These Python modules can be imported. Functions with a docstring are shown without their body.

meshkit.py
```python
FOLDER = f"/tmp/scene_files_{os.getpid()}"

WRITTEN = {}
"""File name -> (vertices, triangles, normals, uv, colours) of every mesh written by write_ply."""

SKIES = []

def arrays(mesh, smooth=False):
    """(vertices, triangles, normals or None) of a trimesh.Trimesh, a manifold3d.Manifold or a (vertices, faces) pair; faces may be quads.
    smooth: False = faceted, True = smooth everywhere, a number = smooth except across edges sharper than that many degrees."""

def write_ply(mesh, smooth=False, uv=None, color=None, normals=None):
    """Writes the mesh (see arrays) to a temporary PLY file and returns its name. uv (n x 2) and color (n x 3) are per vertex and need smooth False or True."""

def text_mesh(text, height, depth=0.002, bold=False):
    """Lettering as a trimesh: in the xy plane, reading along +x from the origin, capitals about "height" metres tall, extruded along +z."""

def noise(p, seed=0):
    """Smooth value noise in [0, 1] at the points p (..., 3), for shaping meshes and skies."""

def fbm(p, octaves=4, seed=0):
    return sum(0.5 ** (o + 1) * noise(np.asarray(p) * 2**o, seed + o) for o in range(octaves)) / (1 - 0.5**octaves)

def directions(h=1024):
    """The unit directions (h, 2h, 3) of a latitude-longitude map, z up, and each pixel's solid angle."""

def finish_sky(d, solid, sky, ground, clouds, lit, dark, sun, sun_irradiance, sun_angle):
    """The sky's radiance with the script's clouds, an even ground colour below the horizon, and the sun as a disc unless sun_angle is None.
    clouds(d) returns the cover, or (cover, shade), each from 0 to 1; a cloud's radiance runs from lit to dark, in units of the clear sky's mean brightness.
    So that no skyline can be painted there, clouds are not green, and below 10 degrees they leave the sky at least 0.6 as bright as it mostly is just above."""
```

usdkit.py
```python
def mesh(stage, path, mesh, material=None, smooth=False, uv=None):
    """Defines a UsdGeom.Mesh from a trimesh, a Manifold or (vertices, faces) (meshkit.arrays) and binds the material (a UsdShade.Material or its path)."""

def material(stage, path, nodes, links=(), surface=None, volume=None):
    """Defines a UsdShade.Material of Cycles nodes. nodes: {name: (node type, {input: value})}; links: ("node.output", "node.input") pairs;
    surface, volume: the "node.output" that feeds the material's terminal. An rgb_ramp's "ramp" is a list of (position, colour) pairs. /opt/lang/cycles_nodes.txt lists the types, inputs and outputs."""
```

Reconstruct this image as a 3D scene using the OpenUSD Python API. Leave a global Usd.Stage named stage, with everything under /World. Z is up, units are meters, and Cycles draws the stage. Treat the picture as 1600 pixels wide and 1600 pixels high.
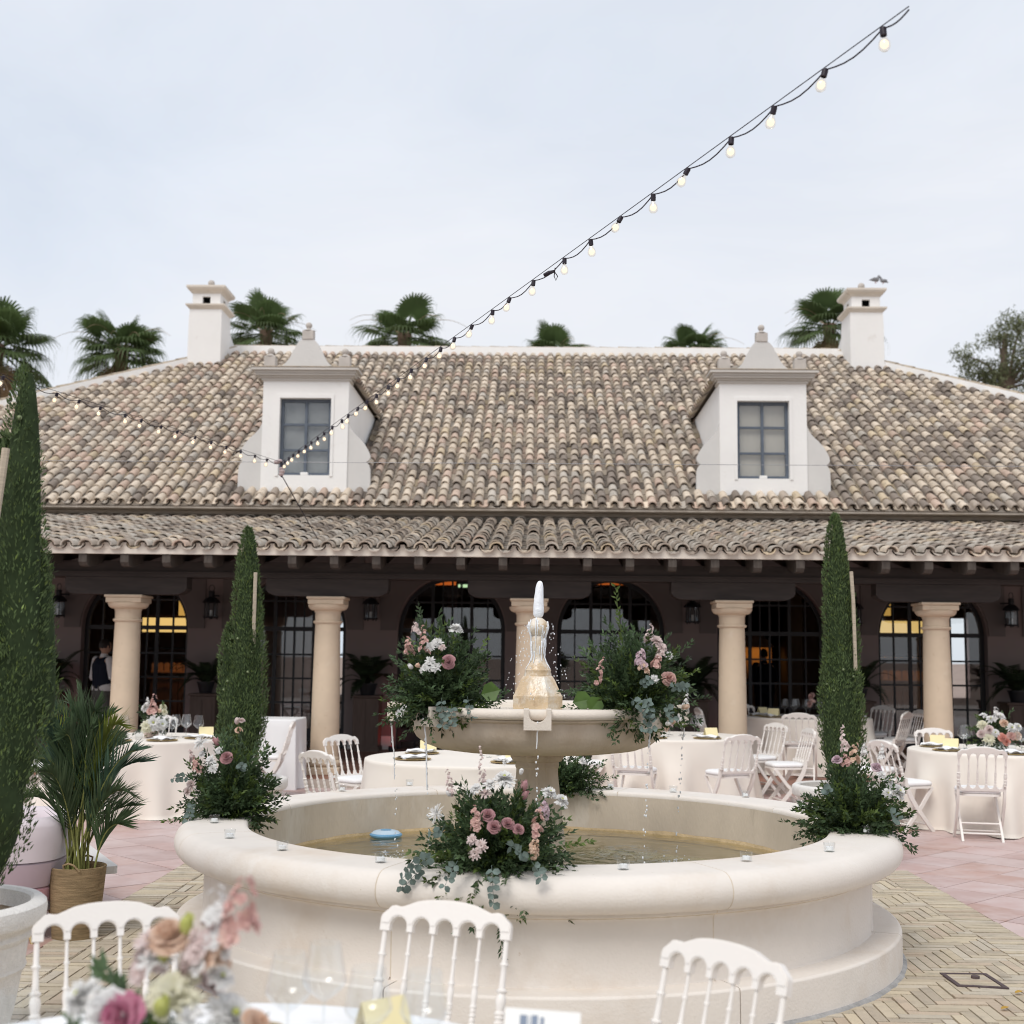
import math, random
import numpy as np
import trimesh
import shapely.geometry as sg
from shapely.ops import unary_union
from shapely import affinity
import meshkit, usdkit
from pxr import Usd, UsdGeom, UsdLux, UsdShade, Gf, Sdf, Vt

PI = math.pi
random.seed(7)
rng = np.random.default_rng(11)
stage = Usd.Stage.CreateInMemory()
UsdGeom.SetStageUpAxis(stage, 'Z')
UsdGeom.SetStageMetersPerUnit(stage, 1.0)
UsdGeom.Xform.Define(stage, '/World')
UsdGeom.Scope.Define(stage, '/World/Looks')

# ---------------------------------------------------------------- camera
CAM_H, CAM_F, PITCH, ROLL, YAW = 1.65, 2000.0, 0.1126, 0.0106, -0.0214      # CAM_F in units of the picture's width / 1600
_fw = np.array([math.sin(YAW) * math.cos(PITCH), math.cos(YAW) * math.cos(PITCH), math.sin(PITCH)])
_r = np.array([math.cos(YAW), -math.sin(YAW), 0.0])
_u = np.cross(_r, _fw)
_r2 = math.cos(ROLL) * _r + math.sin(ROLL) * _u
_u2 = -math.sin(ROLL) * _r + math.cos(ROLL) * _u
cam = UsdGeom.Camera.Define(stage, '/World/camera')
cam.AddTransformOp().Set(Gf.Matrix4d(*_r2, 0, *_u2, 0, *(-_fw), 0, 0, 0, CAM_H, 1))
cam.CreateHorizontalApertureAttr(36.0)
cam.CreateVerticalApertureAttr(36.0)
cam.CreateFocalLengthAttr(36.0 * CAM_F / 1600)
cam.CreateFStopAttr(2.8)
cam.CreateFocusDistanceAttr(7.6)
cam.CreateClippingRangeAttr(Gf.Vec2f(0.1, 5000))
cam.CreateExposureAttr(0.36)

# ---------------------------------------------------------------- sky and sun (a thin bright overcast)
SUN_AZ, SUN_EL = math.radians(202), math.radians(52)                       # high, behind the camera and to the left
SUN = np.array([math.sin(SUN_AZ) * math.cos(SUN_EL), math.cos(SUN_AZ) * math.cos(SUN_EL), math.sin(SUN_EL)])
dome = UsdLux.DomeLight.Define(stage, '/World/sky')
dome.CreateIntensityAttr(1.0)
dome.GetPrim().SetCustomDataByKey('kind', 'structure')
dome_mat = usdkit.material(stage, '/World/Looks/sky_look', {
    'tc': ('texture_coordinate', {}),
    'mp': ('mapping', {'scale': (1.0, 1.0, 2.6)}),
    'n1': ('noise_texture', {'scale': 2.1, 'detail': 7.0, 'roughness': 0.58, 'distortion': 0.5}),
    'n2': ('noise_texture', {'scale': 1.1, 'detail': 3.0}),
    'r1': ('rgb_ramp', {'ramp': [(0.30, (0.80, 0.80, 0.80)), (0.66, (1, 1, 1))]}),
    'tone': ('rgb_ramp', {'ramp': [(0.3, (6.0, 6.55, 7.4)), (0.7, (7.0, 7.1, 7.4))]}),
    'sky': ('sky_texture', {'sky_type': 'single_scattering', 'sun_disc': False, 'sun_elevation': SUN_EL, 'sun_rotation': math.atan2(SUN[0], SUN[1])}),
    'mx': ('mix_color', {'blend_type': 'mix'}),
    'bg': ('background_shader', {'strength': 0.1}),
}, [('tc.generated', 'mp.vector'), ('mp.vector', 'n1.vector'), ('mp.vector', 'n2.vector'), ('n1.fac', 'r1.fac'), ('n2.fac', 'tone.fac'),
    ('r1.color', 'mx.fac'), ('sky.color', 'mx.a'), ('tone.color', 'mx.b'), ('mx.result', 'bg.color')], surface='bg.background')
UsdShade.MaterialBindingAPI.Apply(dome.GetPrim()).Bind(dome_mat)
sun = UsdLux.DistantLight.Define(stage, '/World/sun')
sun.CreateIntensityAttr(0.4)
sun.CreateAngleAttr(28.0)
sun.CreateColorAttr(Gf.Vec3f(1.0, 0.965, 0.92))
sun.CreateNormalizeAttr(True) if hasattr(sun, 'CreateNormalizeAttr') else None
_z = SUN; _x = np.cross([0, 0, 1.0], _z); _x /= np.linalg.norm(_x); _y = np.cross(_z, _x)
sun.AddTransformOp().Set(Gf.Matrix4d(*_x, 0, *_y, 0, *_z, 0, 0, 0, 30, 1))

# ---------------------------------------------------------------- helpers
def ray(px, py):
    return _fw + ((px - 800) / CAM_F) * _r2 - ((py - 800) / CAM_F) * _u2
def onz(px, py, z=0.0):
    """the point at height z that the photograph shows at (px, py)"""
    d = ray(px, py); return np.array([0, 0, CAM_H]) + d * ((z - CAM_H) / d[2])
def ony(px, py, y):
    d = ray(px, py); return np.array([0, 0, CAM_H]) + d * (y / d[1])

_names = {}
def path_for(parent, name):
    base = '/World' if parent is None else str(parent.GetPath())
    k = (base, name); n = _names.get(k, 0); _names[k] = n + 1
    return f'{base}/{name}' + (f'_{n:03d}' if n else '')
def tag(p, label=None, cat=None, group=None, kind=None):
    if label and len(label.split()) > 16:
        w = label.split()[:16]
        while w[-1].strip(',') in ('a', 'the', 'of', 'in', 'on', 'and', 'with', 'at', 'by', 'to', 'its', 'from', 'before', 'behind', 'under', 'right', 'left', 'near'): w.pop()
        label = ' '.join(w).rstrip(',')
    for k, v in (('label', label), ('category', cat), ('group', group), ('kind', kind)):
        if v: p.SetCustomDataByKey(k, v)
    return p
def place(x, loc, rz=0, sc=None, rx=0, ry=0):
    x.AddTranslateOp().Set(Gf.Vec3d(*map(float, loc)))
    if rz or rx or ry: x.AddRotateXYZOp().Set(Gf.Vec3f(math.degrees(rx), math.degrees(ry), math.degrees(rz)))
    if sc is not None: x.AddScaleOp().Set(Gf.Vec3f(*([sc] * 3 if np.ndim(sc) == 0 else sc)))
def thing(name, label, cat, loc=(0, 0, 0), rz=0, group=None, kind=None, sc=None, parent=None):
    x = UsdGeom.Xform.Define(stage, path_for(parent, name)); place(x, loc, rz, sc)
    return tag(x.GetPrim(), label, cat, group, kind)
def proto(name):
    """a class prim that copies reference"""
    return stage.CreateClassPrim(path_for(None, 'kind_of_' + name))
def copy_of(cls, name, label, cat, loc, rz=0, group=None, sc=None, rx=0, ry=0):
    x = UsdGeom.Xform.Define(stage, path_for(None, name))
    x.GetPrim().GetReferences().AddInternalReference(cls.GetPath())
    x.GetPrim().SetInstanceable(True)
    place(x, loc, rz, sc, rx, ry)
    return tag(x.GetPrim(), label, cat, group)

def frame(d, up=(0, 0, 1)):
    d = np.asarray(d, float); d = d / np.linalg.norm(d)
    up = np.asarray(up, float)
    if abs(d @ up) > 0.97: up = np.array([1.0, 0, 0])
    a = np.cross(up, d); a /= np.linalg.norm(a)
    return a, np.cross(d, a), d
def rotz(a):
    c, s = math.cos(a), math.sin(a); return np.array([[c, -s, 0], [s, c, 0], [0, 0, 1.0]])
def rotx(a):
    c, s = math.cos(a), math.sin(a); return np.array([[1.0, 0, 0], [0, c, -s], [0, s, c]])
def roty(a):
    c, s = math.cos(a), math.sin(a); return np.array([[c, 0, s], [0, 1.0, 0], [-s, 0, c]])

class B:
    """collects shapes that make one mesh"""
    def __init__(self): self.v, self.f, self.c, self.n = [], [], [], 0
    def raw(self, v, f, col=None):
        v = np.asarray(v, float).reshape(-1, 3); f = np.asarray(f, int)
        if f.shape[1] == 4: f = np.vstack([f[:, [0, 1, 2]], f[:, [0, 2, 3]]])
        self.v.append(v); self.f.append(f + self.n); self.n += len(v)
        if col is not None: self.c.append(np.broadcast_to(np.asarray(col, float), (len(v), 3)))
        return self
    def tm(self, m, col=None): return self.raw(m.vertices, m.faces, col)
    def box(self, lo, hi, R=None, at=None, bevel=0.0):
        lo, hi = np.asarray(lo, float), np.asarray(hi, float)
        if bevel:
            import manifold3d
            m = trimesh.convex.convex_hull(np.array([[(lo, hi)[i][0] + (bevel, -bevel)[i] * (a != 0), (lo, hi)[j][1] + (bevel, -bevel)[j] * (a != 1), (lo, hi)[k][2] + (bevel, -bevel)[k] * (a != 2)]
                  for i in (0, 1) for j in (0, 1) for k in (0, 1) for a in (0, 1, 2)]))
            v, f = np.array(m.vertices), np.array(m.faces)
        else:
            v = np.array([[x, y, z] for z in (lo[2], hi[2]) for y in (lo[1], hi[1]) for x in (lo[0], hi[0])])
            f = np.array([[0, 2, 3, 1], [4, 5, 7, 6], [0, 1, 5, 4], [2, 6, 7, 3], [0, 4, 6, 2], [1, 3, 7, 5]])
        if R is not None: v = v @ R.T
        if at is not None: v = v + np.asarray(at)
        return self.raw(v, f)
    def tube(self, pts, r, n=8, cap=True, flat=1.0):
        pts = np.asarray(pts, float); m = len(pts); r = np.broadcast_to(np.asarray(r, float), (m,))
        t = np.gradient(pts, axis=0); t /= np.maximum(np.linalg.norm(t, axis=1, keepdims=True), 1e-12)
        a, b, _ = frame(t[0]); V = []
        for i in range(m):
            a = a - (a @ t[i]) * t[i]; a /= max(np.linalg.norm(a), 1e-9); b = np.cross(t[i], a)
            ang = np.arange(n) * 2 * PI / n
            V.append(pts[i] + r[i] * (np.cos(ang)[:, None] * a + flat * np.sin(ang)[:, None] * b))
        V = np.vstack(V); F = []
        for i in range(m - 1):
            for k in range(n):
                F.append([i * n + k, i * n + (k + 1) % n, (i + 1) * n + (k + 1) % n, (i + 1) * n + k])
        F = np.array(F); F = np.vstack([F[:, [0, 1, 2]], F[:, [0, 2, 3]]])
        if cap:
            F = np.vstack([F, [[0, k + 1, k] for k in range(1, n - 1)], [[(m - 1) * n, (m - 1) * n + k, (m - 1) * n + k + 1] for k in range(1, n - 1)]])
        return self.raw(V, F)
    def lathe(self, prof, n=32, at=(0, 0, 0), a0=0.0, a1=2 * PI, R=None):
        prof = np.asarray(prof, float); full = abs(a1 - a0 - 2 * PI) < 1e-6
        ang = np.linspace(a0, a1, n + 1)[: n if full else n + 1]; m = len(prof); k = len(ang)
        V = np.stack([prof[:, 0][None] * np.cos(ang)[:, None], prof[:, 0][None] * np.sin(ang)[:, None], np.broadcast_to(prof[:, 1][None], (k, m))], -1).reshape(-1, 3)
        F = []
        for i in range(k if full else k - 1):
            j = (i + 1) % k
            for q in range(m - 1): F.append([i * m + q, j * m + q, j * m + q + 1, i * m + q + 1])
        if R is not None: V = V @ R.T
        self.raw(V + np.asarray(at), F)
        if not full:
            from shapely.geometry import Polygon
            pv, pf = trimesh.creation.triangulate_polygon(Polygon(prof), engine='earcut') if len(prof) > 3 else (prof, [[0, 1, 2]])
            for a, flip in ((ang[0], False), (ang[-1], True)):
                V = np.stack([pv[:, 0] * math.cos(a), pv[:, 0] * math.sin(a), pv[:, 1]], -1)
                self.raw(V + np.asarray(at), np.asarray(pf)[:, ::-1] if flip else pf)
        return self
    def prism(self, poly, depth, origin=(0, 0, 0), X=(1, 0, 0), Y=(0, 0, 1), Z=(0, 1, 0)):
        """extrudes a shapely polygon (or outline) given in the plane X, Y along Z"""
        if not hasattr(poly, 'geom_type'): poly = sg.Polygon(poly)
        for g in getattr(poly, 'geoms', [poly]):
            if g.is_empty or g.area < 1e-9: continue
            m = trimesh.creation.extrude_polygon(g, depth, engine='earcut')
            v = np.asarray(m.vertices); M = np.array([X, Y, Z], float)
            f = np.asarray(m.faces)
            if np.linalg.det(M) < 0: f = f[:, ::-1]
            self.raw(v @ M + np.asarray(origin), f)
        return self
    def ball(self, c, r, sub=2, sc=(1, 1, 1)):
        m = trimesh.creation.icosphere(sub, 1.0); return self.raw(np.asarray(m.vertices) * r * np.asarray(sc) + np.asarray(c), m.faces)
    def arrays(self): return np.vstack(self.v), np.vstack(self.f)
    def out(self, parent, name, mat, smooth=30, label=None, cat=None, group=None, kind=None, M=None, absolute=None):
        v, f = self.arrays()
        p = absolute or path_for(parent, name)
        if M is not None: v = v @ M.T
        used = np.zeros(len(v), bool); used[f.ravel()] = True
        if not used.all():
            new = np.cumsum(used) - 1; v, f = v[used], new[f]
            if self.c: self.c = [np.vstack(self.c)[used]]
        if self.c:
            m = usdkit.mesh(stage, p, (v, f), mat, smooth=bool(smooth))
            UsdGeom.PrimvarsAPI(m).CreatePrimvar('tint', Sdf.ValueTypeNames.Color3fArray, 'vertex').Set(Vt.Vec3fArray.FromNumpy(np.vstack(self.c).astype(np.float32)))
        else:
            m = usdkit.mesh(stage, p, (v, f), mat, smooth=smooth)
        return tag(m.GetPrim(), label, cat, group, kind)

def S(*rgb):
    """sRGB 0-255 to linear"""
    x = np.array(rgb, float) / 255; return np.where(x < 0.04045, x / 12.92, ((x + 0.055) / 1.055) ** 2.4)

# ---------------------------------------------------------------- materials
def MAT(name, col, rough=0.6, spec=0.3, var=0.12, scale=5.0, bump=0.0, bscale=60.0, metallic=0.0, stretch=None, stain=None, tint=False, rnd=0.0, sheen=0.0, coat=0.0, sss=0.0, obj=False, extra=None):
    """col shifts by +-var with noise; stain = (colour, scale, low, high) lays blotches over it; tint multiplies by the mesh's own 'tint'"""
    col = np.asarray(col, float)
    N = {'g': ('geometry', {}), 'mp': ('mapping', {'scale': stretch or (1, 1, 1)}),
         'n': ('noise_texture', {'scale': scale, 'detail': 5.0, 'roughness': 0.6}),
         'r': ('rgb_ramp', {'ramp': [(0.25, tuple(np.clip(col * (1 - var), 0, 1))), (0.5, tuple(col)), (0.75, tuple(np.clip(col * (1 + var), 0, 1)))]}),
         'p': ('principled_bsdf', {'roughness': rough, 'specular_ior_level': spec, 'metallic': metallic, 'sheen_weight': sheen, 'coat_weight': coat, 'subsurface_weight': sss})}
    L = [('mp.vector', 'n.vector'), ('n.fac', 'r.fac')]
    if obj: N['g'] = ('texture_coordinate', {}); L.append(('g.object', 'mp.vector'))
    else: L.append(('g.position', 'mp.vector'))
    src = 'r.color'
    if tint:
        N['at'] = ('attribute', {'attribute': 'tint'}); N['mt'] = ('mix_color', {'blend_type': 'multiply', 'fac': 1.0})
        L += [(src, 'mt.a'), ('at.color', 'mt.b')]; src = 'mt.result'
    if rnd:
        N['oi'] = ('object_info', {}); N['rr'] = ('rgb_ramp', {'ramp': [(0, (1 - rnd,) * 3), (1, (1 + rnd,) * 3)]}); N['mr'] = ('mix_color', {'blend_type': 'multiply', 'fac': 1.0, 'use_clamp': False})
        L += [('oi.random', 'rr.fac'), (src, 'mr.a'), ('rr.color', 'mr.b')]; src = 'mr.result'
    for i, (sc_, s, lo, hi) in enumerate(stain or []):
        N[f's{i}'] = ('noise_texture', {'scale': s, 'detail': 6.0, 'roughness': 0.65}); N[f'sr{i}'] = ('rgb_ramp', {'ramp': [(lo, (0, 0, 0)), (hi, (1, 1, 1))]})
        N[f'sm{i}'] = ('mix_color', {'blend_type': 'mix', 'b': tuple(sc_)})
        L += [('mp.vector', f's{i}.vector'), (f's{i}.fac', f'sr{i}.fac'), (f'sr{i}.color', f'sm{i}.fac'), (src, f'sm{i}.a')]; src = f'sm{i}.result'
    L.append((src, 'p.base_color'))
    if bump:
        N['bn'] = ('noise_texture', {'scale': bscale, 'detail': 4.0}); N['b'] = ('bump', {'strength': bump, 'distance': 0.01})
        L += [('mp.vector', 'bn.vector'), ('bn.fac', 'b.height'), ('b.normal', 'p.normal')]
    return usdkit.material(stage, '/World/Looks/' + name, N, L, surface='p.BSDF')
def EMIT(name, col, strength):
    return usdkit.material(stage, '/World/Looks/' + name, {'e': ('emission', {'color': tuple(col), 'strength': strength})}, [], surface='e.emission')
def LEAF(name, col, var=0.35, trans=0.3, rough=0.5, scale=25.0, spec=0.25, tint=False):
    col = np.asarray(col, float)
    N = {'g': ('geometry', {}), 'n': ('noise_texture', {'scale': scale, 'detail': 2.0}),
         'r': ('rgb_ramp', {'ramp': [(0.3, tuple(col * (1 - var))), (0.7, tuple(np.clip(col * (1 + var), 0, 1)))]}),
         'p': ('principled_bsdf', {'roughness': rough, 'specular_ior_level': spec}), 't': ('translucent_bsdf', {}), 'm': ('mix_closure', {'fac': trans})}
    L = [('g.position', 'n.vector'), ('n.fac', 'r.fac'), ('p.BSDF', 'm.closure1'), ('t.BSDF', 'm.closure2')]
    src = 'r.color'
    if tint:
        N['at'] = ('attribute', {'attribute': 'tint'}); N['mt'] = ('mix_color', {'blend_type': 'multiply', 'fac': 1.0})
        L += [(src, 'mt.a'), ('at.color', 'mt.b')]; src = 'mt.result'
    L += [(src, 'p.base_color'), (src, 't.color')]
    return usdkit.material(stage, '/World/Looks/' + name, N, L, surface='m.closure')
def GLASS(name, col=(1, 1, 1), rough=0.0, edge=0.8):
    """thin clear glass: sees through, shines towards the edges (the same from both sides)"""
    return usdkit.material(stage, '/World/Looks/' + name, {'f': ('layer_weight', {'blend': 0.5}), 'pw': ('math', {'math_type': 'power', 'value2': 3.0}), 'mu': ('math', {'math_type': 'multiply_add', 'value2': edge, 'value3': 0.06}),
        't': ('transparent_bsdf', {'color': tuple(col)}), 'g': ('glossy_bsdf', {'color': (1, 1, 1), 'roughness': rough}), 'm': ('mix_closure', {})},
        [('f.facing', 'pw.value1'), ('pw.value', 'mu.value1'), ('mu.value', 'm.fac'), ('t.BSDF', 'm.closure1'), ('g.BSDF', 'm.closure2')], surface='m.closure')
M_white = MAT('white_plaster', (0.78, 0.765, 0.74), 0.85, 0.15, 0.05, 0.9, 0.25, 30, stain=[((0.58, 0.54, 0.48), 1.7, 0.62, 0.85)])
M_grey_plaster = MAT('grey_plaster', (0.60, 0.585, 0.56), 0.85, 0.15, 0.06, 1.5, 0.25, 30)
M_cream = MAT('cream_plaster', (0.66, 0.60, 0.52), 0.85, 0.15, 0.1, 2.0, 0.3, 40, stain=[((0.45, 0.39, 0.32), 3.0, 0.58, 0.8)])
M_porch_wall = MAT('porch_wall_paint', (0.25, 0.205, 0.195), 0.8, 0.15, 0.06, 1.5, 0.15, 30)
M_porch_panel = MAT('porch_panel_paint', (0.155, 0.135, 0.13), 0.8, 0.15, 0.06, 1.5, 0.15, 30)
M_wood = MAT('dark_wood', (0.042, 0.033, 0.029), 0.6, 0.25, 0.35, 6.0, 0.4, 40, stretch=(0.3, 2.0, 2.0))
M_wood_end = MAT('weathered_wood', (0.085, 0.072, 0.062), 0.8, 0.15, 0.3, 14.0, 0.5, 60, stretch=(2.0, 1.0, 0.4))
M_iron = MAT('black_iron', (0.012, 0.013, 0.016), 0.45, 0.4, 0.2, 10)
M_sand = MAT('sandstone', (0.62, 0.50, 0.37), 0.85, 0.15, 0.07, 3.0, 0.35, 90, stain=[((0.50, 0.38, 0.26), 14, 0.60, 0.85), ((0.66, 0.56, 0.44), 5, 0.58, 0.8)])
M_slate = MAT('window_frame_paint', (0.10, 0.12, 0.15), 0.5, 0.3, 0.15, 8)
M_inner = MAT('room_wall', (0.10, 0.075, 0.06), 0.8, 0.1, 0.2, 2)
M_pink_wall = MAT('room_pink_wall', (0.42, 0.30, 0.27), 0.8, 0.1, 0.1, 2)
M_pane = GLASS('pane_glass', (0.93, 0.95, 0.96))
M_blind = MAT('window_blind', (0.52, 0.45, 0.37), 0.7, 0.2, 0.06, 6, stretch=(14, 1, 0.6))
M_shutter = MAT('window_screen', (0.27, 0.255, 0.235), 0.6, 0.4, 0.25, 3.0)
M_tile = MAT('roof_tile', (1.0, 1.0, 1.0), 0.9, 0.1, 0.16, 9.0, 0.6, 70, tint=True,
             stain=[((0.13, 0.115, 0.10), 13.0, 0.56, 0.74), ((0.62, 0.60, 0.56), 17.0, 0.64, 0.74), ((0.58, 0.33, 0.10), 4.6, 0.72, 0.76)])
M_dark_void = MAT('flue_dark', (0.012, 0.014, 0.016), 0.8, 0.1)
M_lampglow = EMIT('canopy_glow', (1.0, 0.66, 0.22), 0.62)
M_heat = EMIT('strip_lamp_glow', (1.0, 0.20, 0.03), 0.42)
M_green_lamp = EMIT('exit_lamp_glow', (0.72, 1.0, 0.55), 0.75)

# ---------------------------------------------------------------- the house
CX = -0.12
PITCH_COL, YC = 2.67, 16.73
EAVE1, WALL_Y = (16.15, 2.98), 21.5
S1 = 0.173
EAVE2, RIDGE = (20.95, 4.125), (29.5, 8.74)
S2 = (RIDGE[1] - EAVE2[1]) / (RIDGE[0] - EAVE2[0])
house = thing('restaurant_building', 'long white courtyard building with tiled hip roof, two dormers and column porch', 'building')
def zroof1(y): return EAVE1[1] + (y - EAVE1[0]) * S1
def zroof2(y): return EAVE2[1] + (y - EAVE2[0]) * S2
BAYS = [CX + PITCH_COL * (k + 0.5) for k in range(-4, 4)]
COLS = [CX + PITCH_COL * k for k in range(-3, 4)]
AR, AZ = 0.90, 2.08                                                       # arch radius and the height of its centre
def arch_poly(x, r=AR, z0=0.1, grow=0.0):
    a = np.linspace(0, PI, 25)
    return sg.Polygon([(x + (r + grow), z0)] + [(x + (r + grow) * math.cos(t), AZ + (r + grow) * math.sin(t)) for t in a] + [(x - (r + grow), z0)])

# walls
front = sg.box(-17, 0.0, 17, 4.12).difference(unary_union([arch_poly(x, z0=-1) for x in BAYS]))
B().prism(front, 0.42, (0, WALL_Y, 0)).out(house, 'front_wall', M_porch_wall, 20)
up = B(); up.box((-17, WALL_Y - 0.012, 3.80), (17, WALL_Y - 0.004, 4.12)); up.out(house, 'wall_band', M_cream, 20)
co = B()
for z0, z1, d in ((3.995, 4.05, 0.10), (4.05, 4.115, 0.22)): co.box((-17, WALL_Y - d, z0), (17, WALL_Y - 0.014, z1))
co.out(house, 'eaves_cornice', M_cream, 20)
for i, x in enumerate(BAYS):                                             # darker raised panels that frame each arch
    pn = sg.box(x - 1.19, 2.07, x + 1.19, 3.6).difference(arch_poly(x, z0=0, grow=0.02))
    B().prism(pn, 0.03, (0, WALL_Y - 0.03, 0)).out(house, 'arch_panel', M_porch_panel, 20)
for x in COLS:
    B().box((x - 0.36, WALL_Y - 0.025, 0.1), (x + 0.36, WALL_Y, 0.32)).out(house, 'skirting', M_white, 20)
# the room behind the arches
Y2 = 37.6
rb = B()
rb.box((-17, WALL_Y + 0.42, 3.3), (17, Y2, 3.42)); rb.out(house, 'room_ceiling', M_wood, 20)
backholes = [sg.box(-8.75, 0.5, -7.85, 2.75), arch_poly(-5.2, 0.78, 0.5).difference(sg.box(-9, 2.86, 9, 9)), sg.box(-3.85, 0.5, -3.0, 2.6), sg.box(11.6, 0.6, 12.5, 2.9), sg.box(-2.0, 2.2, -0.9, 2.8)]
bw = sg.box(-17, 0, 17, 3.3).difference(unary_union(backholes))
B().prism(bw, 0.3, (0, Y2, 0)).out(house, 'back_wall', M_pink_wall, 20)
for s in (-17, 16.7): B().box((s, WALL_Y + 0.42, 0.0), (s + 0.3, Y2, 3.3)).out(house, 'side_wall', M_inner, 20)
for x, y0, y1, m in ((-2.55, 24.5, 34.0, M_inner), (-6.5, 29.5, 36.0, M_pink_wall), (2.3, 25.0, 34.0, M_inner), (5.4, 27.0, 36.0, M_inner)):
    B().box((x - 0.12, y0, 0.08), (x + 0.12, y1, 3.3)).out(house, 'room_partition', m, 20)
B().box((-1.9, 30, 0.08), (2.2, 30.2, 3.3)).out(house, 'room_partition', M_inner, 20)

# arched iron and glass doors
for bi, x in enumerate(BAYS):
    d = thing('arched_door', 'arched black iron and glass door in the porch wall', None, parent=house)
    yy = WALL_Y + 0.16
    ring = arch_poly(x, AR - 0.005, 0.1).difference(arch_poly(x, AR - 0.07, 0.1))
    B().prism(ring, 0.07, (0, yy, 0)).out(d, 'frame', M_iron, 20)
    def top(u): return AZ + math.sqrt(max((AR - 0.05) ** 2 - u * u, 0))
    for u, w in ((-0.60, 0.022), (-0.33, 0.055), (0.0, 0.03), (0.33, 0.055), (0.60, 0.022), (-0.16, 0.018), (0.16, 0.018)):
        B().box((x + u - w / 2, yy + 0.004, 0.1), (x + u + w / 2, yy + 0.06, top(u))).out(d, 'upright', M_iron, 20)
    for z, w in ((0.32, 0.2), (0.85, 0.03), (1.25, 0.03), (1.65, 0.03), (2.08, 0.07), (2.55, 0.03)):
        h = AR - 0.05 if z <= AZ else math.sqrt((AR - 0.05) ** 2 - (z - AZ) ** 2)
        B().box((x - h, yy + 0.008, z - w / 2), (x + h, yy + 0.056, z + w / 2)).out(d, 'crossbar', M_iron, 20)
    if bi not in (1, 5):
        B().prism(arch_poly(x, AR - 0.07, 0.12), 0.006, (0, yy + 0.03, 0)).out(d, 'pane', M_pane, 20)

# columns, brackets, beam, rafters
def make_column(parent):
    c = thing('column', None, None, parent=parent)
    h = 0.23
    B().box((-h, -h, 0.10), (h, h, 0.20), bevel=0.012).out(c, 'plinth', M_sand, 30)
    t = np.linspace(-PI / 2, PI / 2, 9)
    B().lathe([(0, 0.2)] + [(0.19 + 0.045 * math.cos(a), 0.245 + 0.045 * math.sin(a)) for a in t] + [(0.198, 0.292), (0.198, 0.315), (0.18, 0.34)], 40).out(c, 'base', M_sand, 40)
    z = np.linspace(0.33, 2.06, 14); u = (z - 0.33) / 1.73
    B().lathe(np.c_[0.186 - 0.021 * u ** 1.8, z], 40).out(c, 'shaft', M_sand, 40)
    prof = [(0.166, 2.055), (0.178, 2.06), (0.190, 2.072), (0.193, 2.082), (0.190, 2.092), (0.178, 2.098), (0.168, 2.10), (0.168, 2.20), (0.178, 2.215), (0.178, 2.225), (0.19, 2.232)]
    prof += [(0.19 + 0.075 * math.sin(a), 2.232 + 0.075 * (1 - math.cos(a))) for a in np.linspace(0.15, PI / 2, 7)] + [(0.1, 2.309)]
    B().lathe(prof, 40).out(c, 'necking', M_sand, 40)
    ab = B(); ab.box((-0.235, -0.235, 2.308), (0.235, 0.235, 2.376), bevel=0.008); ab.box((-0.252, -0.252, 2.377), (0.252, 0.252, 2.412), bevel=0.008)
    ab.out(c, 'abacus', M_sand, 30)
    return c
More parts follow.
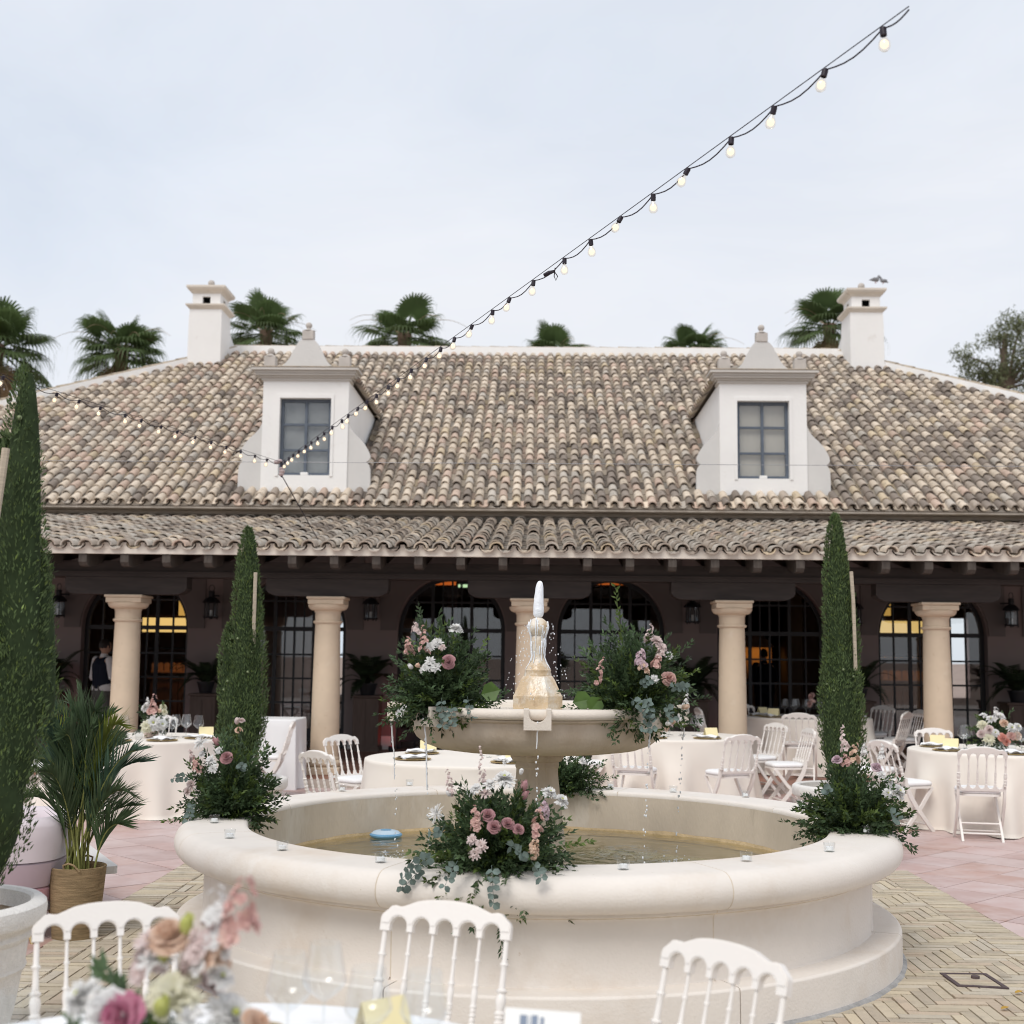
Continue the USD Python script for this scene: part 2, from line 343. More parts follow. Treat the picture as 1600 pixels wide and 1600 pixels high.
for k, x in enumerate(COLS):
    c = make_column(house); place(UsdGeom.Xformable(c), (0, 0, 0)) if False else None
    UsdGeom.Xformable(c).ClearXformOpOrder(); UsdGeom.Xformable(c).AddTranslateOp(opSuffix='pos').Set(Gf.Vec3d(x, YC + 0.25, 0))
    w = 0.81
    pr = sg.Polygon([(-w, 2.645), (-w, 2.50), (-w + 0.03, 2.46), (-w + 0.10, 2.425), (-w + 0.16, 2.418), (w - 0.16, 2.418), (w - 0.10, 2.425), (w - 0.03, 2.46), (w, 2.50), (w, 2.645)])
    B().prism(pr, 0.26, (x, YC + 0.10, 0)).out(house, 'corbel_bracket', M_wood, 20)
B().box((-12, YC + 0.08, 2.648), (12, YC + 0.42, 2.86)).out(house, 'porch_beam', M_wood, 20)
B().box((-12, YC + 0.05, 2.70), (12, YC + 0.08, 2.72)).out(house, 'beam_moulding', M_wood, 20)
for k in range(-20, 21):
    x = 0.08 + 0.537 * k
    if abs(x) > 10.5: continue
    y0, y1 = 16.2, WALL_Y
    q = sg.Polygon([(y0, zroof1(y0) - 0.06), (y0, zroof1(y0) - 0.19), (y0 + 0.05, zroof1(y0) - 0.235), (y0 + 0.16, zroof1(y0) - 0.245), (y1, zroof1(y1) - 0.21), (y1, zroof1(y1) - 0.06)])
    B().prism(q, 0.105, (x - 0.052, 0, 0), X=(0, 1, 0), Y=(0, 0, 1), Z=(1, 0, 0)).out(house, 'rafter', M_wood_end if abs(x) < 9 else M_wood, 20)
q = sg.Polygon([(16.19, zroof1(16.19) - 0.055), (WALL_Y, zroof1(WALL_Y) - 0.055), (WALL_Y, zroof1(WALL_Y) - 0.015), (16.19, zroof1(16.19) - 0.015)])
B().prism(q, 24, (-12, 0, 0), X=(0, 1, 0), Y=(0, 0, 1), Z=(1, 0, 0)).out(house, 'porch_boarding', M_wood, 20)

# main roof slabs (under the tiles), ridge and hips
hx = 7.0
T = B()
ez = -0.05
e = EAVE2[0]
dx = RIDGE[0] - e
T.raw([(CX - hx - dx, e, EAVE2[1] + ez), (CX + hx + dx, e, EAVE2[1] + ez), (CX + hx, RIDGE[0], RIDGE[1] + ez), (CX - hx, RIDGE[0], RIDGE[1] + ez)], [[0, 1, 2, 3]])
yb = 2 * RIDGE[0] - e
T.raw([(CX - hx - dx, yb, EAVE2[1] + ez), (CX + hx + dx, yb, EAVE2[1] + ez), (CX + hx, RIDGE[0], RIDGE[1] + ez), (CX - hx, RIDGE[0], RIDGE[1] + ez)], [[1, 0, 3, 2]])
T.raw([(CX - hx - dx, e, EAVE2[1] + ez), (CX - hx - dx, yb, EAVE2[1] + ez), (CX - hx, RIDGE[0], RIDGE[1] + ez)], [[0, 2, 1]])
T.raw([(CX + hx + dx, e, EAVE2[1] + ez), (CX + hx + dx, yb, EAVE2[1] + ez), (CX + hx, RIDGE[0], RIDGE[1] + ez)], [[0, 1, 2]])
roof2 = thing('main_roof', None, None, parent=house)
M_roofbed = MAT('roof_bed', (0.17, 0.14, 0.115), 0.95, 0.05, 0.3, 9)
T.out(roof2, 'roof_bed', M_roofbed, 20)
def ridge_band(a, b):
    a, b = np.asarray(a, float), np.asarray(b, float); A, Bv, D = frame(b - a)
    m = B(); L = np.linalg.norm(b - a)
    sec = sg.Polygon([(-0.17, -0.12), (0.17, -0.12), (0.15, 0.10), (-0.15, 0.10)])
    m.prism(sec, L, a, X=A, Y=Bv, Z=D); m.out(roof2, 'ridge_mortar', M_white, 20)
    n = int(L / 0.42)
    for i in range(n):
        o = a + D * (i * L / n) + A * random.uniform(-0.01, 0.01)
        t = np.linspace(0, PI, 7); k = B(); w0, w1 = 0.115, 0.10
        V = [o + A * w * math.cos(q) + Bv * (0.085 + h * math.sin(q) * 0.75 * w / 0.115) + D * s for s, w, h in ((0, w0, 0.09), (L / n + 0.03, w1, 0.075)) for q in t]
        k.raw(V, [[j, j + 1, j + 8, j + 7] for j in range(6)]); k.raw([V[j] for j in range(7)], [[0, j + 1, j] for j in range(1, 6)])
        k.out(roof2, 'ridge_tile', M_ridge, 50)
M_ridge = MAT('ridge_tile', (0.40, 0.33, 0.25), 0.9, 0.1, 0.3, 6, 0.5, 60, stain=[((0.2, 0.18, 0.15), 9, 0.5, 0.7)])
rz = RIDGE[1] + 0.02
ridge_band((CX - hx - 0.1, RIDGE[0], rz), (CX + hx + 0.1, RIDGE[0], rz))
for s in (-1, 1):
    ridge_band((CX + s * (hx + dx * 0.62), RIDGE[0] - dx * 0.62, zroof2(RIDGE[0] - dx * 0.62) + 0.02), (CX + s * hx, RIDGE[0], rz))

# ---- tiles
def arc(w, h, k=7): 
    t = np.linspace(0, PI, k); return np.c_[w * np.cos(t), h * np.sin(t)]
def tile_template(length, w0, w1, h0, h1, lift):
    """a cover tile: lower end at s = 0; returns vertices (across, along, normal) and faces"""
    o0, o1 = arc(w0, h0), arc(w1, h1); i0 = arc(w0 - 0.017, h0 - 0.017)
    V, F = [], []
    def add(p, s, n): 
        k = len(V); V.extend([(a, s, b + n) for a, b in p]); return k
    a = add(o0, 0, lift); b = add(o1, length, 0)
    F += [[a + j, b + j, b + j + 1, a + j + 1] for j in range(6)]
    a = add(o0, 0, lift); b = add(i0, 0, lift); F += [[a + j, a + j + 1, b + j + 1, b + j] for j in range(6)]
    a = add(i0, 0, lift); b = add(arc(w0 - 0.03, h0 - 0.03), 0.16, lift * 0.6); F += [[a + j, a + j + 1, b + j + 1, b + j] for j in range(6)]
    return np.array(V), np.array(F)
def channel_template(length, w, h):
    t = np.linspace(PI, 2 * PI, 6); p = np.c_[w * np.cos(t), h * np.sin(t)]
    V, F = [], []
    def add(p, s, n): 
        k = len(V); V.extend([(a, s, b + n) for a, b in p]); return k
    a = add(p, 0, 0.018); b = add(p * 0.93, length, 0.0); F += [[a + j, a + j + 1, b + j + 1, b + j] for j in range(5)]
    q = p + [0, -0.016]; a = add(p, 0, 0.018); b = add(q, 0, 0.018); F += [[a + j, b + j, b + j + 1, a + j + 1] for j in range(5)]
    return np.array(V), np.array(F)
PAL = np.array([(0.62, 0.525, 0.42), (0.56, 0.47, 0.37), (0.52, 0.395, 0.315), (0.40, 0.335, 0.275), (0.255, 0.212, 0.178), (0.54, 0.44, 0.31), (0.47, 0.42, 0.36)])
def tone(x, s, smax, porch):
    g = np.clip((x + 8) / 16, 0, 1)                                      # the right half has weathered darker
    if porch: w = np.array([0.15, 0.3, 0.05, 1.3, 0.35, 0.12, 1.3])
    else:
        low = 1 - s / smax
        w = np.array([1.35 - 0.75 * g, 1.0, 0.75 - 0.45 * g, 0.35 + 0.7 * g, 0.12 + 0.6 * g * (0.5 + low) + 0.25 * low, 0.15 + 0.1 * g, 0.25 + 0.4 * low])
    return PAL[rng.choice(7, p=w / w.sum())] * rng.uniform(0.85, 1.12)
def lay_tiles(parent, O, U, Sd, us, pitch_s, smax, keep, cover, chan, single, porch=False, du=0.1):
    N = np.cross(U, Sd); cv, cf = cover; hv, hf = chan
    rest, bed = B(), B(); made = 0; M = np.array([U, Sd, N])
    nrow = int(smax / pitch_s)
    for j in range(nrow):
        for u in us:
            s = j * pitch_s + rng.normal(0, 0.008)
            p = O + U * u + Sd * (s + 0.12)
            if keep(p):
                a = rng.normal(0, 0.014); R = np.array([[math.cos(a), math.sin(a), 0], [-math.sin(a), math.cos(a), 0], [0, 0, 1]])
                v = ((cv * [rng.uniform(0.94, 1.05), 1, rng.uniform(0.92, 1.06)]) @ R + [u + rng.normal(0, 0.006), s, rng.normal(0, 0.004)]) @ M + O
                col = tone(p[0], s, smax, porch)
                if single(j, p) and made < 150:
                    B().raw(v, cf, col).out(parent, 'tile', M_tile, True); made += 1
                else: rest.raw(v, cf, col)
            p = O + U * (u + du) + Sd * (s + 0.12)
            if keep(p):
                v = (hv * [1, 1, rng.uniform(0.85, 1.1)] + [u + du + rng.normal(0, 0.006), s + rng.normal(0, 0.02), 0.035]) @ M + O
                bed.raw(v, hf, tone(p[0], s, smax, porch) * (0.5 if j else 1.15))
    rest.out(parent, 'cover_tiles', M_tile, True, kind='stuff')
    bed.out(parent, 'channel_tiles', M_tile, True, kind='stuff')

DORM = [CX - 3.885, CX + 3.90]
DH, DY = 0.735, 21.45
CHIM = [(-7.66, -1), (7.36, 1)]
def keep_main(p):
    x, y = p[0] - CX, p[1]
    if abs(x) > hx + (RIDGE[0] - y) - 0.1 or abs(p[0]) > 11.2 or y > RIDGE[0] - 0.16: return False
    if any(abs(p[0] - d) < DH + 0.05 and DY - 0.12 < y < 24.9 for d in DORM): return False
    if any(abs(p[0] - d) < DH + 0.43 and DY - 0.10 < y < DY + 0.16 for d in DORM): return False
    return True
n2 = np.array([0, math.cos(math.atan(S2)), math.sin(math.atan(S2))])
us = np.arange(-11.2, 11.2, 0.204)
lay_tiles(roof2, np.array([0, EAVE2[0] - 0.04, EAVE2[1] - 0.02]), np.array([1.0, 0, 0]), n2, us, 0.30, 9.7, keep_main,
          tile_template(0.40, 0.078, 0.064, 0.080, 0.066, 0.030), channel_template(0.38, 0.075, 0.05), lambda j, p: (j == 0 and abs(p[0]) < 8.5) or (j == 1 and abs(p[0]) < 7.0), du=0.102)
roof1 = thing('porch_roof', None, None, parent=house)
n1 = np.array([0, math.cos(math.atan(S1)), math.sin(math.atan(S1))])
us1 = np.arange(-9.4, 9.4, 0.237) + 0.08
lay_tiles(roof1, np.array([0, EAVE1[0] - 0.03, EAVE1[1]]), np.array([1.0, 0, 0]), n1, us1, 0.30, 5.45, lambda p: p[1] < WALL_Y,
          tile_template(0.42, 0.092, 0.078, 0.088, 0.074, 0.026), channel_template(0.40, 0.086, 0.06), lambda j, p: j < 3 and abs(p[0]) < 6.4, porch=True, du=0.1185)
# plaster that closes the tile ends along both eaves
for (O, us_, w, h, nm, zz) in ((np.array([0, EAVE1[0] + 0.03, EAVE1[1]]), us1, 0.040, 0.070, 'eaves_mortar', -0.075), (np.array([0, EAVE2[0] + 0.02, EAVE2[1] - 0.02]), us, 0.036, 0.062, 'eaves_mortar', -0.06)):
    hw = (us_[1] - us_[0]) / 2
    xs = us_[np.abs(us_) < 10.5]
    ps = [sg.box(xs[0] - hw, zz, xs[-1] + hw, -0.012)]
    for x in xs: ps.append(sg.Polygon([(x - hw * 0.75, -0.02), (x - w, 0.012), (x - w * 0.55, h * 0.55), (x - w * 0.75, h), (x + w * 0.75, h), (x + w * 0.55, h * 0.55), (x + w, 0.012), (x + hw * 0.75, -0.02)]))
    B().prism(unary_union(ps), 0.07, O).out(house, nm, M_cream, 20)

# ---- dormers
def dz(y): return ony(487, y, DY)[2] - 0.0
PXM = DY / CAM_F
def make_dormer(x, window_mat, n):
    d = thing('dormer', None, None, parent=house)
    z0, zc = dz(772), dz(594)
    wx, wz0, wz1 = 41 * PXM, dz(742.5), dz(622)
    face = sg.box(-DH, z0 - 0.15, DH, zc).difference(sg.box(-wx, wz0, wx, wz1))
    B().prism(face, 0.16, (x, DY, 0)).out(d, 'front_wall', M_white, 20)
    for s in (-1, 1): B().box((x + s * DH - (0.16 if s > 0 else 0), DY + 0.161, 4.2), (x + s * DH + (0 if s > 0 else 0.16), 25.2, zc)).out(d, 'cheek_wall', M_white, 20)
    tr = sg.box(-wx - 0.05, wz0 - 0.02, wx + 0.05, wz1 + 0.06).difference(sg.box(-wx, wz0 - 0.03, wx, wz1))
    B().prism(tr, 0.018, (x, DY - 0.018, 0)).out(d, 'window_trim', M_white, 20)
    fr = B(); t = 0.055
    fr.prism(sg.box(-wx, wz0, wx, wz1).difference(sg.box(-wx + t, wz0 + t, wx - t, wz1 - t)), 0.05, (x, DY + 0.10, 0))
    fr.box((x - t * 0.42, DY + 0.098, wz0 + t), (x + t * 0.42, DY + 0.145, wz1 - t))
    hgt = (wz1 - wz0)
    for q in (1, 2): fr.box((x - wx + t, DY + 0.102, wz0 + hgt * q / 3 - 0.02), (x + wx - t, DY + 0.142, wz0 + hgt * q / 3 + 0.02))
    fr.out(d, 'window_frame', M_slate, 20)
    for a in range(2):
        for b in range(3):
            xa = x - wx + t + a * (wx - t); xb = xa + wx - t
            za = wz0 + hgt * b / 3; zb = za + hgt / 3
            B().box((xa + 0.005, DY + 0.122, za + 0.005), (xb - 0.005, DY + 0.126, zb - 0.005)).out(d, 'pane', M_pane, 20)
    B().box((x - wx, DY + 0.18, wz0 - 0.02), (x + wx, DY + 0.20, wz1)).out(d, 'blind', window_mat, 20)
    B().box((x - 0.065, DY + 0.02, wz0 + 0.002), (x + 0.065, DY + 0.09, wz0 + 0.055), bevel=0.01).out(d, 'sill_block', M_white, 20)
    # scrolled side wings
    wing = [(0, 772), (0, 652), (2, 662), (6, 670), (13, 678), (20, 684), (27, 692), (32, 700), (36, 708), (37, 714), (34, 719), (31, 720), (35, 725), (37, 732), (37.5, 745), (37.5, 772)]
    for s in (-1, 1):
        B().prism([(s * (DH - 0.01 + a * PXM), dz(b) - (0.15 if b == 772 else 0)) for a, b in wing], 0.11, (x, DY + 0.03, 0)).out(d, 'scroll_wing', M_grey_plaster, 20)
    # cornice
    steps = [(0.735, zc, 6), (0.78, dz(590), 8), (0.80, dz(587), 11), (0.86, dz(583), 12), (0.875, dz(580.5), 15), (0.905, dz(578), 17)]
    cs = B(); zz = [dz(v) for v in (595, 591, 588, 585, 581, 577)]
    for (hw, off), za, zb in zip(((DH + 0.03, 0.03), (DH + 0.06, 0.06), (DH + 0.11, 0.11), (DH + 0.13, 0.13), (DH + 0.18, 0.18)), zz[:-1], zz[1:]):
        cs.box((x - hw, DY - off, za), (x + hw, DY + 0.35 - off * 0.1, zb - 0.001))
    cs.out(d, 'cornice', MAT(f'cornice_plaster_{n}', (0.55, 0.52, 0.48), 0.85, 0.15, 0.05, 2), 20)
    B().box((x - DH - 0.19, DY - 0.19, zz[-1]), (x + DH + 0.19, DY + 0.33, zz[-1] + 0.014)).out(d, 'capping_tile', M_ridge, 20)
    bell = [(49, 576), (44, 574), (38, 570), (33, 565), (28.5, 559), (25.5, 553), (23, 547.5), (22, 546), (20.5, 545), (19, 541), (16.5, 536.5), (13, 532.5), (9, 529.6)]
    P = [(a * PXM, dz(b)) for a, b in bell] + [(-a * PXM, dz(b)) for a, b in bell[::-1]]
    B().prism(P, 0.16, (x, DY + 0.02, 0)).out(d, 'pediment', M_grey_plaster, 20)
    def finial(fx, yb, ytop, hw):
        f = B(); h = hw * PXM
        f.box((fx - h, DY + 0.10 - h, dz(yb)), (fx + h, DY + 0.10 + h, dz(ytop + 9)), bevel=0.01)
        f.lathe([(0, dz(ytop + 9) - 0.01), (h * 1.15, dz(ytop + 9)), (h * 0.7, dz(ytop + 7)), (h * 0.36, dz(ytop + 5.5)), (h * 0.36, dz(ytop + 3))], 20, at=(fx, DY + 0.10, 0))
        f.ball((fx, DY + 0.10, dz(ytop)), 5.3 * PXM, 3); f.out(d, 'finial', M_finial, 35)
    finial(x, 530, 506.5, 9.0)
    for s in (-1, 1): finial(x + s * 60 * PXM, 577, 547, 9.2)
    # little tiled roof behind the pediment
    rp = B()
    er = zc + 0.02; rg = er + 0.5
    for s in (-1, 1):
        rp.raw([(x + s * (DH + 0.06), DY + 0.12, er), (x + s * (DH + 0.06), 25.3, er), (x, 26.3, rg), (x, DY + 0.12, rg)], [[0, 1, 2, 3]])
    rp.out(d, 'roof_bed', M_roofbed, 20)
    sl = math.atan2(0.5, DH + 0.06); tl = B(); cvx, cfx = tile_template(0.34, 0.078, 0.066, 0.07, 0.06, 0.02)
    for s in (-1, 1):
        Sx = np.array([-s * math.cos(sl), 0, math.sin(sl)]); Ux = np.array([0, -s * 1.0, 0]); Nx = np.cross(Ux, Sx)
        if Nx[2] < 0: Ux = -Ux; Nx = np.cross(Ux, Sx)
        for y in np.arange(DY + 0.28, 25.2, 0.2):
            for r_ in range(3):
                v = cvx @ np.array([Ux, Sx, Nx]) + np.array([x + s * (DH + 0.12), y, er - 0.01]) + Sx * r_ * 0.29
                tl.raw(v, cfx, tone(x, 4, 9, False) * 0.8)
    tl.out(d, 'roof_tiles', M_tile, True, kind='stuff')
M_finial = MAT('finial_stone', (0.50, 0.46, 0.42), 0.9, 0.1, 0.12, 6, 0.4, 50)
make_dormer(DORM[0], M_shutter, 1); make_dormer(DORM[1], M_blind, 2)

# ---- chimneys
def loft(m, secs, cx, cy):
    V = [(cx + sx * hx_, cy + sy * hy_, z) for hx_, hy_, z in secs for sx, sy in ((-1, -1), (1, -1), (1, 1), (-1, 1))]
    F = [[i * 4 + k, i * 4 + (k + 1) % 4, i * 4 + 4 + (k + 1) % 4, i * 4 + 4 + k] for i in range(len(secs) - 1) for k in range(4)]
    n = len(secs) - 1; F.append([n * 4, n * 4 + 1, n * 4 + 2, n * 4 + 3]); F.append([3, 2, 1, 0]); m.raw(V, F)
CY = 28.4
def cz(y): return ony(320, y, CY)[2]
for x, s in CHIM:
    c = thing('chimney', None, None, parent=house)
    hw, hd, yc = 0.365, 0.42, CY + 0.42
    m = B(); loft(m, [(hw + 0.012, hd + 0.012, 7.6), (hw + 0.012, hd + 0.012, cz(505)), (hw, hd, cz(483))], x, yc); m.out(c, 'shaft', M_white, 20)
    m = B(); loft(m, [(hw, hd, cz(483.2)), (hw + 0.03, hd + 0.03, cz(481)), (hw + 0.08, hd + 0.08, cz(478)), (hw + 0.085, hd + 0.085, cz(475.5)), (hw - 0.03, hd - 0.03, cz(474))], x, yc); m.out(c, 'moulding', M_cream, 20)
    fw_, fd = hw - 0.045, hd - 0.045; m = B(); za, zb = cz(475), cz(457)
    hz0, hz1 = cz(474), cz(462.5)
    for a in (-1, 1):
        m.prism(sg.box(-fw_, za, fw_, zb).difference(sg.box(-0.09, hz0, 0.09, hz1)), 0.08, (x, yc - fd if a < 0 else yc + fd - 0.08, 0))
        m.prism(sg.box(-fd + 0.081, za, fd - 0.081, zb).difference(sg.box(-0.1, hz0, 0.1, hz1)), 0.08, (x - fw_ if a < 0 else x + fw_ - 0.08, yc, 0), X=(0, 1, 0), Y=(0, 0, 1), Z=(1, 0, 0))
    m.out(c, 'flue_head', M_white, 20)
    B().box((x - 0.14, yc - 0.14, za), (x + 0.14, yc + 0.14, zb)).out(c, 'flue_liner', M_dark_void, 20)
    m = B(); loft(m, [(fw_, fd, cz(458)), (fw_ + 0.03, fd + 0.03, cz(455)), (fw_ + 0.10, fd + 0.10, cz(452)), (fw_ + 0.125, fd + 0.125, cz(449.5)), (fw_ + 0.125, fd + 0.125, cz(446.5)), (0.22, 0.24, cz(444.5)), (0.10, 0.11, cz(442)), (0.06, 0.06, cz(440)), (0.05, 0.05, cz(437))], x, yc); m.out(c, 'cap', M_cream, 20)
    B().ball((x, yc, cz(434.5)), 0.078, 3).out(c, 'finial_ball', M_finial, True)
    pr = [(yc + hd - 0.02, 7.8), (yc + hd + 1.25, 7.8), (yc + hd + 1.25, cz(545)), (yc + hd + 1.22, cz(538)), (yc + hd + 1.05, cz(530)), (yc + hd + 0.98, cz(522)), (yc + hd + 0.6, cz(514)), (yc + hd + 0.34, cz(505)), (yc + hd + 0.1, cz(498)), (yc + hd - 0.02, cz(492))]
    B().prism(pr, 0.62, (x - 0.31, 0, 0), X=(0, 1, 0), Y=(0, 0, 1), Z=(1, 0, 0)).out(c, 'stepped_base', M_white, 20)
# ---------------------------------------------------------------- ground
M_ground = MAT('ground_soil', (0.32, 0.24, 0.20), 0.95, 0.05, 0.2, 0.4)
g = B(); g.raw([(-900, -900, -0.03), (900, -900, -0.03), (900, 900, -0.03), (-900, 900, -0.03)], [[0, 1, 2, 3]]); g.out(None, 'ground', M_ground, False, kind='structure')
M_grout = MAT('tile_grout', (0.60, 0.52, 0.47), 0.95, 0.05, 0.12, 4, 0.2, 80)
terrace = thing('tiled_terrace', None, None, kind='structure')
B().box((-17, -6, -0.025), (17, 16.2, -0.004)).out(terrace, 'grout_bed', M_grout, 20)
porch_floor = B(); porch_floor.box((-17, 16.2, -0.02), (17, 38.2, 0.10)); porch_floor.out(None, 'porch_floor', MAT('porch_tile', (0.33, 0.17, 0.125), 0.6, 0.3, 0.15, 2.0), 20, kind='structure')
kb = B(); kb.box((-17, 16.12, -0.004), (17, 16.198, 0.106)); kb.out(None, 'porch_kerb', MAT('kerb_stone', (0.42, 0.36, 0.31), 0.9, 0.1, 0.15, 4, 0.4, 40), 20, kind='structure')
# terracotta tiles laid diagonally
M_terra = MAT('terracotta_tile', (1, 1, 1), 0.55, 0.35, 0.14, 3.0, 0.12, 25, tint=True, stretch=(1, 1, 1), stain=[((0.58, 0.48, 0.46), 2.2, 0.42, 0.75)])
BX0, BX1, BY1 = -2.77, 2.925, 10.38
TS = 0.43
cells, q45 = [], math.sqrt(0.5)
for i in range(-20, 60):
    for j in range(-45, 45):
        u, v = (i + 0.35) * TS, (j + 0.5) * TS
        x, y = (u - v) * q45, (u + v) * q45
        if abs(x) > 10.5 or y < -0.5 or y > 16.6: continue
        cells.append((x, y))
def in_view(x, y): return abs(x) < 0.42 * y + 0.6
brick_zone = sg.box(BX0, -3, BX1, BY1)
slab = sg.box(-17, -6, 17, 16.12)
cells.sort(key=lambda c: c[1] + 0.15 * abs(c[0]))
stuff, made = B(), 0
TC = [(0.50, 0.355, 0.325), (0.47, 0.325, 0.295), (0.52, 0.39, 0.36), (0.48, 0.35, 0.325), (0.46, 0.30, 0.255)]
for x, y in cells:
    h = TS / 2 - 0.0035
    sq = affinity.rotate(sg.box(x - h, y - h, x + h, y + h), 45).intersection(slab).difference(brick_zone)
    if sq.is_empty or sq.area < 0.002: continue
    m = B(); dz_ = rng.uniform(-0.0015, 0.0015)
    for gpoly in getattr(sq, 'geoms', [sq]): m.prism(gpoly, 0.012, (0, 0, -0.006 + dz_), X=(1, 0, 0), Y=(0, 1, 0), Z=(0, 0, 1))
    v, f = m.arrays(); col = np.array(TC[rng.integers(5)]) * rng.uniform(0.92, 1.08)
    vis = in_view(x, y) and y > 5 and not (math.hypot(x, y - 7.8) < 2.0)
    if vis and made < 300: B().raw(v, f, col).out(terrace, 'paving_tile', M_terra, False); made += 1
    else: stuff.raw(v, f, col)
stuff.out(terrace, 'paving_tiles', M_terra, False, kind='stuff')
# bricks on edge in herringbone round the fountain, with a header course along the edge
M_brick = MAT('paving_brick', (1, 1, 1), 0.9, 0.1, 0.14, 14.0, 0.5, 90, tint=True, stain=[((0.30, 0.27, 0.22), 5.0, 0.55, 0.8), ((0.56, 0.50, 0.40), 9, 0.6, 0.8)])
brick_path = thing('brick_paving', None, None, kind='structure')
B().box((BX0 + 0.002, -3, -0.03), (BX1 - 0.002, BY1 - 0.002, -0.003)).out(brick_path, 'sand_joint', MAT('sand_joint', (0.30, 0.26, 0.205), 0.95, 0.05, 0.25, 20), 20)
BL, BW = 0.25, 0.0625
inner_zone = sg.box(BX0 + 0.262, -3, BX1 - 0.262, BY1 - 0.262)
pieces = []
n_ = 4
for i in range(-70, 150):
    for j in range(-70, 150):
        # classic 90 degree herringbone on a grid of BW: k = (i - j) mod 2n says how the cell starts a brick
        k = (i - j) % (2 * n_)
        if k == 0: b = sg.box(i * BW, j * BW, (i + n_) * BW, (j + 1) * BW)
        elif k == n_ + 3: b = sg.box(i * BW, j * BW, (i + 1) * BW, (j + n_) * BW)
        else: continue
        b = affinity.translate(b, -3.0, 2.0)
        cx_, cy_ = b.centroid.coords[0]
        if not (BX0 - 0.3 < cx_ < BX1 + 0.3 and 2.5 < cy_ < BY1 + 0.3): continue
        if math.hypot(cx_, cy_ - 7.8) < 1.9: continue
        pieces.append((cx_, cy_, b.buffer(-0.0042, join_style=2).intersection(inner_zone)))
for y in np.arange(2.6, BY1, 0.0635):
    for xa in (BX0 + 0.002, BX1 - 0.254): pieces.append((xa + 0.125, y, sg.box(xa, y + 0.005, xa + 0.252, y + 0.0585)))
for x in np.arange(BX0 + 0.27, BX1 - 0.3, 0.0635): pieces.append((x, BY1 - 0.12, sg.box(x + 0.005, BY1 - 0.254, x + 0.0585, BY1 - 0.003)))
pieces = [p for p in pieces if not p[2].is_empty and p[2].area > 0.0008]
BC = [(0.50, 0.43, 0.325), (0.47, 0.40, 0.30), (0.51, 0.435, 0.32), (0.485, 0.395, 0.30), (0.45, 0.385, 0.30), (0.51, 0.45, 0.36)]
def brick_vis(x, y):
    if not (abs(x) < 0.4 * y): return False
    if math.hypot(x, y - 7.8) < 2.08: return False
    return x > 1.5 or (x < -1.3 and y > 4.5)
pieces.sort(key=lambda p: (not brick_vis(p[0], p[1]), p[1]))
stuff = B()
for k, (x, y, b) in enumerate(pieces):
    m = B(); h = rng.uniform(-0.003, 0.003)
    for gpoly in getattr(b, 'geoms', [b]):
        if gpoly.geom_type == 'Polygon': m.prism(gpoly, 0.012, (0, 0, -0.006 + h), X=(1, 0, 0), Y=(0, 1, 0), Z=(0, 0, 1))
    if not m.v: continue
    v, f = m.arrays(); v = v + np.outer(np.where(v[:, 2] > 0, 1, 0), [0, 0, 1]) * (rng.normal(0, 0.08) * (v[:, 0] - x) + rng.normal(0, 0.04) * (v[:, 1] - y))[:, None] * 0.12
    col = np.array(BC[rng.integers(6)]) * rng.uniform(0.92, 1.08)
    if k < 300: B().raw(v, f, col).out(brick_path, 'brick', M_brick, False)
    else: stuff.raw(v, f, col)
stuff.out(brick_path, 'bricks', M_brick, False, kind='stuff')
# ---------------------------------------------------------------- fountain
FX, FY = 0.0, 7.80
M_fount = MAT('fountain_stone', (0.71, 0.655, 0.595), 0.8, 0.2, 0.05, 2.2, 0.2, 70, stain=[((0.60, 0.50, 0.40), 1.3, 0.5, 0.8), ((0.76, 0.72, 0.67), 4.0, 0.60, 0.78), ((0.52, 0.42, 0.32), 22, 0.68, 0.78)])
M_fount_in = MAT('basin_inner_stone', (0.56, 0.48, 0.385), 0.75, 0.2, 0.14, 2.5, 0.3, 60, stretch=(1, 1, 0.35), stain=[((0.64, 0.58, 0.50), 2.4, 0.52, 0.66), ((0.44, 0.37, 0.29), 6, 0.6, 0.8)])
M_mortar = MAT('joint_mortar', (0.60, 0.52, 0.42), 0.95, 0.05, 0.2, 8)
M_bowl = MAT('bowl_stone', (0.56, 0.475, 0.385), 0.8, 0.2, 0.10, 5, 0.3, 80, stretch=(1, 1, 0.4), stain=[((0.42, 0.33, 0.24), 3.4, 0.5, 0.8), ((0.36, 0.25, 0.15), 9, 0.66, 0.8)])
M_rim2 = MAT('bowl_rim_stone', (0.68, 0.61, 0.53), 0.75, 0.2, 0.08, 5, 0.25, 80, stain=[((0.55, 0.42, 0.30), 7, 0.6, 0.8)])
M_wet = MAT('wet_stone', (0.60, 0.44, 0.27), 0.25, 0.6, 0.2, 9, 0.4, 50, stain=[((0.72, 0.65, 0.55), 7, 0.46, 0.62), ((0.36, 0.22, 0.12), 8, 0.60, 0.74)])
M_lime = MAT('lime_crust', (0.60, 0.46, 0.28), 0.9, 0.1, 0.2, 10, 0.5, 60)
M_foam = MAT('white_water', (0.86, 0.89, 0.93), 0.35, 0.5, 0.08, 30, 0.5, 120, sss=0.0)
M_drop = usdkit.material(stage, '/World/Looks/water_drops', {'p': ('principled_bsdf', {'base_color': (0.93, 0.95, 0.97), 'roughness': 0.1, 'transmission_weight': 0.35, 'ior': 1.33})}, [], surface='p.BSDF')

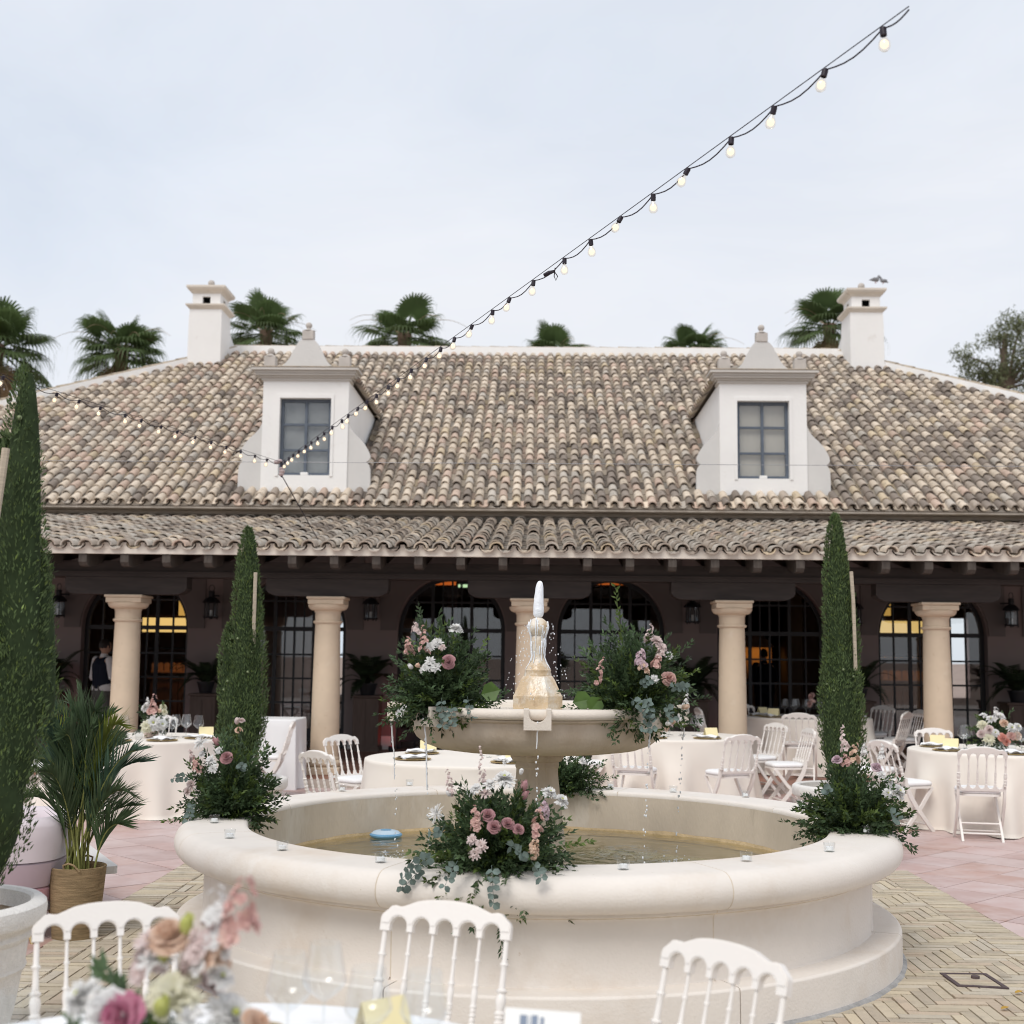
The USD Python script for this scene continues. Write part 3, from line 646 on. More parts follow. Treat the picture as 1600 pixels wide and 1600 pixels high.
fountain = thing('fountain', 'round cream stone fountain with wide basin and raised bowl on a pedestal', 'fountain', (FX, FY, 0))
tq = np.linspace(-0.98 * PI / 2 + 0.12, PI / 2, 11)
prof = [(1.95, 0.186), (1.926, 0.189), (1.923, 0.205), (1.923, 0.470), (1.928, 0.482), (1.945, 0.494), (1.958, 0.500), (1.958, 0.512), (1.975, 0.520), (1.985, 0.524)]
prof += [(2.005 + 0.088 * math.cos(a), 0.608 + 0.085 * math.sin(a)) for a in tq] + [(1.95, 0.6945), (1.72, 0.6945), (1.700, 0.690), (1.6905, 0.680), (1.6868, 0.664), (1.6868, 0.28), (1.80, 0.22), (1.9, 0.194)]
seam = math.radians(-20) - PI / 2
for k in range(8):
    a = seam + k * PI / 4 + 0.0016; b = seam + (k + 1) * PI / 4 - 0.0016
    B().lathe(prof, 28, a0=a, a1=b).out(fountain, 'ring_segment', M_fount, 40)
    pl = [(1.55, 0.0), (2.0766, 0.0), (2.0766, 0.176), (2.070, 0.187), (2.058, 0.1915), (1.55, 0.1915)]
    B().lathe(pl, 24, a0=a + 0.02, a1=b + 0.02).out(fountain, 'plinth_segment', M_fount, 40)
B().lathe([(1.9, 0.2), (1.9222, 0.2), (1.9222, 0.47), (1.9272, 0.482), (1.957, 0.501), (1.957, 0.512), (1.983, 0.524)] + [(2.005 + 0.0872 * math.cos(a), 0.608 + 0.0842 * math.sin(a)) for a in tq] + [(1.95, 0.6937), (1.72, 0.6937), (1.690, 0.675), (1.688, 0.3)], 160).out(fountain, 'joint_mortar', M_mortar, 40)
B().lathe([(2.105, -0.002), (2.095, 0.012), (2.074, 0.02)], 120).out(fountain, 'base_mortar', MAT('grey_mortar', (0.33, 0.32, 0.31), 0.95, 0.05, 0.3, 14, 0.5, 60), 40)
# inner face: a lining just proud of the ring, and a lime line above the water
th = np.linspace(0, 2 * PI, 181)
rr = 1.6845
V = np.vstack([np.c_[rr * np.cos(th), rr * np.sin(th), np.full(181, z)] for z in (0.26, 0.40, 0.5, 0.6, 0.662)])
F = [[r * 181 + i + 1, r * 181 + i, (r + 1) * 181 + i, (r + 1) * 181 + i + 1] for r in range(4) for i in range(180)]
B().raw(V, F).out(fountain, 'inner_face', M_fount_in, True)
zt = 0.432 + 0.022 * (meshkit.fbm(np.c_[th * 6, th * 0, th * 0], 4, 3) - 0.35)
V = np.vstack([np.c_[(rr - 0.006) * np.cos(th), (rr - 0.006) * np.sin(th), np.full(181, 0.38)], np.c_[(rr - 0.003) * np.cos(th), (rr - 0.003) * np.sin(th), zt]])
B().raw(V, [[i + 1, i, 181 + i, 181 + i + 1] for i in range(180)]).out(fountain, 'lime_line', M_lime, True)
B().lathe([(0.0, 0.285), (1.70, 0.285)], 64).out(fountain, 'basin_floor', MAT('basin_floor', (0.46, 0.42, 0.30), 0.8, 0.2, 0.25, 5), True)
# pedestal (octagonal) and bowl
ped = [(0.23, 0.28), (0.23, 0.40), (0.20, 0.44), (0.178, 0.60), (0.156, 0.78), (0.136, 0.945), (0.134, 0.99), (0.140, 1.0), (0.140, 1.03), (0.156, 1.035), (0.172, 1.06), (0.172, 1.10)]
B().lathe(ped, 8, a0=PI / 8, a1=2 * PI + PI / 8).out(fountain, 'pedestal', M_bowl, 15)
bowl = [(0.0, 1.085), (0.30, 1.088), (0.50, 1.097), (0.60, 1.110), (0.675, 1.137), (0.725, 1.175), (0.752, 1.22), (0.762, 1.265), (0.763, 1.286), (0.770, 1.290), (0.785, 1.294), (0.790, 1.300), (0.790, 1.306), (0.70, 1.308)]
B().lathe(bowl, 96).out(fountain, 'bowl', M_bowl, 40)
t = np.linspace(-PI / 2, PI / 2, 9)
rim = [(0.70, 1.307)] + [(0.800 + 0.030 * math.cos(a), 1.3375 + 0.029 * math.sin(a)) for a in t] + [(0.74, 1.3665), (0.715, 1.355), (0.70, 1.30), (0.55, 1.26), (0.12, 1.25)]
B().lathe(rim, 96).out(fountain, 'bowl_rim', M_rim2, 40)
def around(m, a): 
    return np.array([[math.sin(a), math.cos(a), 0], [-math.cos(a), math.sin(a), 0], [0, 0, 1.0]])
spout_tip = []
for k in range(8):
    a = -PI / 2 + k * PI / 4
    ca, sa = math.cos(a), math.sin(a)
    X, Y, Z = (-sa, ca, 0), (0, 0, 1), (ca, sa, 0)
    h = 0.074
    u = np.linspace(PI, 2 * PI, 9)
    sec = [(-h, 1.371), (-h, 1.262), (h, 1.262), (h, 1.371), (0.047, 1.371)] + [(0.047 * math.cos(q), 1.343 + 0.043 * math.sin(q)) for q in u[::-1]] + [(-0.047, 1.371)]
    B().prism(sec, 0.175, (0.725 * ca, 0.725 * sa, 0), X=X, Y=Y, Z=Z).out(fountain, 'spout', M_rim2, 30)
    spout_tip.append(np.array([FX + 0.90 * ca, FY + 0.90 * sa, 1.305]))
# centre piece: stepped octagonal block, flared shoulder, turned neck and ball
def cpz(y): return ony(838, y, FY)[2]
cp = B()
s8 = 1.0 / math.cos(PI / 8)
sec = [(0.148, 1.25), (0.148, cpz(1087)), (0.140, cpz(1084)), (0.104, cpz(1063)), (0.090, cpz(1057)), (0.085, cpz(1056)), (0.0, cpz(1056))]
cp.lathe([(r * s8, z) for r, z in sec], 8, a0=PI / 8, a1=2 * PI + PI / 8); cp.out(fountain, 'centre_block', M_wet, 15)
pr = [(0.085, cpz(1057)), (0.082, cpz(1053)), (0.078, cpz(1050)), (0.080, cpz(1047)), (0.070, cpz(1044)), (0.066, cpz(1040)), (0.050, cpz(1036)), (0.040, cpz(1030)), (0.036, cpz(1026)), (0.037, cpz(1020)), (0.042, cpz(1008)), (0.043, cpz(1000)), (0.040, cpz(996)), (0.034, cpz(993))]
B().lathe(pr, 32).out(fountain, 'neck', M_wet, 40)
nb = trimesh.creation.icosphere(4, 0.060); v = np.array(nb.vertices); v *= (1 + 0.10 * (meshkit.fbm(v * 40, 3, 5) - 0.5))[:, None]
B().raw(v + [0, 0, cpz(980)], nb.faces).out(fountain, 'ball', M_wet, True)

# ---------------------------------------------------------------- water
M_water = usdkit.material(stage, '/World/Looks/basin_water', {
    'g': ('geometry', {}), 'n': ('noise_texture', {'scale': 9.0, 'detail': 4.0, 'distortion': 0.6}), 'b': ('bump', {'strength': 0.35, 'distance': 0.02}),
    'f': ('fresnel', {'IOR': 1.33}), 't': ('transparent_bsdf', {'color': (0.84, 0.83, 0.72)}), 'gl': ('glossy_bsdf', {'color': (1, 1, 1), 'roughness': 0.02}), 'm': ('mix_closure', {})},
    [('g.position', 'n.vector'), ('n.fac', 'b.height'), ('b.normal', 'gl.normal'), ('b.normal', 'f.normal'), ('f.fac', 'm.fac'), ('t.BSDF', 'm.closure1'), ('gl.BSDF', 'm.closure2')], surface='m.closure')
gy, gx = np.meshgrid(np.linspace(-1.68, 1.68, 281), np.linspace(-1.68, 1.68, 281), indexing='ij')
spl = [(p[0] - FX, p[1] - FY) for p in spout_tip]
spl = [(x * 0.92, y * 0.92) for x, y in spl]
hgt = 0.0035 * (meshkit.fbm(np.stack([gx * 7, gy * 7, gx * 0], -1), 3, 2) - 0.5)
for i, (x, y) in enumerate(spl):
    d = np.hypot(gx - x, gy - y); amp = 0.010 if i in (0, 1, 7, 2, 6) else 0.005
    hgt = hgt + 2.2 * amp * np.exp(-(d / 0.24) ** 2) * (meshkit.noise(np.stack([gx * 42, gy * 42, gx * 0 + i], -1), i) - 0.5) * 2.0 + 0.0042 * np.sin(d * 46) * np.exp(-d / 0.34)
V = np.stack([FX + gx, FY + gy, 0.418 + hgt], -1).reshape(-1, 3)
idx = np.arange(281 * 281).reshape(281, 281)
Fq = np.stack([idx[:-1, :-1], idx[:-1, 1:], idx[1:, 1:], idx[1:, :-1]], -1).reshape(-1, 4)
rc = np.hypot(gx, gy).reshape(-1)
Fq = Fq[(rc[Fq] < 1.683).all(1)]
B().raw(V, Fq).out(None, 'basin_water', M_water, True, kind='structure')
wb = B(); wb.lathe([(0.0, 1.332), (0.705, 1.332)], 64, at=(FX, FY, 0)); wb.out(None, 'bowl_water', M_water, True, kind='structure')
# jet of white water over the ball
m = trimesh.creation.icosphere(5, 1.0); v = np.array(m.vertices)
zz = (v[:, 2] + 1) / 2
zlo, zhi = cpz(966), cpz(907.5)
w = 0.034 * (1 - 0.42 * zz ** 1.5) * np.sqrt(np.clip(1 - (2 * zz - 1) ** 8, 0, 1))
ang = np.arctan2(v[:, 1], v[:, 0])
rr_ = w * (1 + 0.16 * (meshkit.fbm(np.c_[np.cos(ang) * 3, np.sin(ang) * 3, zz * 9], 4, 4) - 0.5))
V = np.c_[rr_ * np.cos(ang) + 0.004 * zz ** 2 * 2, rr_ * np.sin(ang), zlo + (zhi - zlo) * zz]
jet = thing('water_jet', 'short white water jet on top of the fountain ball', 'water jet', (FX, FY, 0))
B().raw(V, m.faces).out(jet, 'plume', M_foam, True)
fl = B(); rg = np.random.default_rng(3)
for k in range(46):                                                     # runnels that cling to the stone below
    a = rg.uniform(0, 2 * PI); s0 = rg.uniform(0, 0.6)
    P = []
    for q in np.linspace(s0, min(1, s0 + rg.uniform(0.12, 0.4)), 8):
        y = 962 + (1062 - 962) * q
        r = np.interp(y, [962, 968, 980, 991, 996, 1008, 1026, 1036, 1044, 1056, 1062], [0.036, 0.05, 0.062, 0.05, 0.042, 0.045, 0.038, 0.052, 0.075, 0.088, 0.105])
        P.append(((r + 0.002) * math.cos(a + 0.03 * math.sin(9 * q)), (r + 0.002) * math.sin(a + 0.03 * math.sin(9 * q)), cpz(y)))
    fl.tube(P, np.linspace(0.0045, 0.002, 8) * rg.uniform(0.6, 1.3), 5)
fl.out(jet, 'runnels', M_foam, True, kind='stuff')
dr = B(); ico = trimesh.creation.icosphere(0, 1.0)
for k in range(170):
    a = rg.uniform(0, 2 * PI); z = rg.uniform(1.40, 1.85); r = 0.06 + (1.9 - z) * 0.32 * rg.random() ** 0.8 + 0.02
    s = rg.uniform(0.002, 0.0042); dr.raw(np.array(ico.vertices) * [s, s, s * rg.uniform(1, 2.2)] + [r * math.cos(a), r * math.sin(a), z], ico.faces)
dr.out(jet, 'droplets', M_drop, True, kind='stuff')
names8 = ['front middle', 'front right', 'right', 'back right', 'back', 'back left', 'left', 'front left']
for k in range(8):
    if k in (3, 4, 5): continue
    tip = spout_tip[k]; a = -PI / 2 + k * PI / 4
    st = thing('water_stream', f'thin water stream falling from the {names8[k]} spout of the fountain bowl', 'water stream', tuple(tip))
    q = np.linspace(0, 1, 16); out = -0.07
    P = np.c_[out * q * math.cos(a), out * q * math.sin(a), -0.885 * q ** 2 - 0.0 * q]
    L = 11 if k in (6, 7) else 7
    P[:, :2] += np.random.default_rng(k).normal(0, 0.002, (16, 2))
    B().tube(P[:L], np.linspace(0.0065, 0.0035, L) * np.random.default_rng(k + 3).uniform(0.7, 1.25, L), 6).out(st, 'jet', M_drop, True)
    dd = B()
    for i in range(26):
        qq = rg.uniform(0.35, 1.0); s = rg.uniform(0.0028, 0.0062)
        c = [out * qq * math.cos(a) + rg.normal(0, 0.004), out * qq * math.sin(a) + rg.normal(0, 0.004), -0.885 * qq ** 2]
        dd.raw(np.array(ico.vertices) * [s, s, s * 1.7] + c, ico.faces)
    for i in range(24):
        rr2 = rg.uniform(0, 0.11); aa = rg.uniform(0, 2 * PI); s = rg.uniform(0.0025, 0.006)
        dd.raw(np.array(ico.vertices) * s + [out * math.cos(a) + rr2 * math.cos(aa), out * math.sin(a) + rr2 * math.sin(aa), -0.87 + rg.uniform(0, 0.05)], ico.faces)
    dd.out(st, 'drops', M_drop, True, kind='stuff')

# ---------------------------------------------------------------- things on the fountain rim and in the water
M_clear = GLASS('clear_glass', (0.94, 0.96, 0.97), 0.02)
M_wax = MAT('white_wax', (0.80, 0.79, 0.77), 0.5, 0.3, 0.03, 10, sss=0.0)
cup = proto('tealight_cup')
B().lathe([(0, 0.002), (0.026, 0.002), (0.0275, 0.005), (0.030, 0.045), (0.0293, 0.0465), (0.0286, 0.045)], 28).out(cup, 'glass', M_clear, 40)
B().lathe([(0, 0.011), (0.0185, 0.011), (0.0185, 0.026), (0, 0.026)], 20).out(cup, 'candle', M_wax, 40)
B().tube([(0, 0, 0.026), (0.001, 0, 0.031)], 0.0008, 5).out(cup, 'wick', M_iron, False)
ZR = 0.6947
CUPS = [((335, 1286), 'by the left bouquet, nearest to its leaves'), ((359, 1310), 'on the left rim, second from the left bouquet'), ((441, 1329), 'on the front left rim, third from the left bouquet'), ((595, 1348), 'on the front rim left of the big bouquet'),
        ((974, 1359), 'on the front rim just right of the big bouquet'), ((1166, 1346), 'on the front right rim between bouquet and right side'), ((1296, 1331), 'on the right rim at the inner edge'), ((1354, 1303), 'at the foot of the right bouquet'),
        ((535, 1236.5), 'on the back rim in front of two chairs'), ((640, 1228), 'on the back rim before the small round table'), ((954, 1231), 'on the back rim right of the pedestal'), ((1052, 1238), 'on the back rim before the long cloth'), ((1165, 1246), 'on the back right rim before a folding chair'), ((1252, 1262), 'on the back right rim left of the right bouquet')]
for (px, py), wh in CUPS:
    p = onz(px, py, ZR)
    copy_of(cup, 'tealight_holder', 'clear glass tealight holder ' + wh, 'candle holder', p, random.random(), 'tealight holders on the fountain rim', sc=0.98)
p = onz(603, 1307, 0.42)
fo = thing('pool_float', 'blue ring shaped pool float drifting in the fountain water', 'pool float', p)
M_blue = MAT('blue_plastic', (0.13, 0.30, 0.47), 0.4, 0.4, 0.12, 12); M_lblue = MAT('pale_blue_plastic', (0.42, 0.53, 0.62), 0.4, 0.4, 0.1, 12)
B().lathe([(0.0, -0.01), (0.085, -0.01), (0.108, 0.004), (0.112, 0.014), (0.105, 0.022), (0.1, 0.024)], 40).out(fo, 'hull', M_blue, 30)
B().lathe([(0.1, 0.0242), (0.085, 0.037), (0.06, 0.044), (0.045, 0.045), (0.04, 0.040), (0.0, 0.038)], 40).out(fo, 'top', M_lblue, 30)
B().lathe([(0.036, 0.041), (0.036, 0.047), (0.0, 0.049)], 24).out(fo, 'cap', M_blue, 30)
# ---------------------------------------------------------------- chairs
M_chair = MAT('chair_paint', (0.77, 0.725, 0.675), 0.4, 0.4, 0.03, 3.0, 0.05, 60, coat=0.05)
M_cush = MAT('white_cushion', (0.80, 0.79, 0.78), 0.85, 0.1, 0.03, 6, 0.15, 40, sheen=0.1)
def turned(L, r, thick=1.0):
    """profile of a turned spindle from its foot (z = 0) to its top"""
    k = [(0, .8), (.03, .8), (.035, 1.3), (.05, 1.3), (.06, .9), (.075, 1.15), (.10, 1.2), (.115, .9), (.125, 1.4), (.145, 1.4), (.155, .95), (.17, 1.05), (.19, 1.3), (.21, 1.05), (.22, 1.4), (.24, 1.4), (.255, .95), (.30, 1.15), (.345, 1.35), (.39, 1.25), (.43, .95), (.445, 1.35), (.465, 1.35), (.48, .85), (.60, .75), (.70, .72), (.715, 1.1), (.735, 1.1), (.75, .70), (.88, .68), (1.0, .66)]
    return [(r * w, L * t) for t, w in k]
def chair_kind():
    c = proto('napoleon_chair')
    tilt = math.atan2(0.105, 0.37); R = rotx(tilt)
    base = np.array([0, -0.175, 0.475])
    def put(m): m.v = [v @ R.T + base for v in m.v]; return m
    # top rail: crest with bumps above, five arches cut below
    half = [(0, .101), (.03, .1005), (.06, .098), (.085, .094), (.10, .091), (.12, .083), (.14, .075), (.15, .072), (.16, .0725), (.172, .075), (.186, .0725), (.196, .062), (.208, .052), (.216, .044), (.219, .034), (.219, -.004)]
    out = sg.Polygon(half + [(-a, b) for a, b in half[::-1]])
    for k in range(-2, 3):
        x = k * 0.0785
        out = out.difference(unary_union([sg.Point(x, 0.012).buffer(0.0295, 16), sg.box(x - 0.0295, -0.1, x + 0.0295, 0.012)]))
    m = B(); m.prism(out, 0.024, (0, -0.012, 0.315)); 
    m.prism(out.buffer(-0.004).intersection(sg.box(-1, 0.02, 1, 1)), 0.030, (0, -0.015, 0.315)); put(m).out(c, 'top_rail', M_chair, 40)
    lo = sg.box(-0.19, 0.0, 0.19, 0.062)
    for k in range(-2, 3): lo = lo.difference(unary_union([sg.Point(k * 0.0785, 0.052).buffer(0.029, 12), sg.box(k * 0.0785 - 0.029, 0.052, k * 0.0785 + 0.029, 0.1)]))
    m = B(); m.prism(lo, 0.022, (0, -0.011, -0.005)); put(m).out(c, 'lower_rail', M_chair, 40)
    for k in (-1.5, -0.5, 0.5, 1.5):
        m = B(); m.lathe(turned(0.27, 0.0082), 10, at=(k * 0.0785, 0, 0.048)); put(m).out(c, 'spindle', M_chair, 50)
    for s in (-1, 1):
        m = B(); m.lathe(turned(0.285, 0.0125), 12, at=(s * 0.205, 0, 0.032)); put(m).out(c, 'back_post', M_chair, 50)
        # the post runs on below the seat as a flat curved leg to the front foot
        P = np.array([(-0.165, 0.52), (-0.158, 0.47), (-0.14, 0.41), (-0.105, 0.34), (-0.03, 0.23), (0.09, 0.09), (0.165, 0.0)])
        t = np.gradient(P, axis=0); t /= np.linalg.norm(t, axis=1, keepdims=True); nn = np.c_[-t[:, 1], t[:, 0]]
        w = np.array([0.013, 0.016, 0.020, 0.022, 0.021, 0.019, 0.018])[:, None]
        poly = sg.Polygon(np.vstack([P + nn * w, (P - nn * w)[::-1]])).buffer(0).intersection(sg.box(-1, 0, 1, 1))
        B().prism(poly, 0.022, (s * 0.205 - 0.011, 0, 0), X=(0, 1, 0), Y=(0, 0, 1), Z=(1, 0, 0)).out(c, 'leg', M_chair, 40)
        P = np.array([(0.185, 0.425), (0.06, 0.26), (-0.10, 0.09), (-0.175, 0.0)])
        t = np.gradient(P, axis=0); t /= np.linalg.norm(t, axis=1, keepdims=True); nn = np.c_[-t[:, 1], t[:, 0]] * 0.0175
        poly = sg.Polygon(np.vstack([P + nn, (P - nn)[::-1]])).buffer(0).intersection(sg.box(-1, 0, 1, 1))
        B().prism(poly, 0.02, (s * 0.176 - 0.01, 0, 0), X=(0, 1, 0), Y=(0, 0, 1), Z=(1, 0, 0)).out(c, 'leg', M_chair, 40)
    for y, z, w in ((0.105, 0.075, 0.194), (-0.115, 0.075, 0.166), (-0.05, 0.16, 0.166)):
        B().tube([(-w, y, z), (w, y, z)], 0.009, 8).out(c, 'rung', M_chair, 50)
    a = np.linspace(0, 2 * PI, 49)[:-1]
    def sq(n, rx, ry): return np.c_[np.sign(np.cos(a)) * np.abs(np.cos(a)) ** (2 / n) * rx, np.sign(np.sin(a)) * np.abs(np.sin(a)) ** (2 / n) * ry]
    sh = sq(5, 0.192, 0.19) * np.c_[np.where(np.sin(a) > 0, 1.03, 0.96), np.ones(48)]
    B().prism(sg.Polygon(sh), 0.022, (0, 0.02, 0.418), X=(1, 0, 0), Y=(0, 1, 0), Z=(0, 0, 1)).out(c, 'seat_frame', M_chair, 40)
    m = B(); rows = []
    for sc_, z in ((0.90, 0.441), (0.985, 0.445), (1.01, 0.455), (1.005, 0.468), (0.965, 0.480), (0.88, 0.487), (0.6, 0.492), (0.25, 0.494), (0.02, 0.494)): rows.append(np.c_[sh * sc_ + [0, 0.02], np.full(48, z)])
    V = np.vstack(rows); F = [[r * 48 + i, r * 48 + (i + 1) % 48, (r + 1) * 48 + (i + 1) % 48, (r + 1) * 48 + i] for r in range(8) for i in range(48)]
    m.raw(V, F).out(c, 'cushion', M_cush, True)
    return c
CH = chair_kind()
def chair(x, y, face, label, z=0.0):
    """face: the direction it faces, in degrees clockwise from away-from-camera"""
    jit = rng.uniform(-4, 4)
    return copy_of(CH, 'folding_chair', label, 'chair', (x, y, z), -math.radians(face + jit), 'white folding chairs at the tables')
def seat_at(cx, cy, ang, d, label, z=0.0):
    a = math.radians(ang); return chair(cx + d * math.sin(a), cy + d * math.cos(a), ang + 180, label, z)
FT = (-0.69, 2.55)
seat_at(*FT, -22.4, 1.385, 'white folding chair at the front left, between the stone pot and the foreground flowers')
seat_at(*FT, 13.5, 1.40, 'white folding chair at the front middle, before the big bouquet')
seat_at(*FT, 48, 1.36, 'white folding chair nearest to the camera, turned, low at the front right')
TL = (-4.22, 13.75)
chair(-4.38, 12.72, 2, 'white folding chair seen from behind, beside the potted palm at the left table')
chair(-5.2, 13.5, 78, 'white folding chair left of the left table, behind the palm fronds')
chair(-5.55, 14.4, 100, 'white folding chair farthest left, next to the tall left cypress')
chair(-4.75, 16.0, 175, 'white folding chair behind the left table, in front of the leftmost full column')
chair(-3.55, 15.0, 235, 'white folding chair seen edge on at the right end of the left table')
chair(-3.14, 15.1, 262, 'white folding chair seen edge on before the white buffet cloth')
TB = (-0.55, 11.55)
chair(-1.72, 12.5, 128, 'white folding chair left of the table behind the fountain, its back farther from the camera')
chair(-1.62, 10.75, 40, 'white folding chair left of the table behind the fountain, turned away and nearer')
TR = (1.58, 15.2)
chair(1.06, 13.95, 20, 'white folding chair seen under the right edge of the fountain bowl')
chair(2.02, 13.75, -24, 'white folding chair seen from behind at the right of the table right of the fountain')
chair(2.70, 15.9, -122, 'white folding chair that overlaps the foot of the fourth column')
chair(0.55, 14.8, 95, 'white folding chair mostly hidden behind the pedestal and the small back bouquet')
chair(2.84, 14.9, -98, 'white folding chair standing free in profile left of the right cypress')
TP = (3.80, 18.3)
chair(2.52, 18.2, 85, 'folding chair under the porch just left of the fourth column', 0.1)
chair(3.40, 16.9, 8, 'folding chair seen from behind at the shaded porch table, left of the right cypress', 0.1)
chair(4.72, 17.6, -60, 'folding chair at the right end of the shaded porch table, beside the right cypress', 0.1)
chair(5.08, 18.2, -95, 'folding chair in profile under the porch, left of the fifth column', 0.1)
chair(5.0, 19.5, -130, 'folding chair farthest back at the porch table, only its top rail showing', 0.1)
chair(3.15, 19.5, 165, 'folding chair behind the porch table, just right of the fourth column', 0.1)
TT = (4.75, 13.4)
chair(3.62, 12.9, 62, 'white folding chair behind the right bouquet, at the left of the right table')
chair(3.72, 14.4, 120, 'white folding chair behind the right bouquet, half hidden by a nearer chair')
chair(4.60, 14.95, 182, 'white folding chair behind the right table, in front of the fifth column')
chair(4.12, 12.25, 12, 'white folding chair at the far right, seen from behind with its legs in full view')

# ---------------------------------------------------------------- tables
M_cloth = MAT('cream_tablecloth', (0.76, 0.70, 0.625), 0.9, 0.1, 0.025, 1.5, 0.06, 200, sheen=0.1)
M_cloth2 = MAT('white_tablecloth', (0.78, 0.77, 0.76), 0.9, 0.1, 0.025, 1.5, 0.06, 200, sheen=0.1)
M_ply = MAT('table_board', (0.30, 0.22, 0.15), 0.7, 0.2, 0.2, 6)
def drape(R, zt, seed, nfold=11, flare=0.15, z0=0.006, puddle=0.05):
    r_ = np.random.default_rng(seed); n = 288; a = np.linspace(0, 2 * PI, n, endpoint=False)
    ph = r_.uniform(0, 2 * PI, 6); am = r_.uniform(0.4, 1, 6)
    def fold(w):
        q = sum(am[i] * np.cos((nfold + (-3, -1, 0, 1, 2, 4)[i]) * a + ph[i] + 0.5 * np.sin(2 * a + ph[(i + 1) % 6])) for i in range(6)) / 2.2
        return np.tanh(q * 1.2)
    f = fold(0); f2 = np.roll(f, 2)
    rows = []
    for s in (0.0, 0.3, 0.6, 0.85, 0.95): rows.append((R * s + 0 * a, zt + 0 * a))
    rows.append((R * 0.985 + 0 * a, zt - 0.001 + 0 * a)); rows.append((R * 1.0 + 0.003 * f, zt - 0.008 + 0 * a)); rows.append((R * 1.004 + 0.006 * f, zt - 0.025 + 0 * a))
    for t in np.linspace(0.06, 1, 16):
        rows.append((R + flare * t ** 1.15 * (0.62 + 0.95 * (f * (1 - t * 0.4) + f2 * t * 0.4) * min(1, t * 2.2)), zt - (zt - z0) * t + 0.004 * f * t))
    rows.append((rows[-1][0] + puddle * (0.6 + 0.5 * f2), z0 + 0.004 + 0.010 * np.clip(f, 0, 1)))
    V = np.vstack([np.c_[r * np.cos(a), r * np.sin(a), z] for r, z in rows]); m = len(rows)
    F = [[q * n + i, (q + 1) * n + i, (q + 1) * n + (i + 1) % n, q * n + (i + 1) % n] for q in range(m - 1) for i in range(n)]
    F = [f_ for f_ in F]
    return V, np.array(F)[:, ::-1]
def round_table(c, R, label, seed, z=0.0, mat=None):
    t = thing('round_table', label, 'table', (c[0], c[1], z))
    v, f = drape(R, 0.755, seed); f = f[:, ::-1]
    B().raw(v, f).out(t, 'tablecloth', mat or M_cloth, True)
    return t
round_table(FT, 0.88, 'round table with white cloth in the near foreground, laid with flowers and glasses', 1, mat=M_cloth2)
round_table(TL, 0.90, 'round table with cream cloth at the left, behind the potted palm', 2)
round_table(TB, 0.98, 'round table with cream cloth directly behind the fountain, left of the pedestal', 3)
round_table(TR, 0.90, 'round table with cream cloth behind the fountain, right of the pedestal', 4)
round_table(TP, 0.88, 'round table in the shade of the porch, behind the right cypress', 5, 0.1)
round_table(TT, 0.92, 'round table with long cream cloth at the right edge of the courtyard', 6)
# buffet table under a white cloth
bt = thing('buffet_table', 'rectangular buffet table under a white floor length cloth beside the second column', 'table', (-3.37, 16.2, 0.0))
n = 260; hx_, hy_ = 0.40, 0.36
per = np.linspace(0, 4, n, endpoint=False); px_, py_ = [], []
for t in per:
    k, u = int(t), t - int(t); c4 = [(-hx_, -hy_), (hx_, -hy_), (hx_, hy_), (-hx_, hy_)]; a_, b_ = c4[k], c4[(k + 1) % 4]; px_.append(a_[0] + (b_[0] - a_[0]) * u); py_.append(a_[1] + (b_[1] - a_[1]) * u)
P2 = np.c_[px_, py_]; N2 = P2 / np.array([hx_, hy_]); N2 = np.sign(N2) * np.abs(N2) ** 5; N2 /= np.linalg.norm(N2, axis=1, keepdims=True)
fo_ = np.tanh(1.3 * (np.sin(per * 9 + 1) + 0.6 * np.sin(per * 17 + 2.2)))
rows = [np.c_[P2 * s, np.full(n, 0.855)] for s in (0.01, 0.5, 0.96)] + [np.c_[P2 * 0.995, np.full(n, 0.852)], np.c_[P2 * 1.0 + N2 * 0.005, np.full(n, 0.838)]]
for t in np.linspace(0.08, 1, 12): rows.append(np.c_[P2 + N2 * (0.01 + 0.10 * t ** 1.2 * (0.5 + 0.5 * fo_))[:, None], 0.838 - (0.83) * t + 0 * per])
V = np.vstack(rows); F = [[q * n + i, (q + 1) * n + i, (q + 1) * n + (i + 1) % n, q * n + (i + 1) % n] for q in range(len(rows) - 1) for i in range(n)]
B().raw(V, F).out(bt, 'tablecloth', M_cloth2, True)

# ---------------------------------------------------------------- tableware
M_glassw = GLASS('wine_glass_glass', (0.95, 0.965, 0.97), 0.02)
M_china = MAT('white_china', (0.78, 0.78, 0.78), 0.2, 0.5, 0.02, 5)
M_gold = MAT('straw_charger', (0.42, 0.30, 0.13), 0.5, 0.4, 0.2, 30, 0.4, 200)
M_napkin = MAT('white_napkin', (0.80, 0.79, 0.78), 0.9, 0.1, 0.03, 8, 0.1, 100)
M_menu = MAT('pale_yellow_card', (0.78, 0.68, 0.40), 0.8, 0.1, 0.05, 5)
M_brass = MAT('brass_cutlery', (0.62, 0.47, 0.24), 0.3, 0.5, 0.1, 10, metallic=0.9)
wg = proto('wine_glass')
B().lathe([(0.0, 0.0), (0.040, 0.001), (0.040, 0.0025), (0.008, 0.006), (0.0045, 0.012)], 28).out(wg, 'foot', M_glassw, 40)
B().lathe([(0.0045, 0.012), (0.0038, 0.05), (0.0042, 0.088), (0.008, 0.094)], 14).out(wg, 'stem', M_glassw, 40)
B().lathe([(0.008, 0.094), (0.024, 0.104), (0.044, 0.122), (0.0515, 0.134), (0.0525, 0.140), (0.050, 0.150), (0.043, 0.185), (0.0365, 0.221), (0.0358, 0.2225), (0.0352, 0.221)], 36).out(wg, 'bowl', M_glassw, 40)
tb_ = proto('water_tumbler')
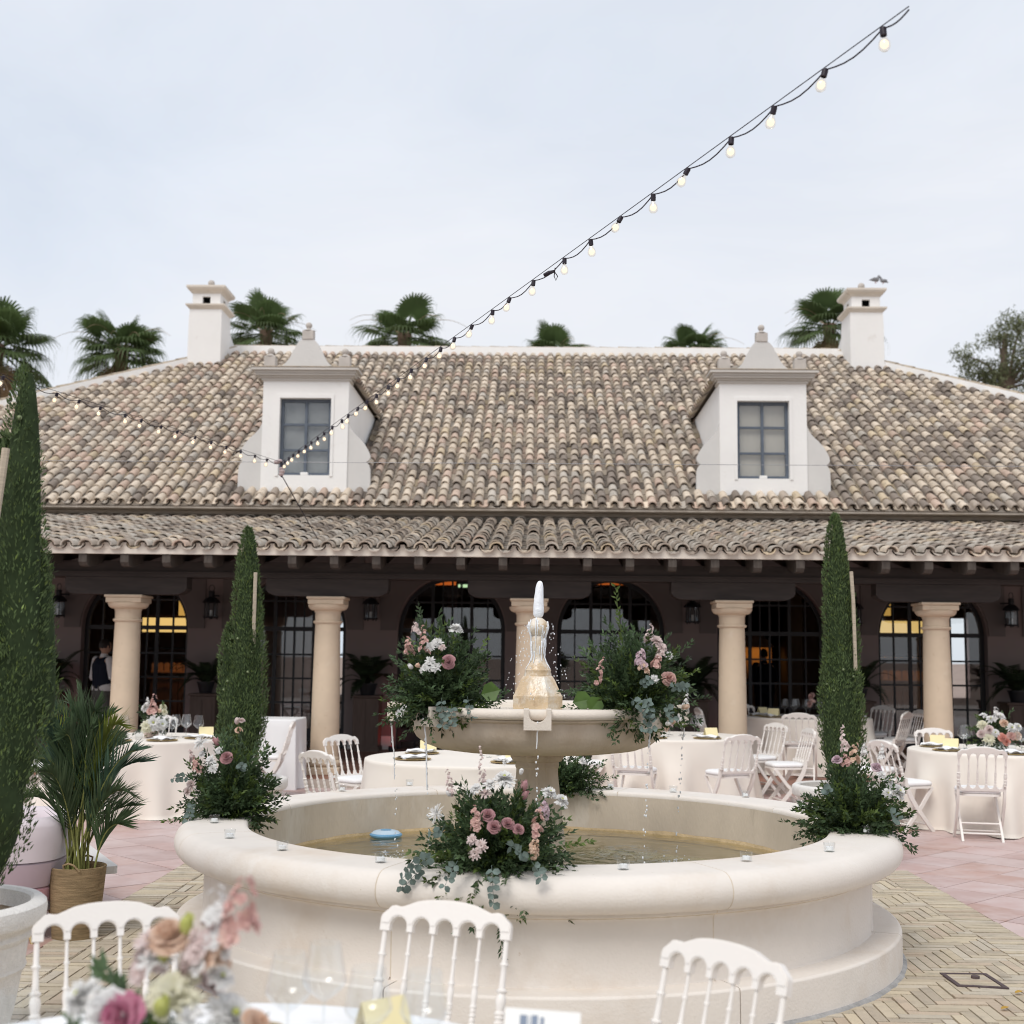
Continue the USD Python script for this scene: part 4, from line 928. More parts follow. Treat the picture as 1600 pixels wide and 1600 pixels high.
B().lathe([(0.0, 0.002), (0.034, 0.002), (0.036, 0.006), (0.040, 0.091), (0.0394, 0.0925), (0.0388, 0.091)], 30).out(tb_, 'glass', M_glassw, 40)
ch_ = proto('charger_plate')
B().lathe([(0.0, 0.004), (0.10, 0.004), (0.155, 0.010), (0.160, 0.014), (0.157, 0.016), (0.10, 0.009), (0.0, 0.009)], 48).out(ch_, 'dish', M_gold, 40)
pl_ = proto('dinner_plate')
B().lathe([(0.0, 0.0), (0.075, 0.0), (0.09, 0.006), (0.132, 0.016), (0.135, 0.019), (0.131, 0.020), (0.088, 0.010), (0.0, 0.006)], 48).out(pl_, 'dish', M_china, 40)
nk_ = proto('folded_napkin')
m = B(); gx, gy = np.meshgrid(np.linspace(-0.06, 0.06, 13), np.linspace(-0.12, 0.14, 21), indexing='ij')
z = 0.028 + 0.012 * np.cos(gx * 45) * (0.6 + 2 * gy) + 0.006 * np.sin(gy * 40) - 0.10 * np.clip(gy - 0.10, 0, 1)
idn = np.arange(13 * 21).reshape(13, 21); Q = np.stack([idn[:-1, :-1], idn[1:, :-1], idn[1:, 1:], idn[:-1, 1:]], -1).reshape(-1, 4)
V0 = np.stack([gx, gy, z], -1).reshape(-1, 3); m.raw(V0, Q); m.raw(V0 - [0, 0, 0.008], Q[:, ::-1]); m.out(nk_, 'cloth', M_napkin, True)
mc_ = proto('menu_card')
m = B(); 
for s in (-1, 1): m.raw([(-0.075, 0, 0.10), (0.075, 0, 0.10), (0.075, s * 0.05, 0.0), (-0.075, s * 0.05, 0.0)], [[0, 1, 2, 3]])
m.out(mc_, 'card', M_menu, False)
TZ = 0.7555
GL = {}
def glass(c, dx, dy, where, kind='wine glass', z=0.0, sc=1.0):
    copy_of(wg if kind == 'wine glass' else tb_, 'wine_glass' if kind == 'wine glass' else 'water_tumbler', f'clear {kind} standing {where}', 'glass', (c[0] + dx, c[1] + dy, TZ + z), random.random() * 6, f'glasses {where}', sc=sc)
def setting(c, ang, where, d=0.66, z=0.0, menu=True, nap=True):
    a = math.radians(ang); x, y = c[0] + d * math.sin(a), c[1] + d * math.cos(a)
    copy_of(ch_, 'charger_plate', f'straw coloured charger plate {where}', 'charger plate', (x, y, TZ + z - 0.002), 0)
    copy_of(pl_, 'dinner_plate', f'white dinner plate on the charger {where}', 'plate', (x, y, TZ + z + 0.009), 0)
    if nap: copy_of(nk_, 'folded_napkin', f'folded white napkin on the plate {where}', 'napkin', (x, y, TZ + z + 0.010), -a + rng.uniform(-0.5, 0.5))
    if menu: copy_of(mc_, 'menu_card', f'pale yellow folded menu card by the plate {where}', 'menu card', (x + 0.05, y + 0.08, TZ + z + 0.02), rng.uniform(-0.5, 0.5))
w = 'on the left table'
for dx, dy in ((-0.38, -0.05), (-0.30, 0.1), (-0.10, -0.28), (0.27, -0.15), (0.33, 0.12), (0.38, -0.2), (0.47, 0.02), (0.42, 0.2), (0.62, -0.05)): glass(TL, dx, dy, w, sc=1.08)
for dx, dy in ((0.1, -0.42), (0.32, -0.35), (-0.3, -0.3)): glass(TL, dx, dy, w, 'tumbler')
for an, s in ((185, 'nearest the camera on the left table'), (145, 'at the front right of the left table'), (100, 'at the right of the left table'), (228, 'at the front left of the left table')): setting(TL, an, s, menu=an in (100, 228))
w = 'on the table behind the fountain'
for dx, dy in ((0.05, 0.2), (0.12, 0.05), (0.2, 0.25), (0.3, 0.1), (0.36, 0.28)): glass(TB, dx, dy, w, sc=0.72)
setting(TB, 238, 'at the near left of the table behind the fountain', 0.62, menu=False); setting(TB, 305, 'at the far left of the table behind the fountain', 0.62); setting(TB, 150, 'at the right of the table behind the fountain', 0.62)
w = 'on the table right of the fountain'
for dx, dy in ((-0.02, 0.1), (0.1, -0.05), (0.14, 0.2), (0.26, 0.02), (0.36, 0.2), (-0.2, 0.1)): glass(TR, dx, dy, w, sc=1.05)
setting(TR, 150, 'at the front right of the table right of the fountain'); setting(TR, 205, 'at the front left of the table right of the fountain', menu=False)
for dx in (-0.1, 0.1): glass(TR, dx - 0.2, -0.3, w, 'tumbler')
w = 'on the shaded porch table'
for dx, dy in ((-0.30, 0.1), (-0.20, -0.05), (-0.12, 0.2), (-0.02, 0.0), (0.06, 0.15), (0.15, -0.05)): glass(TP, dx, dy, w, z=0.1, sc=1.1)
setting(TP, 240, 'at the left of the porch table', z=0.1); setting(TP, 110, 'at the right of the porch table', z=0.1); setting(TP, 275, 'at the back left of the porch table', z=0.1)
w = 'on the right table'
for dx, dy in ((-0.38, 0.0), (-0.30, 0.14), (-0.20, -0.05), (0.1, -0.3), (0.30, -0.15), (0.36, 0.1), (0.46, -0.05), (0.42, 0.22)): glass(TT, dx, dy, w, sc=1.1)
for dx, dy in ((-0.02, -0.36), (0.24, -0.36), (-0.25, -0.3)): glass(TT, dx, dy, w, 'tumbler')
setting(TT, 248, 'at the near left of the right table'); setting(TT, 300, 'at the far left of the right table'); setting(TT, 190, 'at the front of the right table', menu=False)
# foreground table: glasses, plate with napkin, cutlery, card
for (px, y), s in (((452, 2.99), 'left of the pair in the foreground'), ((508, 3.09), 'tallest looking of the foreground glasses'), ((577, 2.86), 'third from the left in the foreground'), ((664, 2.84), 'rightmost of the foreground glasses'), ((28, 2.62), 'at the lower left corner of the foreground')):
    p = ony(px, 1500, y); copy_of(wg, 'wine_glass', f'clear wine glass, blurred, {s}', 'glass', (p[0], y, TZ), 0.3, None)
pl = np.array([-0.42, 3.02])
copy_of(ch_, 'charger_plate', 'wooden charger plate on the foreground table behind the glasses', 'charger plate', (pl[0], pl[1], TZ), 0)
copy_of(pl_, 'dinner_plate', 'white plate on the foreground table under a folded napkin', 'plate', (pl[0], pl[1], TZ + 0.01), 0)
copy_of(nk_, 'folded_napkin', 'folded white napkin on the plate in the foreground', 'napkin', (pl[0], pl[1], TZ + 0.012), 0.9)
copy_of(mc_, 'menu_card', 'pale yellow card tucked into the foreground napkin', 'menu card', (pl[0] + 0.07, pl[1] + 0.03, TZ + 0.03), 0.7, sc=0.8)
M_print = MAT('card_print', (0.22, 0.26, 0.33), 0.8, 0.1)
M_card = MAT('white_card', (0.80, 0.79, 0.76), 0.8, 0.1, 0.02, 5)
cd = thing('table_card', 'white standing card with a small blue grey emblem at the right of the foreground table', 'card', (0.012, 2.90, TZ), math.radians(-12))
B().box((-0.085, -0.002, 0), (0.085, 0.002, 0.125), R=rotx(-0.2)).out(cd, 'card', M_card, 20)
m = B()
for x0, x1, z0, z1 in ((-0.050, -0.034, 0.05, 0.112), (-0.030, -0.028, 0.06, 0.11), (-0.024, -0.010, 0.05, 0.113), (-0.033, -0.006, 0.083, 0.088), (-0.004, 0.004, 0.055, 0.11)): m.box((x0, -0.0032, z0), (x1, -0.0024, z1), R=rotx(-0.2))
m.out(cd, 'printed_emblem', M_print, 20)
for k, (dx, s) in enumerate(((0.0, 'left'), (0.03, 'right'))):
    kn = thing('gold_knife', f'gold coloured table knife on the foreground cloth, {s} of two', 'cutlery', (-0.17 + dx, 2.87, TZ + 0.003), math.radians(-40))
    B().tube([(0, -0.1, 0.002), (0, 0.0, 0.003)], [0.004, 0.0045], 8, flat=0.6).out(kn, 'handle', M_brass, 40)
    B().box((-0.006, 0.0, 0.001), (0.006, 0.11, 0.003)).out(kn, 'blade', M_brass, 20)
for x, y, s in ((-0.60, 2.93, 'beside the glasses'),):
    wv = thing('woven_candle_holder', 'small woven textured candle bowl beside the foreground glasses', 'candle holder', (x, y, TZ))
    B().lathe([(0.0, 0.0), (0.03, 0.0), (0.048, 0.02), (0.052, 0.045), (0.045, 0.075), (0.042, 0.075), (0.047, 0.045), (0.03, 0.01), (0, 0.01)], 30).out(wv, 'bowl', MAT('woven_cane', (0.55, 0.46, 0.32), 0.8, 0.2, 0.5, 60, 0.8, 180), 40)
    B().lathe([(0, 0.01), (0.03, 0.012), (0.03, 0.05), (0, 0.05)], 20).out(wv, 'candle', M_wax, 40)
# ---------------------------------------------------------------- leaves and flowers
def leaf_arrays(p, d, n, L, W, kind='lance', fold=0.25):
    """many leaves at once: p base, d along, n face normal, length L, width W"""
    p, d, n = (np.asarray(x, float) for x in (p, d, n)); N = len(p)
    L = np.broadcast_to(L, N)[:, None]; W = np.broadcast_to(W, N)[:, None]
    d = d / np.maximum(np.linalg.norm(d, axis=1, keepdims=True), 1e-9)
    s = np.cross(d, n); s /= np.maximum(np.linalg.norm(s, axis=1, keepdims=True), 1e-9); n = np.cross(s, d)
    if kind == 'lance':
        q = [(0, 0, 0), (.42, -.5, fold * .5), (.48, 0, 0), (.42, .5, fold * .5), (1, 0, -.15)]; F = [(0, 1, 2), (0, 2, 3), (1, 4, 2), (2, 4, 3)]
    elif kind == 'round':
        q = [(0, 0, 0), (.25, -.42, .1), (.65, -.5, .12), (1, 0, 0), (.65, .5, .12), (.25, .42, .1), (.5, 0, 0)]; F = [(6, 0, 1), (6, 1, 2), (6, 2, 3), (6, 3, 4), (6, 4, 5), (6, 5, 0)]
    elif kind == 'blade':
        q = [(0, -.5, 0), (0, .5, 0), (.55, -.45, 0), (.55, .45, 0), (1, 0, -.35)]; F = [(0, 2, 1), (1, 2, 3), (2, 4, 3)]
    V = np.stack([p + d * L * a + s * W * b + n * W * c for a, b, c in q], 1).reshape(-1, 3); k = len(q)
    F = (np.arange(N)[:, None, None] * k + np.array(F)[None]).reshape(-1, 3)
    return V, F, k
def rdir(r, n, up=0.0):
    v = r.normal(size=(n, 3)); v[:, 2] += up; return v / np.linalg.norm(v, axis=1, keepdims=True)
def orient(v, n, spin=0.0):
    """turns arrays modelled along +z so that +z points along n"""
    a, b, c = frame(n); M = np.array([a, b, c]); cs, sn = math.cos(spin), math.sin(spin)
    return (v @ np.array([[cs, sn, 0], [-sn, cs, 0], [0, 0, 1.0]])) @ M
def petal(r0, r1, w, lift, curl, az, z0=0.0, k=4):
    """a curved petal as a small grid: from radius r0 to r1, rising lift, its lip curled"""
    t = np.linspace(0, 1, k); u = np.linspace(-1, 1, 4); V = []
    for a in t:
        wd = w * math.sin(PI * (0.18 + 0.72 * a)) ** 0.7
        for b in u:
            r = r0 + (r1 - r0) * (a ** 1.0); z = z0 + lift * a - curl * a ** 3 + 0.25 * wd * b * b
            V.append((r, b * wd, z))
    V = np.array(V); F = [[i * 4 + j, (i + 1) * 4 + j, (i + 1) * 4 + j + 1, i * 4 + j + 1] for i in range(k - 1) for j in range(3)]
    c, s = math.cos(az), math.sin(az); V = V @ np.array([[c, s, 0], [-s, c, 0], [0, 0, 1.0]])
    return V, F
def fl_rose(R, r):
    m = B(); az = r.uniform(0, 6)
    for lay, (r0, r1, n, lift, curl, z0) in enumerate(((.02, .16, 3, .62, 0, .18), (.06, .30, 4, .62, .02, .10), (.10, .48, 5, .58, .08, .03), (.14, .72, 6, .46, .20, -.04), (.16, .95, 7, .26, .30, -.10))):
        for i in range(n):
            az += 2 * PI / n + r.normal(0, .12); v, f = petal(r0 * R, r1 * R, (0.22 + 0.16 * lay / 2) * R * 1.25, lift * R, curl * R, az + lay * .5, z0 * R); m.raw(v, f)
    m.ball((0, 0, -0.05 * R), 0.22 * R, 1); return m
def fl_mum(R, r, layers=6, n=22, wd=.115):
    m = B()
    for lay in range(layers):
        t = lay / max(1, layers - 1)
        for i in range(n):
            az = 2 * PI * (i + .5 * (lay % 2)) / n + r.normal(0, .07); q = R * (1 - .55 * t) * r.uniform(.88, 1.06)
            v, f = petal(.08 * R, q, wd * R, (.10 + .42 * t) * R, (.18 - .1 * t) * R * r.uniform(.3, 1.6), az, .04 * lay * R, 3); m.raw(v, f)
    return m
def fl_stock(H, r, w=.022):
    """a spike of small ruffled blossoms along +z"""
    m = B(); n = 17
    for i in range(n):
        t = i / n; a = 2.4 * i + r.normal(0, .3); R = w * (1.12 - .72 * t) * r.uniform(.85, 1.15); c = np.array([math.cos(a) * R * .9, math.sin(a) * R * .9, H * t])
        nn = np.array([math.cos(a), math.sin(a), .35 + .8 * t])
        q = B()
        for k in range(5): v, f = petal(.05 * R, .85 * R, .42 * R, .3 * R, .15 * R, 2 * PI * k / 5 + r.normal(0, .2), 0, 3); q.raw(v, f)
        for k in range(3): v, f = petal(.03 * R, .5 * R, .3 * R, .4 * R, .05 * R, 2 * PI * k / 3 + 1, .05 * R, 3); q.raw(v, f)
        v, f = q.arrays(); m.raw(orient(v, nn) + c, f)
    return m
def PETAL(name, c1, c2, scale=60): 
    c1, c2 = np.array(c1), np.array(c2)
    return usdkit.material(stage, '/World/Looks/' + name, {'g': ('geometry', {}), 'n': ('noise_texture', {'scale': scale, 'detail': 3.0}), 'r': ('rgb_ramp', {'ramp': [(0.3, tuple(c1)), (0.7, tuple(c2))]}),
        'p': ('principled_bsdf', {'roughness': 0.6, 'specular_ior_level': 0.2, 'sheen_weight': 0.1}), 't': ('translucent_bsdf', {}), 'm': ('mix_closure', {'fac': 0.3})},
        [('g.position', 'n.vector'), ('n.fac', 'r.fac'), ('r.color', 'p.base_color'), ('r.color', 't.color'), ('p.BSDF', 'm.closure1'), ('t.BSDF', 'm.closure2')], surface='m.closure')
PT = {'white': PETAL('petal_white', (0.76, 0.75, 0.73), (0.84, 0.83, 0.81)), 'mauve': PETAL('petal_mauve', (0.42, 0.22, 0.235), (0.56, 0.33, 0.33)), 'blush': PETAL('petal_blush', (0.66, 0.52, 0.49), (0.78, 0.69, 0.66)),
      'pink': PETAL('petal_pink', (0.60, 0.36, 0.34), (0.72, 0.52, 0.44)), 'lilac': PETAL('petal_lilac', (0.55, 0.40, 0.47), (0.70, 0.57, 0.58)), 'peach': PETAL('petal_peach', (0.68, 0.47, 0.34), (0.78, 0.62, 0.50)),
      'cream': PETAL('petal_cream', (0.74, 0.71, 0.52), (0.80, 0.78, 0.66)), 'coral': PETAL('petal_coral', (0.66, 0.28, 0.22), (0.72, 0.40, 0.33)), 'lime': PETAL('petal_lime', (0.45, 0.48, 0.12), (0.60, 0.60, 0.22)), 'rose': PETAL('petal_rose', (0.50, 0.16, 0.26), (0.62, 0.30, 0.38))}
M_leaf = LEAF('bouquet_leaf', (0.058, 0.092, 0.042), 0.45, 0.25, 0.42, 22, tint=True)
M_euc = LEAF('eucalyptus_leaf', (0.14, 0.185, 0.165), 0.3, 0.2, 0.55, 20)
M_galax = LEAF('broad_leaf', (0.085, 0.15, 0.035), 0.25, 0.3, 0.4, 12)
M_stem = MAT('green_stem', (0.10, 0.14, 0.04), 0.6, 0.2, 0.2, 20)
SP = {'rose': 'rose', 'mum': 'chrysanthemum', 'daisy': 'daisy', 'stock': 'stock_spike', 'spider': 'spider_chrysanthemum', 'bud': 'flower_bud'}
def bouquet(label, base, rad, hang, flowers, eucs, nstem=170, seed=1, big=(), name='flower_arrangement', cat='flower arrangement', leaf=0.030, face=None, thin=0.0, up=0.55):
    """rad = (half width, half depth, height) of the dome of green over the base; hang = how far it droops; flowers and eucs by where the photograph shows them"""
    r = np.random.default_rng(seed); base = np.asarray(base, float)
    t = thing(name, label, cat, base); rad = np.asarray(rad, float)
    P, D, N_, L, W, C = [], [], [], [], [], []; st = B()
    for i in range(nstem):
        d = rdir(r, 1, up)[0]
        if d[2] < 0: d[2] *= 0.6
        reach = 1 / math.sqrt(((d / np.where(d[2] > 0, rad, [rad[0], rad[1], max(hang, 1e-3)])) ** 2).sum())
        ln = reach * (0.28 + 0.78 * r.random() ** 0.6) * (1 + (r.random() < 0.12) * r.uniform(0.1, 0.28)); n = max(5, int(ln / (leaf * 0.42)))
        side = np.cross(d, [0, 0, 1.0]); side /= max(np.linalg.norm(side), 1e-6); s = np.linspace(0, 1, n)
        bend = r.uniform(-0.05, 0.25) * ln
        q = np.outer(s * ln, d) + np.outer(s ** 2, [0, 0, -bend]) + np.outer(np.sin(s * 3) * r.normal(0, .02), side)
        tone_ = np.array([1, 1, 1.0]) * r.uniform(0.55, 1.35) * (np.array([1.35, 1.25, 0.7]) if r.random() < 0.22 else 1)
        tn = np.gradient(q, axis=0)
        for k in range(int(n * (0.18 + 0.2 * r.random())), n):
            for sg_ in (-1, 1):
                if r.random() < 0.12: continue
                tk = tn[k] / np.linalg.norm(tn[k]); sv = np.cross(tk, rdir(r, 1, .8)[0]); sv /= max(np.linalg.norm(sv), 1e-6)
                P.append(q[k]); D.append(tk * r.uniform(.5, 1.0) + sg_ * sv * r.uniform(.5, 1)); N_.append(np.cross(sv, tk) + r.normal(0, .5, 3)); L.append(leaf * r.uniform(.65, 1.2)); W.append(leaf * r.uniform(.32, .52)); C.append(tone_ * r.uniform(.85, 1.15))
        P.append(q[-1]); D.append(tn[-1]); N_.append(rdir(r, 1)[0]); L.append(leaf); W.append(leaf * .35); C.append(tone_ * 1.1)
        if i % 3 == 0: st.tube(q[::max(1, n // 5)], 0.0013, 4, cap=False)
    v, f, k = leaf_arrays(P, D, N_, L, W)
    m = B(); m.raw(v, f, np.repeat(np.array(C), k, 0)); m.out(t, 'foliage', M_leaf, False, kind='stuff')
    if st.v: st.out(t, 'stems', M_stem, True, kind='stuff')
    def surf(px, py, inset=0.92):
        d = ray(px, py); o = np.array([0, 0, CAM_H]); c = base + [0, 0, 0.0]
        R_ = rad * inset; e = o - c; zr = R_.copy()
        A = ((d / zr) ** 2).sum(); Bq = 2 * (e * d / zr ** 2).sum(); Cq = ((e / zr) ** 2).sum() - 1; disc = Bq * Bq - 4 * A * Cq
        p = o + d * ((-Bq - math.sqrt(disc)) / (2 * A)) if disc > 0 else o + d * ((base[1] - 0.25 * rad[1]) / d[1])
        nn = (p - c) / rad ** 2; nn /= np.linalg.norm(nn); return p - base, nn
    for kind, col, px, py, R, *rest in flowers:
        p, nn = surf(px, py); R = R * 1.0
        axis = nn + np.array([0, -0.35, 0.25]) if not rest else np.array(rest[0], float)
        if kind == 'rose': m = fl_rose(R, r)
        elif kind == 'mum': m = fl_mum(R, r)
        elif kind == 'daisy': m = fl_mum(R * 1.1, r, 3, 16, .15)
        elif kind == 'spider': m = fl_mum(R, r, 4, 16, .06)
        elif kind == 'bud': m = B(); m.ball((0, 0, R * .6), R, 2, (.72, .72, 1.2)); [m.raw(*petal(.1 * R, .75 * R, .5 * R, 1.2 * R, -.5 * R, az, 0)) for az in (0, 2.1, 4.2)]
        elif kind == 'stock': m = fl_stock(R, r, 0.021 if len(rest) < 2 else rest[1]); axis = np.array(rest[0] if rest and rest[0] is not None else (r.normal(0, .15) + nn[0] * .3, -0.25, 1.0))
        m.v = [orient(v_, axis, r.uniform(0, 6)) + p for v_ in m.v]
        m.out(t, SP[kind], PT[col], 50)
        if kind == 'mum' and col == 'white': q = B(); q.raw(orient(np.array(trimesh.creation.icosphere(1, R * .13).vertices) + [0, 0, R * .42], axis) + p, trimesh.creation.icosphere(1, 1).faces); q.out(t, 'flower_centre', PT['lime'], True)
    for px, py, dx, dz_, n in eucs:
        p, nn = surf(px, py, 1.0); d = np.array([dx, nn[1] * .4, dz_]); d /= np.linalg.norm(d); q = B(); pts = [p + d * 0.026 * i + np.array([0, 0, -0.0012 * i * i]) for i in range(n)]
        q.tube(pts, 0.0012, 4)
        for i in range(1, n):
            for sg_ in (-1, 1):
                s_ = np.cross(d, [0, 1, 0.3]) * sg_; v, f, _ = leaf_arrays([pts[i]], [d * .3 + s_ + r.normal(0, .25, 3)], [np.array([0, -1, .5]) + r.normal(0, .4, 3)], 0.036 * r.uniform(.7, 1.15), 0.034 * r.uniform(.7, 1.1), 'round'); q.raw(v, f)
        q.out(t, 'eucalyptus_sprig', M_euc, False)
    for px, py, dx, dz_, s_ in big:
        p, nn = surf(px, py, 0.9); v, f, _ = leaf_arrays([p], [(dx, -.1, dz_)], [(0.2, -1, .3)], s_, s_ * 1.0, 'round'); B().raw(v, f).out(t, 'broad_leaf', M_galax, False)
    return t
bouquet('largest bouquet, white chrysanthemums and mauve roses, hanging over the front rim of the fountain', (-0.185, 5.97, 0.72), (0.38, 0.30, 0.36), 0.30,
    [('mum', 'white', 788, 1219, .056, (0.05, -.45, .9)), ('spider', 'white', 683, 1272, .055, (-.8, -.5, .3)), ('mum', 'white', 858, 1240, .040), ('mum', 'white', 876, 1252, .042), ('daisy', 'white', 745, 1232, .032), ('daisy', 'white', 765, 1226, .034), ('daisy', 'blush', 758, 1240, .030), ('daisy', 'white', 736, 1240, .026),
     ('daisy', 'blush', 738, 1313, .028), ('daisy', 'blush', 752, 1322, .030), ('daisy', 'blush', 742, 1334, .028), ('rose', 'mauve', 762, 1274, .036), ('rose', 'mauve', 772, 1292, .034), ('rose', 'mauve', 793, 1288, .034), ('rose', 'mauve', 810, 1296, .028), ('bud', 'mauve', 818, 1232, .022), ('bud', 'mauve', 819, 1246, .020),
     ('stock', 'pink', 838, 1300, .13, (.15, -.3, 1)), ('stock', 'pink', 744, 1292, .10, (-.1, -.3, 1)), ('stock', 'blush', 755, 1222, .17, (-.1, -.05, 1), .014), ('stock', 'blush', 706, 1242, .12, (-.2, -.05, 1), .015), ('stock', 'lilac', 848, 1272, .07, (.2, -.4, 1)), ('stock', 'peach', 832, 1330, .07, (.2, -.5, .8)), ('bud', 'white', 814, 1208, .014), ('bud', 'white', 702, 1242, .014)],
    [(680, 1335, -.9, -.35, 7), (665, 1352, -.8, -.6, 6), (700, 1300, -.7, .1, 4), (768, 1352, .1, -1, 6), (790, 1318, .6, -.2, 5), (830, 1345, .5, -.6, 4), (715, 1345, -.5, -.8, 5)], 620, 21, leaf=0.034)
bouquet('bouquet on the left rim of the fountain in front of the slim cypress, with one dusty pink rose', onz(357, 1274, 0.70) + [0, 0.03, 0], (0.30, 0.26, 0.50), 0.06,
    [('spider', 'white', 315, 1160, .062), ('rose', 'mauve', 354, 1184, .042), ('daisy', 'white', 329, 1188, .034), ('daisy', 'white', 332, 1201, .032), ('daisy', 'white', 316, 1179, .028), ('rose', 'blush', 378, 1126, .022), ('bud', 'blush', 370, 1129, .02), ('rose', 'peach', 373, 1141, .027), ('bud', 'mauve', 340, 1162, .024), ('daisy', 'blush', 299, 1226, .038), ('daisy', 'blush', 294, 1236, .034), ('stock', 'pink', 309, 1203, .08), ('stock', 'blush', 302, 1188, .07, (-.3, -.2, 1), .015), ('daisy', 'white', 342, 1172, .026)],
    [(302, 1250, -.2, -1, 6), (300, 1214, -1, .1, 5), (296, 1268, .1, -1, 4), (372, 1205, .3, .4, 4)], 560, 22, leaf=0.034)
bouquet('bouquet on the right rim of the fountain before the right cypress, topped by pale pink stocks', onz(1338, 1296, 0.70) + [0, 0.03, 0], (0.32, 0.27, 0.42), 0.07,
    [('stock', 'blush', 1321, 1172, .15, (-.15, -.1, 1), .019), ('stock', 'peach', 1334, 1192, .12, (.05, -.2, 1), .024), ('stock', 'pink', 1322, 1194, .06, (-.1, -.2, 1)), ('rose', 'lilac', 1308, 1187, .034), ('rose', 'lilac', 1369, 1200, .038), ('bud', 'mauve', 1313, 1192, .02), ('mum', 'white', 1402, 1238, .055), ('mum', 'white', 1388, 1221, .036), ('mum', 'white', 1386, 1240, .034), ('daisy', 'white', 1378, 1211, .03), ('stock', 'white', 1377, 1186, .09, (.1, -.1, 1), .015), ('stock', 'white', 1350, 1180, .08, (.1, -.1, 1), .015)],
    [(1385, 1265, .4, -.3, 4), (1300, 1240, -.4, .3, 4)], 620, 23, leaf=0.034)
bouquet('bouquet on the left edge of the raised bowl, with one open mauve rose and white daisies', (-0.55, 7.30, 1.375), (0.32, 0.25, 0.55), 0.12,
    [('stock', 'pink', 663, 1018, .15, (-.05, -.1, 1), .022), ('stock', 'blush', 650, 988, .06, (-.1, -.1, 1), .018), ('rose', 'mauve', 701, 1034, .045, (0, -1, .35)), ('mum', 'white', 712, 984, .048, (.1, -.3, .9)), ('daisy', 'white', 672, 1010, .030), ('daisy', 'white', 684, 1004, .032), ('daisy', 'blush', 691, 1011, .022), ('daisy', 'white', 672, 1033, .030), ('daisy', 'white', 664, 1046, .032), ('daisy', 'white', 681, 1042, .032), ('stock', 'pink', 640, 1022, .10, (-.15, -.1, 1)), ('bud', 'white', 643, 1043, .018), ('bud', 'peach', 654, 1041, .018), ('daisy', 'white', 624, 1115, .026), ('daisy', 'white', 632, 1108, .022)],
    [(690, 1090, .1, -1, 6), (730, 1088, .3, -.9, 5), (706, 1100, 0, -1, 5)], 620, 24, big=[(752, 1085, 1, .25, .11)], leaf=0.034, up=0.65)
bouquet('bouquet on the right edge of the raised bowl, loose, with blush stocks and a protea', (0.53, 7.32, 1.375), (0.36, 0.25, 0.50), 0.14,
    [('stock', 'blush', 1012, 1002, .10, (.25, -.1, 1), .02), ('mum', 'blush', 1026, 1002, .04), ('mum', 'blush', 1034, 1012, .036), ('stock', 'lilac', 1001, 1038, .09, (0, -.2, 1), .026), ('stock', 'peach', 1004, 1050, .06, (0, -.2, 1), .026), ('stock', 'pink', 1024, 1042, .07, (.3, -.2, 1), .022), ('stock', 'blush', 1032, 1026, .06, (.1, -.2, 1)), ('rose', 'pink', 1045, 1060, .048), ('daisy', 'white', 1046, 1024, .026), ('stock', 'pink', 930, 1068, .16, (.35, -.2, 1), .020), ('daisy', 'white', 1022, 1062, .028), ('stock', 'white', 1070, 1110, .10, (.1, -.2, 1), .016), ('bud', 'peach', 1068, 1105, .02), ('bud', 'peach', 1050, 1128, .018), ('daisy', 'white', 1060, 1122, .022), ('bud', 'white', 1042, 1131, .018)],
    [(1010, 1085, .2, -1, 7), (1020, 1100, -.4, -.8, 6), (1045, 1075, .9, .2, 5), (1000, 1075, .5, .6, 4), (985, 1090, .7, -.5, 5), (1040, 1100, .5, -.9, 4)], 600, 25, big=[(925, 1092, -1, -.2, .11), (938, 1090, -.6, -.8, .1)], leaf=0.035, up=0.6)
bouquet('small round green bouquet on the back rim of the fountain, behind the pedestal', (0.18, 9.52, 0.70), (0.40, 0.16, 0.30), 0.03, [('daisy', 'white', 910, 1188, .03), ('daisy', 'white', 790, 1190, .03)], [], 420, 26, leaf=0.034)
# table centrepieces
M_vase = GLASS('vase_glass', (0.9, 0.93, 0.92), 0.03)
def centrepiece(label, c, flowers, rad, n, seed, z=0.0, leaf=0.035):
    b = np.array([c[0], c[1], 0.757 + z])
    t = bouquet(label, b + [0, 0, 0.10], rad, 0.08, flowers, [], n, seed, leaf=leaf, cat='centrepiece', name='table_centrepiece')
    B().lathe([(0, -0.098), (0.06, -0.098), (0.075, -0.09), (0.082, 0.0), (0.078, 0.0), (0.07, -0.085)], 30).out(t, 'bowl_vase', MAT('pink_vase', (0.55, 0.42, 0.37), 0.3, 0.4, 0.1, 8) if seed == 31 else M_vase, 40)
centrepiece('flower centrepiece on the left table with a tall pink stock and white hydrangea', (TL[0] + 0.12, TL[1] - 0.05), [('mum', 'white', 240, 1130, .09), ('mum', 'cream', 230, 1136, .08), ('mum', 'white', 253, 1132, .07), ('stock', 'pink', 239, 1112, .19, (.05, 0, 1), .034), ('stock', 'white', 230, 1110, .14, (-.1, 0, 1), .03), ('rose', 'pink', 236, 1111, .05), ('rose', 'cream', 255, 1105, .045), ('rose', 'cream', 257, 1113, .04), ('mum', 'white', 227, 1106, .05), ('bud', 'peach', 249, 1112, .03)], (0.22, 0.18, 0.30), 60, 31)
